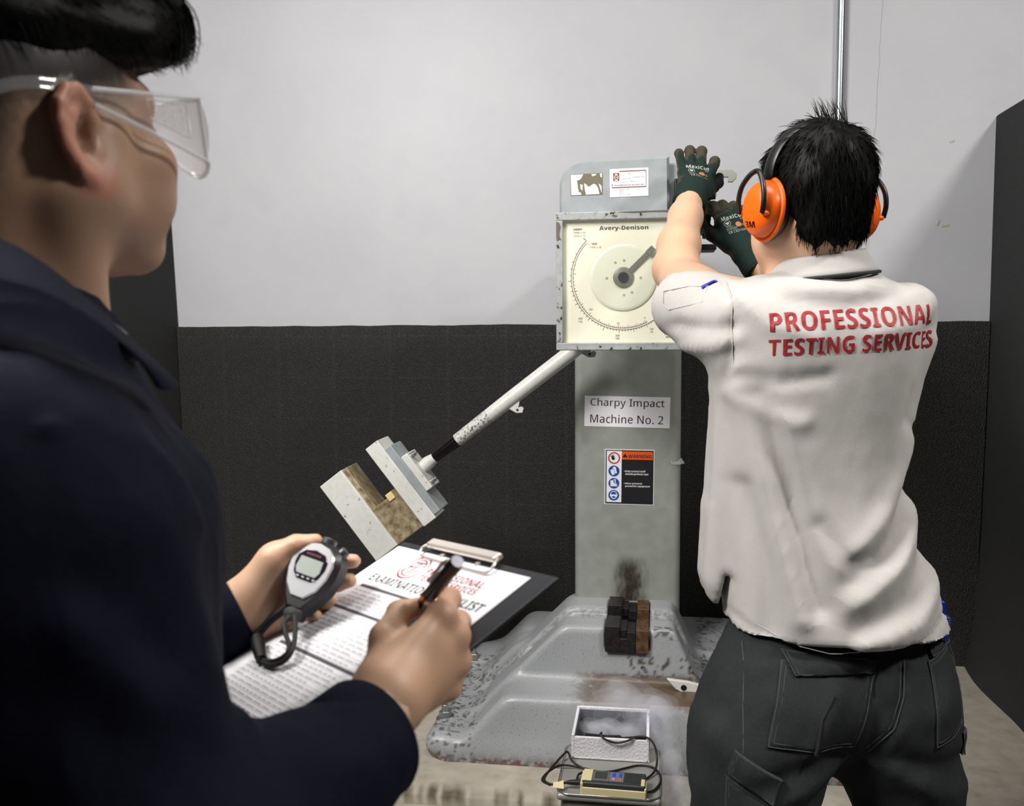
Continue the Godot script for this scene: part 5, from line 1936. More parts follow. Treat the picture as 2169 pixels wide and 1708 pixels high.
	glove_field("glove_far", [Vector3(0.2056, 1.2426, 1.0164), Vector3(0.1436, 1.3236, 0.9834), Vector3(0.1611, 1.3308, 0.9802), Vector3(0.1808, 1.3275, 0.9775), Vector3(0.2015, 1.3211, 0.9749)],
		[[Vector3(0.1282, 1.363, 0.9419), Vector3(0.1258, 1.3635, 0.9117), Vector3(0.1286, 1.3518, 0.9022)], [Vector3(0.1493, 1.365, 0.9385), Vector3(0.1475, 1.3662, 0.9032), Vector3(0.1482, 1.3522, 0.8941)], [Vector3(0.1735, 1.3627, 0.935), Vector3(0.1721, 1.3627, 0.8997), Vector3(0.1719, 1.3499, 0.8907)], [Vector3(0.1967, 1.3551, 0.9322), Vector3(0.1953, 1.3544, 0.902), Vector3(0.1952, 1.3427, 0.8929)]],
		[Vector3(0.1617, 1.2706, 0.9953), Vector3(0.1247, 1.2966, 0.9784), Vector3(0.1093, 1.3191, 0.9535), Vector3(0.1158, 1.3388, 0.9255)], Vector3(0.0926, 0.3, 0.9468), Vector3(0.2189, 1.2245, 1.0261))


func glove_field(called: String, hand: Array, joints: Array, thumb: Array, back: Vector3, cuff_end: Vector3) -> void:
	var g := field(called, 0.0034)
	back = back.normalized()
	fingers(g, hand[0], [hand[1], hand[2], hand[3], hand[4]], joints, thumb, 0.0108, back)
	var ax: Vector3 = (hand[0] - cuff_end).normalized()
	g.limb(hand[0] + ax * 0.012, cuff_end, 0.0335, 0.0345, 0.02, 0, back, 0.82)
	g.limb(cuff_end + ax * 0.004, cuff_end - ax * 0.002, 0.036, 0.037, 0.006, 0, back, 0.84)
	# hollow end of the cuff
	g.solid([[-ax, cuff_end - ax * 0.012]], 0.0, Vector3.ZERO, Vector3.ZERO, 0.002, 2)
	var mid: Vector3 = (hand[1] + hand[2] + hand[3] + hand[4]) * 0.25
	var across: Vector3 = (hand[1] - hand[4]).normalized()
	g.shift = func(p: Vector3, n: Vector3) -> float:
		# ribs round the cuff
		var h: float = (p - hand[0]).dot(ax)
		return sin(h * 900.0) * 0.0007 * (1.0 - smoothstep(-0.01, 0.012, h))
	g.tint = func(p: Vector3, n: Vector3) -> Color:
		var along: float = (p - mid).dot(ax)
		var b := n.dot(back) + wear.get_noise_3d(p.x * 2.0, p.y * 2.0, p.z * 2.0) * 0.25
		var green := Color(0.014, 0.030, 0.026)
		var brown := Color(0.07, 0.062, 0.042)
		var coat := Color(0.010, 0.010, 0.011)
		if (p - hand[0]).dot(ax) < 0.012:
			return green
		var near_thumb: float = minf(p.distance_to(thumb[1]), minf(p.distance_to(thumb[2]), p.distance_to(thumb[3])))
		var c := brown.lerp(coat, smoothstep(0.05, -0.35, b))
		c = c.lerp(green, smoothstep(0.30, 0.5, b - maxf(along - 0.012, 0.0) * 18.0))
		return c.lerp(coat, 1.0 - smoothstep(0.018, 0.030, near_thumb))


func worker() -> void:
	var F := back_frame()
	var X := worker_head()
	var w := thing("person", "dark-haired man seen from behind, light grey polo shirt with red lettering, reaching for the latch", "person", Vector3(Vector3(0.2772, 0.8506, 1.5206).x, -0.15, Vector3(0.2772, 0.8506, 1.5206).z))
	var skin := mat(Color(1, 1, 1), 0.5)
	skin.vertex_color_use_as_albedo = true
	skin.subsurf_scatter_enabled = true
	skin.subsurf_scatter_strength = 0.12
	M.skin = skin
	obj("body", fields["worker_skin"].geo, skin, w)
	var weave := noise_tex(0.16, 0, 2, [], 512, 61)
	var pique := noise_tex(0.1, 0, 4, [0.0, Color(0.90, 0.90, 0.90), 1.0, Color(1, 1, 1)], 512, 62)
	var cloth := surf(mat(Color(0.745, 0.733, 0.722), 0.9, 0.0, 0.2), pique, 9.0, weave, 0.018)
	var shirt := obj("polo_shirt", fields["shirt"].geo, cloth, w)
	var on_shirt := Drape.of(fields["shirt"].geo, F, 0.0085, 0.05)
	# collar with a dark tipping
	var nb := Vector3(0.2722, 1.1889, 1.498)
	var ring := func(a: float, v: float) -> Vector3:
		var r := lerpf(0.069, 0.092, v)
		var drop := lerpf(0.026, -0.012, v) + 0.009 * cos(a + 0.3)
		if v < 0.0:
			r = 0.059
			drop = 0.0
		return nb + F.basis * Vector3(cos(a) * r * 1.0, drop - 0.035 * maxf(0.0, -sin(a)) , sin(a) * r * 1.06 + 0.002)
	var cg := Geo.new().grid(64, 10, func(u: float, v: float) -> Vector3:
		var a := lerpf(-0.9, PI + 0.9, u)
		if v < 0.2:
			return ring.call(a, 0.0) + F.basis * Vector3(-cos(a) * 0.004, -0.02 * (1.0 - v / 0.2), -sin(a) * 0.004)
		if v > 0.95:
			return ring.call(a, 1.0) + F.basis * Vector3(-cos(a) * 0.004, 0, -sin(a) * 0.004)
		var t := (v - 0.2) / 0.75
		return ring.call(a, clampf(t, 0.0, 1.0)))
	obj("collar", cg, cloth, shirt)
	var tip := []
	for k in 50:
		tip.append(ring.call(lerpf(-0.9, PI + 0.9, k / 49.0), 1.0) + F.basis * Vector3(0, -0.0015, 0))
	obj("collar_tipping", Geo.new().tube(tip, 0.0028, 8), mat(Color(0.10, 0.11, 0.12), 0.8), shirt)
	# lettering across the back
	var flat := Geo.new()
	var line := func(s: String, a: Vector2, b: Vector2, high: float, high2: float) -> void:
		var g := Geo.new()
		lettering(g, s, Transform3D.IDENTITY, 0, 0, 1, 1, true)
		for k in range(0, g.ix.size(), 3):
			var base := flat.v.size()
			for j in 3:
				var q := g.v[g.ix[k + j]]
				var p := a.lerp(b, q.x) + Vector2(0, lerpf(high, high2, q.x) * q.y)
				flat.vert(Vector3(p.x, p.y, 0), Vector3.BACK)
			flat.tri(base, base + 1, base + 2)
	line.call("PROFESSIONAL", Vector2(-0.1171, 0.2348), Vector2(0.1463, 0.2462), 0.030, 0.031)
	line.call("TESTING SERVICES", Vector2(-0.1181, 0.1974), Vector2(0.1513, 0.2095), 0.026, 0.027)
	obj("lettering", on_shirt.print(flat, 0.0014, 0.006), mat(Color(0.57, 0.02, 0.07), 0.6), shirt)
	# pocket on the sleeve and the hem's stitching
	obj("sleeve_pocket", on_shirt.seam([Vector2(-0.2487, 0.3062), Vector2(-0.2517, 0.2846), Vector2(-0.2454, 0.273), Vector2(-0.2034, 0.2843), Vector2(-0.1912, 0.3105), Vector2(-0.2161, 0.3122), Vector2(-0.2487, 0.3062)], 0.0008, 8, 0.0004), cloth, shirt)
	obj("shoulder_seam", on_shirt.seam([Vector2(-0.1618, 0.318), Vector2(-0.1659, 0.2685), Vector2(-0.1661, 0.2219), Vector2(-0.1625, 0.1813)], 0.0011, 10), cloth, shirt)
	obj("hem_seam", on_shirt.seam([Vector2(-0.1433, -0.2249), Vector2(-0.091, -0.2482), Vector2(-0.0267, -0.2634), Vector2(0.0533, -0.2607), Vector2(0.1327, -0.2351), Vector2(0.1863, -0.2069)], 0.0009, 10), cloth, shirt)
	# trousers with pockets
	var twill := surf(mat(Color(0.185, 0.19, 0.195), 0.85, 0.0, 0.25), noise_tex(0.05, 0, 4, [0.0, Color(0.80, 0.82, 0.84), 1.0, Color(1, 1, 1)], 512, 63), 7.0, weave, 0.03)
	var faded := mat(Color(0.25, 0.26, 0.27), 0.9)
	var pants := obj("cargo_trousers", fields["trousers"].geo, twill, w)
	var on_pants := Drape.of(fields["trousers"].geo, F, 0.014)
	var outline := func(called: String, c: Array, thick: float, puff: float) -> void:
		var pk := obj(called, on_pants.patch(c, thick, 18, 16, puff), twill, pants)
		var loop := [c[0], c[1], c[2], c[3], c[0]]
		var sm := Geo.new()
		for k in 4:
			var mid: Vector2 = (c[0] + c[1] + c[2] + c[3]) * 0.25
			sm.add(on_pants.seam([c[k].lerp(mid, 0.03), c[(k + 1) % 4].lerp(mid, 0.03)], 0.0009, 10, thick * 0.9))
			sm.add(on_pants.seam([c[k].lerp(mid, 0.12), c[(k + 1) % 4].lerp(mid, 0.12)], 0.0006, 10, thick))
		obj("stitching", sm, faded, pk)
	outline.call("rear_pocket", [Vector2(-0.0986, -0.276), Vector2(0.0539, -0.2853), Vector2(0.0148, -0.4141), Vector2(-0.1315, -0.398)], 0.003, 0.004)
	outline.call("rear_pocket", [Vector2(0.1381, -0.2859), Vector2(0.2009, -0.2683), Vector2(0.2054, -0.3922), Vector2(0.1416, -0.415)], 0.003, 0.003)
	outline.call("pocket_flap", [Vector2(-0.0972, -0.2621), Vector2(0.0537, -0.2796), Vector2(0.0461, -0.2984), Vector2(-0.0823, -0.2959)], 0.008, 0.004)
	outline.call("pocket_flap", [Vector2(0.1432, -0.2679), Vector2(0.1939, -0.2478), Vector2(0.201, -0.2724), Vector2(0.1467, -0.2802)], 0.008, 0.003)
	outline.call("cargo_flap", [Vector2(-0.1774, -0.406), Vector2(-0.1074, -0.4465), Vector2(-0.1239, -0.4833), Vector2(-0.1883, -0.4435)], 0.010, 0.004)
	outline.call("cargo_pocket", [Vector2(-0.1899, -0.4476), Vector2(-0.1215, -0.4816), Vector2(-0.1245, -0.6251), Vector2(-0.1981, -0.6076)], 0.005, 0.006)
	outline.call("cargo_flap", [Vector2(0.2035, -0.4088), Vector2(0.2173, -0.4089), Vector2(0.222, -0.459), Vector2(0.2072, -0.4505)], 0.006, 0.002)
	var seams := [Geo.new(), Geo.new(), Geo.new()]
	seams[0].add(on_pants.seam([Vector2(0.0954, -0.2799), Vector2(0.0895, -0.3334), Vector2(0.0738, -0.3829), Vector2(0.0409, -0.4243)], 0.0012, 12))
	seams[1].add(on_pants.seam([Vector2(0.089, -0.2798), Vector2(0.0831, -0.3333), Vector2(0.0673, -0.3812), Vector2(0.0367, -0.4192)], 0.0009, 12))
	seams[2].add(on_pants.seam([Vector2(-0.1468, -0.2658), Vector2(-0.1595, -0.3481), Vector2(-0.1652, -0.4144)], 0.0011, 12))
	for sm in seams:
		obj("seam", sm, faded, pants)
	obj("pocket_tear", on_pants.seam([Vector2(-0.0256, -0.3218), Vector2(-0.0475, -0.3572), Vector2(-0.0588, -0.4069)], 0.0028, 12, 0.006), mat(Color(0.08, 0.085, 0.09), 0.9), pants)
	# boots on the low floor
	for s in 2:
		var a: Vector3 = [Vector3(0.1213, -0.1505, 1.5674), Vector3(0.5184, -0.1685, 1.4885)][s]
		a.y = -0.15
		var b := Geo.new()
		var dirf := Vector3(-0.3922, 0, -0.9217) if s == 0 else Vector3(0.0512, 0, -0.9989)
		var sd := dirf.cross(Vector3.UP)
		b.grid(28, 16, func(u: float, v: float) -> Vector3:
			var an := TAU * u
			var y := lerpf(0.0, 0.16, v)
			var wx := lerpf(0.052, 0.05, v) * (1.0 if v < 0.9 else 0.97)
			var lf := lerpf(0.19, 0.055, smoothstep(0.2, 0.75, v))
			var lb := 0.075
			var cz := cos(an)
			return a + Vector3(0, y, 0) + sd * sin(an) * wx + dirf * cz * (lf if cz > 0.0 else lb), true)
		b.lathe([Vector2(0.0, 0.0), Vector2(0.05, 0.0)], 20, Transform3D(Basis.IDENTITY, a))
		obj("boot", b, M.rubber, w)
	# gloves with their print
	var knit := surf(mat(Color(1, 1, 1), 0.85, 0.0, 0.3), noise_tex(0.2, 0, 2, [0.0, Color(0.75, 0.75, 0.75), 1.0, Color(1, 1, 1)], 512, 64), 8.0, weave, 0.06)
	knit.vertex_color_use_as_albedo = true
	var pale := mat(Color(0.62, 0.64, 0.60), 0.7)
	var orange := mat(Color(0.62, 0.40, 0.24), 0.7)
	for s in 2:
		var gl := obj("glove", fields[["glove_near", "glove_far"][s]].geo, knit, w)
		# print in picture-like units round the middle of the back of the hand
		var mid: Vector3 = [Vector3(0.0924, 1.426, 0.9826), Vector3(0.1724, 1.3135, 0.9952)][s]
		var right: Vector3 = ([Vector3(0.9789, -0.12, -0.148), Vector3(0.9492, 0.26, -0.1436)][s] as Vector3).normalized()
		var nz := Vector3(0.1915, 0.3, 0.9318).normalized()
		right = (right - nz * right.dot(nz)).normalized()
		var gf := Transform3D(Basis(right, nz.cross(right), nz), mid)
		var on_glove := Drape.of(fields[["glove_near", "glove_far"][s]].geo, gf, 0.006, 0.05)
		var pr := Geo.new()
		var I := Transform3D.IDENTITY
		var u := 0.001
		lettering(pr, "MaxiCut", I, -27 * u, 15 * u, 25 * u, 25 * u, true)
		stroke(pr, I, disc(-16 * u, 7 * u, 7.0 * u, 24), 0.9 * u, true)
		flat_poly(pr, I, [Vector2(-16, 2.5) * u, Vector2(-11.5, 7.5) * u, Vector2(-13.5, 10.5) * u, Vector2(-16, 8.8) * u, Vector2(-18.5, 10.5) * u, Vector2(-20.5, 7.5) * u])
		lettering(pr, "SKIN HEALTH", I, -22 * u, -3.5 * u, -6 * u, -1.5 * u)
		lettering(pr, "EN388:2016", I, -22 * u, -8.5 * u, 1 * u, -5.5 * u)
		lettering(pr, "EN ISO 13997", I, -22 * u, -11.5 * u, -1 * u, -9.5 * u)
		lettering(pr, "CE", I, -21 * u, -19 * u, -13 * u, -13.5 * u, true)
		stroke(pr, I, rect(-10 * u, -19 * u, -5 * u, -13.5 * u), 0.8 * u, true)
		stroke(pr, I, disc(-0.5 * u, -16.5 * u, 2.8 * u, 14), 0.8 * u, true)
		lettering(pr, "1350", I, 4 * u, -19 * u, 17 * u, -14.5 * u)
		lettering(pr, "34-", I, 14 * u, 9 * u, 24 * u, 13 * u)
		obj("lettering", on_glove.print(pr, 0.001, 0.004), pale, gl)
		var og := Geo.new()
		flat_poly(og, I, disc(6 * u, -1 * u, 6.5 * u, 20))
		lettering(og, "ATG", I, 6 * u, -7 * u, 19 * u, -1 * u, true)
		obj("emblem", on_glove.print(og, 0.0011, 0.004), orange, gl)
	# hair
	var hg: Geo = fields["worker_hair"].geo
	var rng := RandomNumberGenerator.new()
	rng.seed = 12
	var whorl := X * Vector3(0.012, 0.13, -0.055)
	var roots := []
	var Xi := X.affine_inverse()
	var n0 := hg.v.size()
	for k in 9000:
		var i := rng.randi_range(0, n0 - 1)
		var p := hg.v[i]
		var n := hg.n[i]
		var away := p - whorl
		away = away - n * away.dot(n)
		var d := (away.normalized() * 0.95 + n * rng.randf_range(0.05, 0.26) + Vector3(rng.randf_range(-1, 1), rng.randf_range(-1, 0.6), rng.randf_range(-1, 1)) * 0.2).normalized()
		var q := Xi * p
		var len := rng.randf_range(0.014, 0.028)
		if q.y < -0.035:
			len *= 0.9
		elif q.y > 0.09:
			len *= 1.35
		roots.append([p - n * 0.003, d, len])
	for k in 40:
		var a := rng.randf_range(-0.6, 0.6)
		roots.append([whorl + X.basis * Vector3(rng.randf_range(-0.02, 0.02), 0.0, rng.randf_range(-0.012, 0.02)), (X.basis * Vector3(sin(a) * 0.7, 1.0, 0.5 * cos(a))).normalized(), rng.randf_range(0.03, 0.055)])
	var hs := Geo.new()
	hair_strands(hs, roots, func(p: Vector3, d: Vector3, t: float) -> Vector3:
		return (d + Vector3(0, -0.16 * t, 0)).normalized(), 0.0008, 4)
	hs.add(hg)
	var black := mat(Color(0.032, 0.030, 0.031), 0.5, 0.0, 0.22)
	M.hair = black
	obj("hair", hs, black, w)
	ear_defenders(X)
	# pen in the sleeve pocket, glove clip at the hip
	var pen := thing("pen", "blue pen with its clicker poking out of the polo shirt's sleeve pocket", "pen", Vector3(0.097, 1.1668, 1.5009))
	var blue := mat(Color(0.05, 0.10, 0.62), 0.35)
	var pp := Geo.new().tube([Vector3(0.0784, 1.1573, 1.5299), Vector3(0.0969, 1.1664, 1.5294), Vector3(0.1016, 1.1672, 1.5286)], [0.0055, 0.0055, 0.0045], 14)
	obj("barrel", pp, blue, pen)
	obj("clicker", Geo.new().tube([Vector3(0.1016, 1.1672, 1.5286), Vector3(0.1086, 1.1664, 1.5276)], 0.003, 12), blue, pen)
	obj("clip", Geo.new().tube([Vector3(0.0872, 1.1647, 1.5371), Vector3(0.0981, 1.1701, 1.535)], 0.0016, 8), blue, pen)
	var clip := thing("glove_clip", "bright blue plastic clip hanging at the hip of the charcoal trousers", "clip", Vector3(0.4663, 0.6115, 1.5324))
	var base := Vector3(0.4656, 0.6099, 1.5326)
	var cg2 := Geo.new()
	var cb := F.basis * Basis(Vector3(0, 0, 1), 0.10)
	cg2.rbox(Transform3D(cb, Vector3(0.4603, 0.6323, 1.562)), Vector3(0.0062, 0.018, 0.008), 0.003)
	cg2.rbox(Transform3D(cb, Vector3(0.4627, 0.6117, 1.5633)), Vector3(0.0085, 0.014, 0.009), 0.004)
	cg2.rbox(Transform3D(cb, Vector3(0.4636, 0.5926, 1.5648)), Vector3(0.0065, 0.006, 0.008), 0.002)
	obj("body", cg2, blue, clip)
	for k in 4:
		obj("ridge", Geo.new().rbox(Transform3D(cb, Vector3(0.4634, 0.6147, 1.563) + Vector3(0, 0.008 - k * 0.004, 0)), Vector3(0.0095, 0.0009, 0.0098), 0.0006, 1), blue, clip)


func ear_defenders(X: Transform3D) -> void:
	var t := thing("ear_defenders", "orange ear defenders with a black headband on the man in the polo shirt", "ear defenders", X.origin)
	var orange := mat(Color(0.96, 0.40, 0.07), 0.32)
	var black := mat(Color(0.045, 0.045, 0.05), 0.4)
	for s in [1.0, -1.0]:
		# cup: shell, flange, cushion; its axis points out of the ear
		var ax := X.basis * Vector3(s, 0.05, -0.10).normalized()
		var up := (X.basis.y - ax * X.basis.y.dot(ax)).normalized()
		var fw := ax.cross(up)
		var c := X * Vector3(s * 0.079, -0.004, -0.002)
		var shell := func(prof: Array) -> Geo:
			return Geo.new().lathe(prof, 40, Transform3D(Basis(fw * 0.80, ax, up), c))
		# (the lathe turns about its y axis, so the outline is stretched to an upright oval)
		obj("cushion", shell.call([Vector2(0.03, -0.006), Vector2(0.046, -0.005), Vector2(0.050, 0.002), Vector2(0.048, 0.010)]), black, t)
		obj("flange", shell.call([Vector2(0.046, 0.007), Vector2(0.0505, 0.008), Vector2(0.0525, 0.011), Vector2(0.051, 0.0145), Vector2(0.047, 0.016)]), orange, t)
		var prof := []
		for k in 13:
			var a := PI / 2.0 * k / 12.0
			prof.append(Vector2(0.0465 * pow(cos(a), 0.62), 0.015 + 0.030 * sin(a)))
		obj("shell", shell.call(prof), orange, t)
		if s > 0.0:
			# the mark moulded low on the shell
			var g := Geo.new()
			lettering(g, "3M", Transform3D.IDENTITY, -0.012, -0.031, 0.010, -0.021, true)
			var sh := Geo.new().lathe(prof, 40, Transform3D(Basis(fw * 0.80, ax, up), c))
			var fr := Transform3D(Basis(-fw, up, ax), c)
			obj("mark", Drape.of(sh, fr, 0.006, 0.05).print(g, 0.0006, 0.004), black, t)
		# stirrup holding the cup
		var arm := func(y: float, z: float, o: float) -> Vector3: return c + up * y + fw * z + ax * o
		obj("stirrup", Geo.new().tube(smooth_path([arm.call(-0.008, 0.027, 0.044), arm.call(0.012, 0.030, 0.046), arm.call(0.034, 0.025, 0.046), arm.call(0.052, 0.012, 0.043), arm.call(0.058, 0.0, 0.040), arm.call(0.052, -0.012, 0.043), arm.call(0.034, -0.025, 0.046), arm.call(0.012, -0.030, 0.046), arm.call(-0.008, -0.027, 0.044)], 6), 0.0042, 10), black, t)
		for z in [0.027, -0.027]:
			obj("pivot", Geo.new().lathe([Vector2(0.0, 0.003), Vector2(0.004, 0.003), Vector2(0.0045, 0.0), Vector2(0.0045, -0.012)], 16, Transform3D(Basis(fw, ax, up), arm.call(-0.008, z, 0.040))), orange, t)
	# headband over the crown
	var band := []
	var w := []
	for k in 33:
		var a := lerpf(-0.36, PI + 0.36, k / 32.0)
		band.append(X * Vector3(cos(a) * 0.091, 0.056 + sin(a) * 0.083, -0.002 - 0.010 * sin(a)))
	obj("headband", Geo.new().tube(band, 0.0125, 12, true, 0.26, X.basis.z), black, t)

# ---------------------------------------------------------------- the man in the foreground

func observer_head() -> Transform3D:
	var X := face_frame(Vector3.ZERO, Vector3(0.3866, 0, -0.9212), 0.13, 0.0)
	X.origin = Vector3(-0.3752, 1.2255, 2.562) - X.basis * Vector3(-0.0765, 0.0, -0.006)
	return X


func observer_frame() -> Transform3D:
	return face_frame(Vector3(-0.4424, 1.006, 2.5906), Vector3(0.7374, 0, -0.6749))


func observer_fields() -> void:
	var X := observer_head()
	var Xi := X.affine_inverse()
	var B := observer_frame()
	var Bi := B.affine_inverse()
	var f := field("observer_head", 0.0032)
	add_head(f, X, [-1.0, 1.0], X * Vector3(0, -0.165, -0.036), 0.056, 0.78)
	f.tint = func(p: Vector3, n: Vector3) -> Color:
		var q := Xi * p
		var c := skin_tint(p, n) * 0.70
		# ear flushed; close-cropped hair at temple and nape
		if absf(q.x) > 0.0785 and q.z < 0.016 and q.y > -0.04 and q.y < 0.04:
			c = c.lerp(Color(0.50, 0.19, 0.135), 0.55 * smoothstep(0.0785, 0.083, absf(q.x)))
		else:
			var g := q.y * 27.0 - maxf(q.z - 0.012, 0.0) * 8.0
			if q.z < -0.012:
				g = maxf(g, (-q.z - 0.030) * 22.0 + q.y * 9.0 + 0.25)
			var s := smoothstep(0.12, 1.05, g + wear.get_noise_3d(q.x * 9.0, q.y * 9.0, q.z * 9.0) * 0.12) * smoothstep(0.074, 0.045, q.z)
			c = c.lerp(Color(0.008, 0.006, 0.0055), s)
			# shade of a shaven beard, a little red on the cheek
			if q.y < -0.03 and q.z > 0.02:
				c = c.lerp(Color(0.40, 0.25, 0.19), 0.25)
		return c
	# trunk, neck and arms inside the overall
	var t := field("observer_trunk", 0.012)
	t.limb(X * Vector3(0, -0.12, -0.03), B * Vector3(0, 0, 0), 0.046, 0.06, 0.03)
	t.egg(Transform3D(B.basis, B * Vector3(0, -0.12, 0)), Vector3(0.12, 0.14, 0.08), 0.04)
	t.chain([B * Vector3(-0.11, -0.0031, 0.0), Vector3(-0.2674, 0.7795, 2.6846), Vector3(-0.211, 0.8044, 2.5472), Vector3(-0.1908, 0.827, 2.5148)], [0.05, 0.04, 0.034, 0.026], 0.03)
	t.chain([B * Vector3(0.11, -0.0031, 0.0), Vector3(-0.5118, 0.7712, 2.3976), Vector3(-0.4104, 0.8204, 2.3375), Vector3(-0.3918, 0.826, 2.317)], [0.05, 0.034, 0.024, 0.022], 0.02)
	t.tint = skin_tint
	# writing hand
	var r := field("observer_hand_writing", 0.0026)
	fingers(r, Vector3(-0.1904, 0.8302, 2.5114), [Vector3(-0.16, 0.8797, 2.457), Vector3(-0.1512, 0.8626, 2.451), Vector3(-0.1507, 0.8409, 2.4477), Vector3(-0.1576, 0.8213, 2.4514)],
		[[Vector3(-0.16, 0.8828, 2.4263), Vector3(-0.1777, 0.8696, 2.4078), Vector3(-0.1896, 0.8589, 2.4003)], [Vector3(-0.1558, 0.8598, 2.4114), Vector3(-0.1758, 0.8498, 2.3929), Vector3(-0.188, 0.843, 2.3933)], [Vector3(-0.1569, 0.8387, 2.4072), Vector3(-0.1763, 0.8313, 2.3955), Vector3(-0.1886, 0.8282, 2.3997)], [Vector3(-0.1624, 0.8186, 2.4138), Vector3(-0.1777, 0.8143, 2.4043), Vector3(-0.1873, 0.8173, 2.4136)]],
		[Vector3(-0.1961, 0.8411, 2.4982), Vector3(-0.1985, 0.8664, 2.4761), Vector3(-0.1945, 0.8777, 2.4502), Vector3(-0.1857, 0.8764, 2.4287)], 0.0084, Vector3(0.7252, -0.2, 0.6489))
	r.limb(Vector3(-0.1886, 0.8311, 2.5101), Vector3(-0.2079, 0.8086, 2.5413), 0.0235, 0.028, 0.02)
	r.limb(Vector3(-0.1868, 0.834, 2.5014), Vector3(-0.1661, 0.8474, 2.4627), 0.018, 0.014, 0.02)
	r.tint = func(p: Vector3, n: Vector3) -> Color: return hand_tint(r, p, n)
	# hand with the stopwatch
	var l := field("observer_hand_holding", 0.0028)
	fingers(l, Vector3(-0.3904, 0.8273, 2.3136), [Vector3(-0.3409, 0.8778, 2.2897), Vector3(-0.3339, 0.8597, 2.2942), Vector3(-0.3374, 0.8431, 2.3012), Vector3(-0.3456, 0.8276, 2.3088)],
		[[Vector3(-0.315, 0.8725, 2.2801), Vector3(-0.2962, 0.8747, 2.2903), Vector3(-0.2796, 0.8783, 2.3007)], [Vector3(-0.3137, 0.854, 2.2876), Vector3(-0.2971, 0.8553, 2.2971), Vector3(-0.2822, 0.8612, 2.3066)], [Vector3(-0.3184, 0.8397, 2.2966), Vector3(-0.3059, 0.8402, 2.3078), Vector3(-0.2981, 0.8453, 2.3164)], [Vector3(-0.3253, 0.8255, 2.3069), Vector3(-0.3155, 0.8254, 2.3156), Vector3(-0.3097, 0.8313, 2.3234)]],
		[Vector3(-0.3691, 0.8485, 2.3238), Vector3(-0.3523, 0.8821, 2.3195), Vector3(-0.329, 0.8965, 2.3188), Vector3(-0.3109, 0.8999, 2.3178)], 0.0082, Vector3(0.1845, -0.6, -0.7864))
	l.limb(Vector3(-0.3813, 0.8383, 2.3184), Vector3(-0.3477, 0.8771, 2.3151), 0.024, 0.016, 0.02)
	l.limb(Vector3(-0.3812, 0.8182, 2.3201), Vector3(-0.3521, 0.8295, 2.3157), 0.024, 0.018, 0.02)
	l.limb(Vector3(-0.3904, 0.8273, 2.3136), Vector3(-0.4127, 0.821, 2.3327), 0.022, 0.022, 0.02)
	l.limb(Vector3(-0.3864, 0.8148, 2.3171), Vector3(-0.3873, 0.8075, 2.3229), 0.026, 0.020, 0.02)
	l.tint = func(p: Vector3, n: Vector3) -> Color: return hand_tint(l, p, n)

	# navy overall
	var j := field("jacket", 0.006)
	j.stack(B, [[-0.4016, 0, 0.0, 0.20, 0.135, 0.125, 2.4], [-0.2162, 0, 0.0, 0.20, 0.14, 0.125, 2.4], [-0.1081, 0, 0.0, 0.198, 0.140, 0.128, 2.4], [-0.0463, 0, 0.0, 0.203, 0.142, 0.13, 2.4], [0, 0, 0.0, 0.205, 0.135, 0.13, 2.3], [0.0309, 0, 0.0, 0.185, 0.115, 0.125, 2.2], [0.0556, 0, 0.002, 0.155, 0.098, 0.115, 2.2], [0.0741, 0, 0.004, 0.120, 0.085, 0.10, 2.1], [0.0927, 0, 0.022, 0.092, 0.068, 0.095, 2.1], [0.1066, 0, 0.026, 0.078, 0.048, 0.09, 2.1]], 0.0)
	j.limb(B * Vector3(-0.140, 0.0124, 0.0), Vector3(-0.2712, 0.7852, 2.6898), 0.072, 0.060, 0.05)
	j.limb(Vector3(-0.2712, 0.7852, 2.6898), Vector3(-0.1875, 0.8124, 2.5054), 0.062, 0.0415, 0.04)
	j.limb(B * Vector3(0.140, 0.0216, 0.0), Vector3(-0.5118, 0.767, 2.3979), 0.072, 0.058, 0.06)
	j.limb(Vector3(-0.5118, 0.767, 2.3979), Vector3(-0.3864, 0.8293, 2.3077), 0.058, 0.041, 0.04)
	j.limb(X * Vector3(0, -0.212, -0.062), B * Vector3(0, 0.0525, 0), 0.066, 0.09, 0.03)
	# open cuffs: the ends cut square, then hollowed
	for e in [[Vector3(-0.2712, 0.7852, 2.6898), Vector3(-0.1968, 0.8088, 2.5193), 0.037], [Vector3(-0.5118, 0.767, 2.3979), Vector3(-0.39, 0.8279, 2.3125), 0.032]]:
		var ax: Vector3 = (e[1] - e[0]).normalized()
		var sx := ax.cross(Vector3.UP).normalized()
		j.block(Transform3D(Basis(ax, sx.cross(ax), sx), e[1] + ax * 0.06), Vector3(0.06, 0.085, 0.085), 0.002, 0.004, 1)
		j.limb(e[1] - ax * 0.02, e[1] + ax * 0.03, e[2], e[2], 0.004, 1)
	j.cut_lo = Vector3(-9, 0.30, -9)
	var wr := FastNoiseLite.new()
	wr.seed = 31
	wr.frequency = 6.0
	wr.fractal_octaves = 3
	var seams := [
		[[Vector2(Vector3(-0.3288, 1.0372, 2.7129).x, 0)], 0, 0.0, 0.01]]
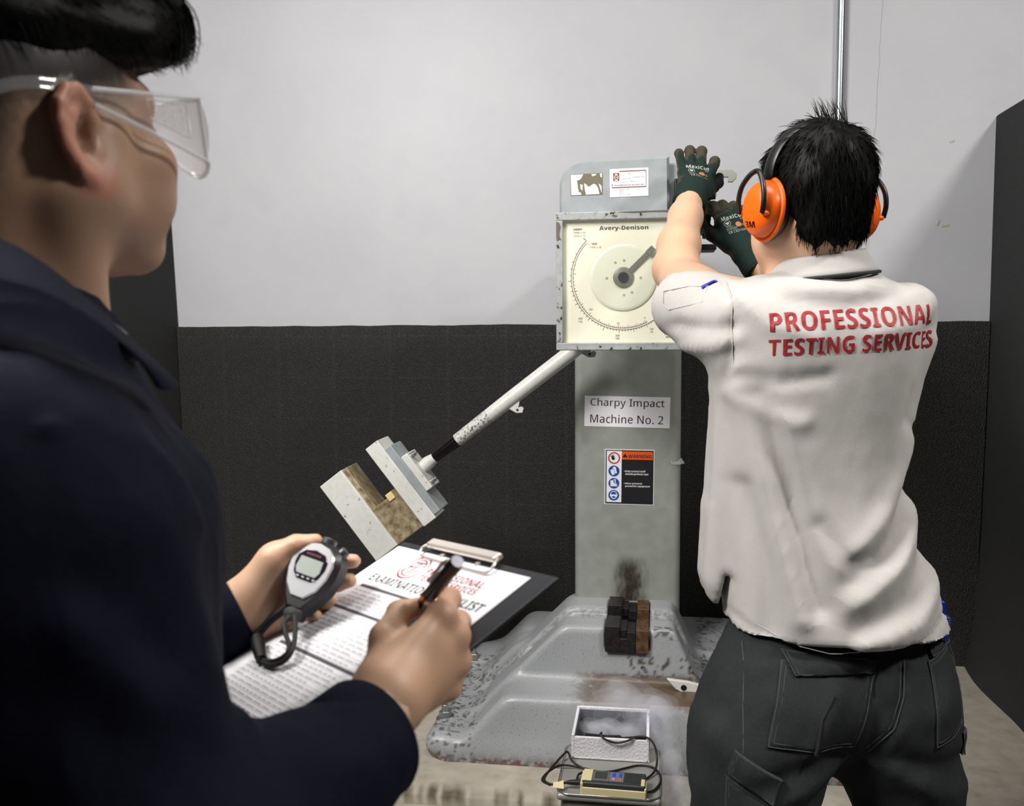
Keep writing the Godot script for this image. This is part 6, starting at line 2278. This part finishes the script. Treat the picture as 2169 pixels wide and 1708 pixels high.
	# seams and creases as ridges near lines in space: [points, height, width]
	var lines := [
		[[Vector3(-0.3312, 1.0322, 2.7238), Vector3(-0.3028, 1.0447, 2.7266), Vector3(-0.2713, 1.0597, 2.7277), Vector3(-0.2583, 1.0571, 2.7188), Vector3(-0.2505, 1.0493, 2.7), Vector3(-0.2533, 1.0307, 2.6614)], 0.0037, 0.005],
		[[Vector3(-0.2713, 1.0597, 2.7277), Vector3(-0.2974, 1.0774, 2.7098), Vector3(-0.3214, 1.0939, 2.6968), Vector3(-0.3497, 1.1115, 2.6793)], 0.0031, 0.006],
		[[Vector3(-0.2701, 1.0579, 2.7276), Vector3(-0.2592, 1.0317, 2.7353), Vector3(-0.2546, 1.0044, 2.7349), Vector3(-0.255, 0.961, 2.7284), Vector3(-0.2515, 0.9111, 2.7219)], 0.0037, 0.012],
		[[Vector3(-0.261, 1.0509, 2.6812), Vector3(-0.2581, 1.0215, 2.6528), Vector3(-0.2522, 0.9903, 2.6443)], 0.0051, 0.010],
		[[Vector3(-0.2634, 0.9753, 2.7386), Vector3(-0.2488, 0.9566, 2.736), Vector3(-0.233, 0.9344, 2.7172)], -0.0085, 0.016],
		[[Vector3(-0.2691, 0.959, 2.7459), Vector3(-0.2498, 0.9349, 2.74), Vector3(-0.2331, 0.9137, 2.7139)], 0.0085, 0.018],
		[[Vector3(-0.2438, 0.8284, 2.5958), Vector3(-0.2449, 0.8226, 2.6218), Vector3(-0.2439, 0.8075, 2.6381)], -0.0085, 0.012],
		[[Vector3(-0.2256, 0.8337, 2.5774), Vector3(-0.2289, 0.8163, 2.5945), Vector3(-0.2258, 0.7924, 2.5961)], 0.0068, 0.010],
		[[Vector3(-0.1915, 0.8464, 2.5204), Vector3(-0.2032, 0.8301, 2.5438), Vector3(-0.2031, 0.8099, 2.5506), Vector3(-0.1966, 0.7811, 2.552)], 0.0034, 0.005],
		[[Vector3(-0.2525, 0.8578, 2.6352), Vector3(-0.2564, 0.8427, 2.6523), Vector3(-0.2566, 0.8235, 2.659)], 0.0085, 0.014]]
	j.shift = func(p: Vector3, n: Vector3) -> float:
		var d := wr.get_noise_3d(p.x * 1.2, p.y * 0.8, p.z * 1.2) * 0.007 + wr.get_noise_3d(p.x * 3.5, p.y * 2.5, p.z * 3.5 + 9.0) * 0.002
		for e in lines:
			var w: float = e[2]
			var best := 1e9
			for k in range(e[0].size() - 1):
				var a: Vector3 = e[0][k]
				var ab: Vector3 = e[0][k + 1] - a
				var h := clampf((p - a).dot(ab) / ab.length_squared(), 0.0, 1.0)
				best = minf(best, (p - a - ab * h).length_squared())
			if best < w * w * 6.0:
				d += e[1] * exp(-best / (w * w))
		return d

	# hair on top, combed forward and up from the brow
	var h := field("observer_hair", 0.004)
	var E := func(x: float, y: float, z: float, rx: float, ry: float, rz: float, k: float, op := 0) -> void:
		h.egg(X * Transform3D(Basis.IDENTITY, Vector3(x, y, z)), Vector3(rx, ry, rz), k, op)
	E.call(0, 0.082, -0.010, 0.084, 0.070, 0.108, 0.0)
	E.call(-0.008, 0.100, 0.066, 0.062, 0.042, 0.046, 0.03)
	E.call(-0.030, 0.086, 0.086, 0.042, 0.036, 0.034, 0.02)
	E.call(-0.052, 0.074, 0.060, 0.026, 0.030, 0.040, 0.02)
	h.solid([[X.basis * Vector3(0, -1, 0.12), X * Vector3(0, 0.042, 0.0)]], 0.0, Vector3.ZERO, Vector3.ZERO, 0.012, 2)
	var hn := FastNoiseLite.new()
	hn.seed = 8
	hn.frequency = 30.0
	hn.fractal_octaves = 3
	h.shift = func(p: Vector3, _n: Vector3) -> float:
		var q := Xi * p
		return hn.get_noise_3d(q.x * 1.6, q.y * 1.2, q.z * 0.4) * 0.006


func hand_tint(f: Field, p: Vector3, n: Vector3) -> Color:
	var c := skin_tint(p, n)
	# knuckles and fingertips are a little redder
	for q in f.prims:
		if q.t == 1:
			var r := p.distance_to(q.inv.affine_inverse().origin)
			if r < 0.02:
				c = c.lerp(Color(0.52, 0.24, 0.165), 0.35 * (1.0 - r / 0.02))
	return c


func observer() -> void:
	var X := observer_head()
	var B := observer_frame()
	var w := thing("person", "man in a navy overall in the foreground, turned away, writing on a clipboard", "person", Vector3(B.origin.x, -0.15, B.origin.z))
	var body: Geo = fields["observer_head"].geo
	for k in ["observer_trunk", "observer_hand_writing", "observer_hand_holding"]:
		body.add(fields[k].geo)
	obj("body", body, M.skin, w)
	var twill := surf(mat(Color(0.072, 0.08, 0.132), 0.85, 0.0, 0.2), noise_tex(0.08, 0, 3, [0.0, Color(0.85, 0.85, 0.87), 1.0, Color(1, 1, 1)], 512, 71), 6.0, M.grain, 0.03)
	var navy := obj("overall", fields["jacket"].geo, twill, w)
	for e in [[Vector3(-0.2712, 0.7852, 2.6898), Vector3(-0.1971, 0.81, 2.5202), 0.0412], [Vector3(-0.5118, 0.767, 2.3979), Vector3(-0.39, 0.8279, 2.3125), 0.0405]]:
		var ax: Vector3 = (e[1] - e[0]).normalized()
		var sx := ax.cross(Vector3.UP).normalized()
		var q: float = e[2]
		obj("cuff", Geo.new().lathe([Vector2(q + 0.001, -0.034), Vector2(q + 0.0028, -0.031), Vector2(q + 0.0032, -0.004), Vector2(q + 0.0016, 0.0), Vector2(q - 0.001, 0.0), Vector2(q - 0.003, -0.004), Vector2(q - 0.004, -0.03)], 48, Transform3D(Basis(sx, ax, sx.cross(ax)), e[1])), twill, navy)
	# legs of the overall down to the floor
	var legs := Geo.new()
	for s in [-1.0, 1.0]:
		var a: Vector3 = B * Vector3(s * 0.10, 0, 0)
		legs.tube([Vector3(a.x, 0.36, a.z), Vector3(a.x, 0.1, a.z), Vector3(a.x, -0.13, a.z)], [0.10, 0.085, 0.075], 24)
	obj("trouser_leg", legs, twill, navy)
	# collar: a folded band standing round the neck, its points lying on the chest
	var strip := func(inner: Array, outer: Array) -> Geo:
		var a := smooth_path(inner, 6)
		var b := smooth_path(outer, 6)
		var m := a.size()
		return Geo.new().grid(m, 12, func(u: float, v: float) -> Vector3:
			var k := mini(int(round(u * (m - 1))), m - 1)
			var mid: Vector3 = a[k].lerp(b[k], 0.5)
			var t := v * 2.0
			var f := t if t <= 1.0 else 2.0 - t
			var nn := (B.origin + Vector3(0, 0.15, 0) - mid).normalized() * -1.0
			var lift := 0.0035 * sin(PI * clampf(f, 0.0, 1.0)) + (0.0018 if t <= 1.0 else -0.0018)
			return a[k].lerp(b[k], f) + nn * lift)
	obj("collar", strip.call(
		[Vector3(-0.4441, 1.1658, 2.6535), Vector3(-0.3989, 1.1603, 2.6573), Vector3(-0.3637, 1.1503, 2.6579), Vector3(-0.3387, 1.1352, 2.6534), Vector3(-0.3185, 1.1119, 2.6391), Vector3(-0.305, 1.0912, 2.6235), Vector3(-0.2945, 1.0752, 2.6111), Vector3(-0.2891, 1.0658, 2.603)],
		[Vector3(-0.4073, 1.1342, 2.6963), Vector3(-0.3667, 1.1309, 2.6985), Vector3(-0.3361, 1.1233, 2.6966), Vector3(-0.3192, 1.1188, 2.6924), Vector3(-0.3046, 1.1098, 2.6828), Vector3(-0.2932, 1.0953, 2.6671), Vector3(-0.2873, 1.0811, 2.6522), Vector3(-0.2856, 1.065, 2.638)]), twill, navy)
	obj("collar", strip.call(
		[Vector3(-0.3593, 1.1136, 2.569), Vector3(-0.3544, 1.103, 2.5641), Vector3(-0.3485, 1.0942, 2.5588), Vector3(-0.3421, 1.0836, 2.5537)],
		[Vector3(-0.3521, 1.1072, 2.5887), Vector3(-0.3484, 1.0981, 2.5839), Vector3(-0.3428, 1.0889, 2.5787), Vector3(-0.3364, 1.079, 2.5735)]), twill, navy)
	obj("zip_tape", Geo.new().tube([Vector3(-0.3522, 1.103, 2.5708), Vector3(-0.3478, 1.099, 2.5685), Vector3(-0.3443, 1.0949, 2.5663)], 0.0016, 8), mat(Color(0.35, 0.36, 0.40), 0.5), navy)
	obj("zip_tape", Geo.new().tube([Vector3(-0.3391, 1.0922, 2.5758), Vector3(-0.3359, 1.0885, 2.5736), Vector3(-0.3327, 1.0848, 2.5715)], 0.0016, 8), mat(Color(0.35, 0.36, 0.40), 0.5), navy)
	# hair
	var hg: Geo = fields["observer_hair"].geo
	var rng := RandomNumberGenerator.new()
	rng.seed = 5
	var Xi := X.affine_inverse()
	var roots := []
	var n0 := hg.v.size()
	for k in 6500:
		var i := rng.randi_range(0, n0 - 1)
		var p := hg.v[i]
		var n := hg.n[i]
		var q := Xi * p
		var flow := X.basis * Vector3(-0.35, -0.1 - 0.5 * smoothstep(0.04, 0.1, q.z), 0.8)
		if q.y < 0.075 and q.z < 0.06:
			flow = X.basis * Vector3(0, -0.8, 0.35)
		flow = flow - n * flow.dot(n)
		var d := (flow.normalized() + n * rng.randf_range(0.02, 0.12 if q.y > 0.085 else 0.04) + Vector3(rng.randf_range(-1, 1), rng.randf_range(-1, 1), rng.randf_range(-1, 1)) * 0.16).normalized()
		roots.append([p - n * 0.003, d, rng.randf_range(0.014, 0.03) * (0.5 if q.y < 0.07 else 1.0)])
	var hs := Geo.new()
	hair_strands(hs, roots, func(_p: Vector3, d: Vector3, t: float) -> Vector3:
		return (d + Vector3(0, -0.12 * t, 0)).normalized(), 0.0006, 4)
	# a heavy lock curling over the brow
	var lock := []
	for k in 700:
		var a := rng.randf_range(-1, 1)
		var o := rng.randf_range(-1, 1)
		var d0 := (X.basis * Vector3(-0.30 + 0.10 * o, -0.10 + 0.15 * o, 0.9)).normalized()
		lock.append([X * Vector3(-0.034 + a * 0.034, 0.112 + 0.004 * o - 0.012 * a * a, 0.092 + 0.010 * o), d0, rng.randf_range(0.050, 0.058)])
	hair_strands(hs, lock, func(_p: Vector3, d: Vector3, t: float) -> Vector3:
		return (d + X.basis * Vector3(-0.02, -0.50, -0.16 - 0.2 * t)).normalized(), 0.0008, 8)
	hs.add(hg)
	obj("hair", hs, M.hair, w)
	safety_glasses(X)
	clipboard()
	stopwatch()


func safety_glasses(X: Transform3D) -> void:
	var t := thing("safety_glasses", "clear wraparound safety glasses over the eyes of the man in navy", "safety glasses", X.origin)
	var clear := func(alpha: float) -> StandardMaterial3D:
		var m := mat(Color(0.97, 0.98, 1.0, alpha), 0.05)
		m.transparency = BaseMaterial3D.TRANSPARENCY_ALPHA
		m.cull_mode = BaseMaterial3D.CULL_DISABLED
		return m
	var front_pane: StandardMaterial3D = clear.call(0.36)
	var pane: StandardMaterial3D = clear.call(0.07)
	var solid: StandardMaterial3D = clear.call(0.42)
	# front: wraps from side to side; deeper at the middle of each eye
	var front := func(u: float, v: float, o := 0.0) -> Vector3:
		var a := lerpf(-1.0, 1.0, u)
		var x := 0.078 * signf(a) * pow(absf(a), 0.92)
		var z := 0.124 - 0.026 * pow(absf(a), 3.2)
		var hi := 0.036 - 0.006 * a * a
		var lo := -0.013 - 0.011 * exp(-pow((absf(a) - 0.55) / 0.3, 2.0)) + 0.012 * exp(-pow(a / 0.16, 2.0))
		return X * (Vector3(x, lerpf(hi, lo, v), z + 0.004 * sin(PI * v)) + Vector3(signf(a) * 0.3 * absf(a), 0, 1.0).normalized() * o)
	obj("lens", Geo.new().grid(48, 14, func(u: float, v: float) -> Vector3: return front.call(u, v, 0.0011)), front_pane, t)
	var rim := []
	for k in 41:
		rim.append(front.call(k / 40.0, 0.0))
	for k in 41:
		rim.append(front.call(1.0 - k / 40.0, 1.0))
	rim.append(rim[0])
	obj("rim", Geo.new().tube(rim, 0.0019, 8, false), solid, t)
	for s in [-1.0, 1.0]:
		# side shield tapering into the temple arm
		var side := func(u: float, v: float) -> Vector3:
			var z := lerpf(0.098, 0.006, u)
			var hi := lerpf(0.030, 0.030, u)
			var lo := lerpf(-0.016, 0.020, pow(u, 0.92))
			return X * Vector3(s * (0.0785 + 0.003 * u), lerpf(hi, lo, v), z)
		obj("side_shield", Geo.new().grid(20, 8, func(u: float, v: float) -> Vector3: return side.call(u, v)), pane, t)
		var low := []
		var top := []
		for k in 21:
			low.append(side.call(k / 20.0, 1.0))
			top.append(side.call(k / 20.0, 0.0))
		obj("shield_edge", Geo.new().tube(low, 0.0017, 8), solid, t)
		obj("shield_edge", Geo.new().tube(top, 0.0017, 8), solid, t)
		var box := [side.call(0.14, 0.12), side.call(0.52, 0.14), side.call(0.52, 0.62), side.call(0.14, 0.72), side.call(0.14, 0.12)]
		obj("vent_frame", Geo.new().tube(box, 0.0008, 6, false), solid, t)
		for k in 12:
			var u := 0.2 + 0.085 * (k % 4)
			var v := 0.24 + 0.16 * (k / 4)
			var c: Vector3 = side.call(u, v)
			obj("vent", Geo.new().lathe([Vector2(0.0, 0.0008), Vector2(0.0011, 0.0006), Vector2(0.0013, 0.0)], 8, Transform3D(Basis(X.basis.y, X.basis.x * s, X.basis.z), c)), solid, t)
		var arm := smooth_path([X * Vector3(s * 0.0805, 0.028, 0.006), X * Vector3(s * 0.0812, 0.031, -0.018), X * Vector3(s * 0.079, 0.030, -0.045), X * Vector3(s * 0.074, 0.020, -0.075)], 5)
		obj("temple_arm", Geo.new().tube(arm, 0.0040, 10, true, 0.3, X.basis.y), pane, t)
		obj("arm_tip", Geo.new().rbox(Transform3D(X.basis, X * Vector3(s * 0.074, 0.0195, -0.0755)), Vector3(0.0012, 0.0032, 0.002), 0.001), mat(Color(0.65, 0.6, 0.45), 0.5), t)


func clipboard() -> void:
	var TL := Vector3(-0.2591, 0.8731, 2.2170)
	var a := Vector3(0.15554, 0.01018, 0.14073)
	var b := Vector3(-0.1796, -0.1148, 0.20682)
	var au := a.normalized()
	var bu := (b - au * b.dot(au)).normalized()
	var n := bu.cross(au).normalized()
	if n.y < 0.0:
		n = -n
	# sheet units: x across the page 0 .. 1, y down the page 0 .. 1
	var at := func(u: float, v: float, h := 0.0) -> Vector3: return TL + au * 0.21 * u + bu * 0.297 * v + n * h
	var frame := func(u: float, v: float, h: float) -> Transform3D: return Transform3D(Basis(au, -bu, au.cross(-bu)), at.call(u, v, h))
	var cb := thing("clipboard", "dark clipboard with a chrome clip held out by the man in navy", "clipboard", TL)
	obj("board", Geo.new().rbox(frame.call(0.552, 0.5, -0.0022), Vector3(0.1195, 0.158, 0.0018), 0.0012), mat(Color(0.085, 0.09, 0.12), 0.5), cb)
	var chrome := mat(Color(0.90, 0.87, 0.83), 0.18, 0.6)
	obj("clip_bar", Geo.new().rbox(frame.call(0.495, -0.030, 0.006), Vector3(0.055, 0.0058, 0.0032), 0.0026), chrome, cb)
	var wire := smooth_path([at.call(0.25, -0.03, 0.006), at.call(0.225, -0.005, 0.006), at.call(0.235, 0.018, 0.004), at.call(0.28, 0.027, 0.002), at.call(0.5, 0.032, 0.002), at.call(0.73, 0.034, 0.002), at.call(0.775, 0.028, 0.004), at.call(0.775, 0.0, 0.006), at.call(0.75, -0.03, 0.006)], 6)
	obj("clip_wire", Geo.new().tube(wire, 0.0014, 10), chrome, cb)
	for u in [0.36, 0.63]:
		obj("rivet", Geo.new().lathe([Vector2(0.0, 0.0016), Vector2(0.003, 0.001), Vector2(0.0036, 0.0)], 16, Transform3D(Basis(au, n, bu), at.call(u, -0.004, 0.0))), chrome, cb)
	# the checklist
	var sh := thing("checklist_sheet", "white examination checklist page clipped to the dark board", "paper", at.call(0.5, 0.5))
	obj("page", Geo.new().rbox(frame.call(0.5, 0.5, 0.0002), Vector3(0.105, 0.1485, 0.0004), 0.0003, 1), M.white_paper, sh)
	var pl := Transform3D(Basis(au * 0.21, -bu * 0.297, n), at.call(0, 0, 0.0007))
	var red := Geo.new()
	var ink := Geo.new()
	var soft := Geo.new()
	var A := 0.21 / 0.297
	var ring := []
	for k in 36:
		ring.append(Vector2(0.300 + cos(TAU * k / 36) * 0.082, -(0.083 + sin(TAU * k / 36) * 0.082 * A)))
	stroke(red, pl, ring, 0.008, true)
	ring = []
	for k in 36:
		ring.append(Vector2(0.300 + cos(TAU * k / 36) * 0.063, -(0.083 + sin(TAU * k / 36) * 0.063 * A)))
	stroke(red, pl, ring, 0.006, true)
	# monogram: slanting strokes of P, T and S
	for e in [[[Vector2(0.255, -0.112), Vector2(0.272, -0.055)], 0.010], [[Vector2(0.272, -0.055), Vector2(0.295, -0.058), Vector2(0.293, -0.080), Vector2(0.265, -0.084)], 0.008], [[Vector2(0.296, -0.120), Vector2(0.318, -0.050)], 0.011], [[Vector2(0.290, -0.056), Vector2(0.350, -0.052)], 0.008], [[Vector2(0.352, -0.066), Vector2(0.334, -0.074), Vector2(0.346, -0.094), Vector2(0.322, -0.108)], 0.008]]:
		stroke(red, pl, e[0], e[1])
	lettering(red, "PROFESSIONAL", pl, 0.405, -0.098, 0.822, -0.066, true)
	lettering(red, "TESTING SERVICES", pl, 0.405, -0.131, 0.826, -0.103, true)
	lettering(ink, "EXAMINATION CHECKLIST", pl, 0.112, -0.190, 0.958, -0.152, true)
	for y in [0.219, 0.333, 0.534]:
		flat_poly(soft, pl, rect(0.12, -y - 0.007, 0.93, -y + 0.006))
	var fine := Geo.new()
	for k in 36:
		var y := 0.242 + k * 0.0172
		if absf(y - 0.333) < 0.014 or absf(y - 0.534) < 0.014:
			continue
		stroke(fine, pl, [Vector2(0.11, -y - 0.006), Vector2(0.93, -y - 0.006)], 0.0011)
		var x := 0.12
		var j := 0
		while x < [0.66, 0.74, 0.58, 0.70][k % 4]:
			var wd := 0.022 + 0.05 * absf(sin(k * 7.3 + j * 3.1))
			stroke(fine, pl, [Vector2(x, -y), Vector2(x + wd, -y)], 0.0032)
			x += wd + 0.012
			j += 1
		for q in [0.80, 0.86]:
			stroke(fine, pl, rect(q, -y - 0.004, q + 0.014, -y + 0.004), 0.001, true)
	obj("lettering", red, M.red_ink, sh)
	obj("lettering", ink, M.ink, sh)
	obj("section_bars", soft, mat(Color(0.30, 0.29, 0.33), 0.7), sh)
	obj("form_lines", fine, mat(Color(0.58, 0.57, 0.60), 0.7), sh)
	# pen
	var tip := Vector3(-0.2145, 0.8382, 2.3947)
	var top := Vector3(-0.1437, 0.9252, 2.4741)
	var pd := (tip - top).normalized()
	var pen := thing("pen", "dark ballpoint pen with a chrome cap between the fingers of the writing hand", "pen", tip)
	var pl2 := func(s: float) -> Vector3: return top + pd * s
	var L := top.distance_to(tip)
	obj("barrel", Geo.new().tube([pl2.call(0.058), pl2.call(L - 0.022), pl2.call(L - 0.008)], [0.0052, 0.0050, 0.0032], 18), mat(Color(0.06, 0.045, 0.04), 0.3), pen)
	obj("cap", Geo.new().tube([pl2.call(0.010), pl2.call(0.03), pl2.call(0.056)], [0.0056, 0.0060, 0.0058], 18), mat(Color(0.07, 0.055, 0.05), 0.25), pen)
	obj("ring", Geo.new().tube([pl2.call(0.055), pl2.call(0.061)], 0.0062, 18), mat(Color(0.75, 0.55, 0.42), 0.2, 1.0), pen)
	obj("crown", Geo.new().tube([pl2.call(-0.002), pl2.call(0.003), pl2.call(0.012)], [0.0050, 0.0060, 0.0060], 18), mat(Color(0.25, 0.25, 0.27), 0.3, 0.9), pen)
	var sd := pd.cross(Vector3(-0.1495, 0, -0.9888)).normalized()
	obj("pocket_clip", Geo.new().tube([pl2.call(0.004) - sd * 0.0062, pl2.call(0.012) - sd * 0.0078, pl2.call(0.040) - sd * 0.0075], 0.0016, 8), mat(Color(0.85, 0.83, 0.82), 0.15, 1.0), pen)
	obj("nib", Geo.new().tube([pl2.call(L - 0.009), pl2.call(L)], [0.003, 0.0006], 12), mat(Color(0.75, 0.75, 0.75), 0.2, 1.0), pen)


func stopwatch() -> void:
	var c := Vector3(-0.3098, 0.8694, 2.3303)
	var nz := Vector3(-0.177, 0.5, 0.8359).normalized()
	var up := (Vector3(-0.3029, 0.8939, 2.31) - Vector3(-0.3229, 0.8459, 2.3424)).normalized()
	up = (up - nz * up.dot(nz)).normalized()
	var X := Transform3D(Basis(up.cross(nz), up, nz), c)
	var t := thing("stopwatch", "silver and black digital stopwatch with a black cord lying in the hand over the clipboard", "stopwatch", c)
	var out := func(k: float, dx := 0.0) -> PackedVector2Array:
		var base := [Vector2(-14, 32), Vector2(0, 34), Vector2(14, 32), Vector2(23, 26), Vector2(27, 16), Vector2(27.5, 4), Vector2(24, -10), Vector2(16, -24), Vector2(9, -34), Vector2(-9, -34), Vector2(-16, -24), Vector2(-24, -10), Vector2(-27.5, 4), Vector2(-27, 16), Vector2(-23, 26)]
		var o := PackedVector2Array()
		for p in base:
			o.append(p * 0.001 * k)
		return o
	var black := mat(Color(0.07, 0.072, 0.078), 0.4)
	var silver := mat(Color(0.80, 0.80, 0.82), 0.25, 0.35)
	var lift := func(z: float) -> Transform3D: return X * Transform3D(Basis.IDENTITY, Vector3(0, 0, z))
	obj("body", Geo.new().extrude(out.call(1.0), 0.021, lift.call(0.0095), 0.004), black, t)
	var plate := PackedVector2Array()
	for p in [Vector2(-11, 28), Vector2(0, 30), Vector2(11, 28), Vector2(20, 22), Vector2(23, 13), Vector2(22, 1), Vector2(17, -12), Vector2(7, -22), Vector2(-7, -22), Vector2(-17, -12), Vector2(-22, 1), Vector2(-23, 13), Vector2(-20, 22)]:
		plate.append(p * 0.001)
	obj("face_plate", Geo.new().extrude(plate, 0.003, lift.call(0.0118), 0.0012), silver, t)
	var win := PackedVector2Array()
	for p in [Vector2(-11, 21), Vector2(0, 23), Vector2(11, 21), Vector2(16.5, 15), Vector2(17, 8), Vector2(14, -1), Vector2(8, -6), Vector2(-8, -6), Vector2(-14, -1), Vector2(-17, 8), Vector2(-16.5, 15)]:
		win.append(p * 0.001)
	obj("window", Geo.new().extrude(win, 0.0012, lift.call(0.0126), 0.0004), mat(Color(0.10, 0.09, 0.15), 0.15), t)
	var lcd := Geo.new()
	flat_poly(lcd, lift.call(0.0129), [Vector2(-0.0125, 0.0145), Vector2(0.0125, 0.0145), Vector2(0.0135, 0.004), Vector2(0.0105, -0.001), Vector2(-0.0105, -0.001), Vector2(-0.0135, 0.004)])
	var screen := obj("screen", lcd, mat(Color(0.66, 0.69, 0.66), 0.2), t)
	var marks := Geo.new()
	for k in 4:
		stroke(marks, lift.call(0.0131), [Vector2(-0.009 + k * 0.006, -0.0035), Vector2(-0.006 + k * 0.006, -0.0035)], 0.0012)
	obj("print", marks, mat(Color(0.75, 0.75, 0.75), 0.6), t)
	var rp := Geo.new()
	for k in 6:
		stroke(rp, lift.call(0.0131), [Vector2(-0.008 + k * 0.0028, 0.0182), Vector2(-0.0062 + k * 0.0028, 0.0182)], 0.0016)
	obj("print", rp, mat(Color(0.55, 0.16, 0.22), 0.6), t)
	for q in [[0.0, 0.0345, 0.007, 0.0], [-0.0185, 0.0295, 0.005, 0.6], [0.0185, 0.0295, 0.005, -0.6]]:
		var bf := X * Transform3D(Basis(Vector3(0, 0, 1), q[3]), Vector3(q[0], q[1], -0.001))
		obj("button", Geo.new().lathe([Vector2(0.0, 0.0045), Vector2(q[2] * 0.85, 0.0042), Vector2(q[2], 0.003), Vector2(q[2], -0.004)], 20, bf), mat(Color(0.30, 0.31, 0.33), 0.3, 0.4), t)
	obj("neck", Geo.new().rbox(X * Transform3D(Basis.IDENTITY, Vector3(0, -0.036, -0.001)), Vector3(0.0085, 0.005, 0.007), 0.003), black, t)
	# cord: loop with a slider and an end cap, lying on the page
	var cord := mat(Color(0.035, 0.035, 0.04), 0.7)
	obj("cord_bead", Geo.new().lathe([Vector2(0.0, 0.004), Vector2(0.007, 0.0035), Vector2(0.009, 0.0), Vector2(0.007, -0.0035), Vector2(0.0, -0.004)], 20, Transform3D(Basis(X.basis.x, X.basis.z, X.basis.y), Vector3(-0.3208, 0.8417, 2.3526)) * Transform3D(Basis.from_scale(Vector3(1.15, 1.0, 0.8)), Vector3.ZERO)), black, t)
	var side1 := smooth_path([Vector3(-0.323, 0.8465, 2.3444), Vector3(-0.3217, 0.8413, 2.3528), Vector3(-0.3245, 0.8368, 2.3637), Vector3(-0.3198, 0.8317, 2.3736), Vector3(-0.3118, 0.8253, 2.3851), Vector3(-0.3111, 0.8193, 2.3916), Vector3(-0.3191, 0.8134, 2.3913), Vector3(-0.3287, 0.8097, 2.3869), Vector3(-0.3377, 0.8077, 2.3803)], 6)
	var side2 := smooth_path([Vector3(-0.323, 0.8465, 2.3444), Vector3(-0.3184, 0.8418, 2.3542), Vector3(-0.3134, 0.8359, 2.3662), Vector3(-0.3085, 0.828, 2.3803), Vector3(-0.3064, 0.8219, 2.3927), Vector3(-0.3127, 0.8138, 2.3963), Vector3(-0.3255, 0.8082, 2.3916), Vector3(-0.3377, 0.8068, 2.3824)], 6)
	obj("cord", Geo.new().tube(side1, 0.0023, 10), cord, t)
	obj("cord", Geo.new().tube(side2, 0.0023, 10), cord, t)
	obj("cord_cap", Geo.new().tube([Vector3(-0.3564, 0.817, 2.3499), Vector3(-0.3493, 0.8132, 2.3634), Vector3(-0.3401, 0.8078, 2.3787)], [0.0055, 0.0065, 0.0052], 14), black, t)
	obj("strap", Geo.new().tube(smooth_path([Vector3(-0.3589, 0.8142, 2.3444), Vector3(-0.3588, 0.8189, 2.34), Vector3(-0.3485, 0.8303, 2.3354), Vector3(-0.3345, 0.841, 2.3365), Vector3(-0.3279, 0.8465, 2.3391)], 6), 0.0042, 12), cord, t)
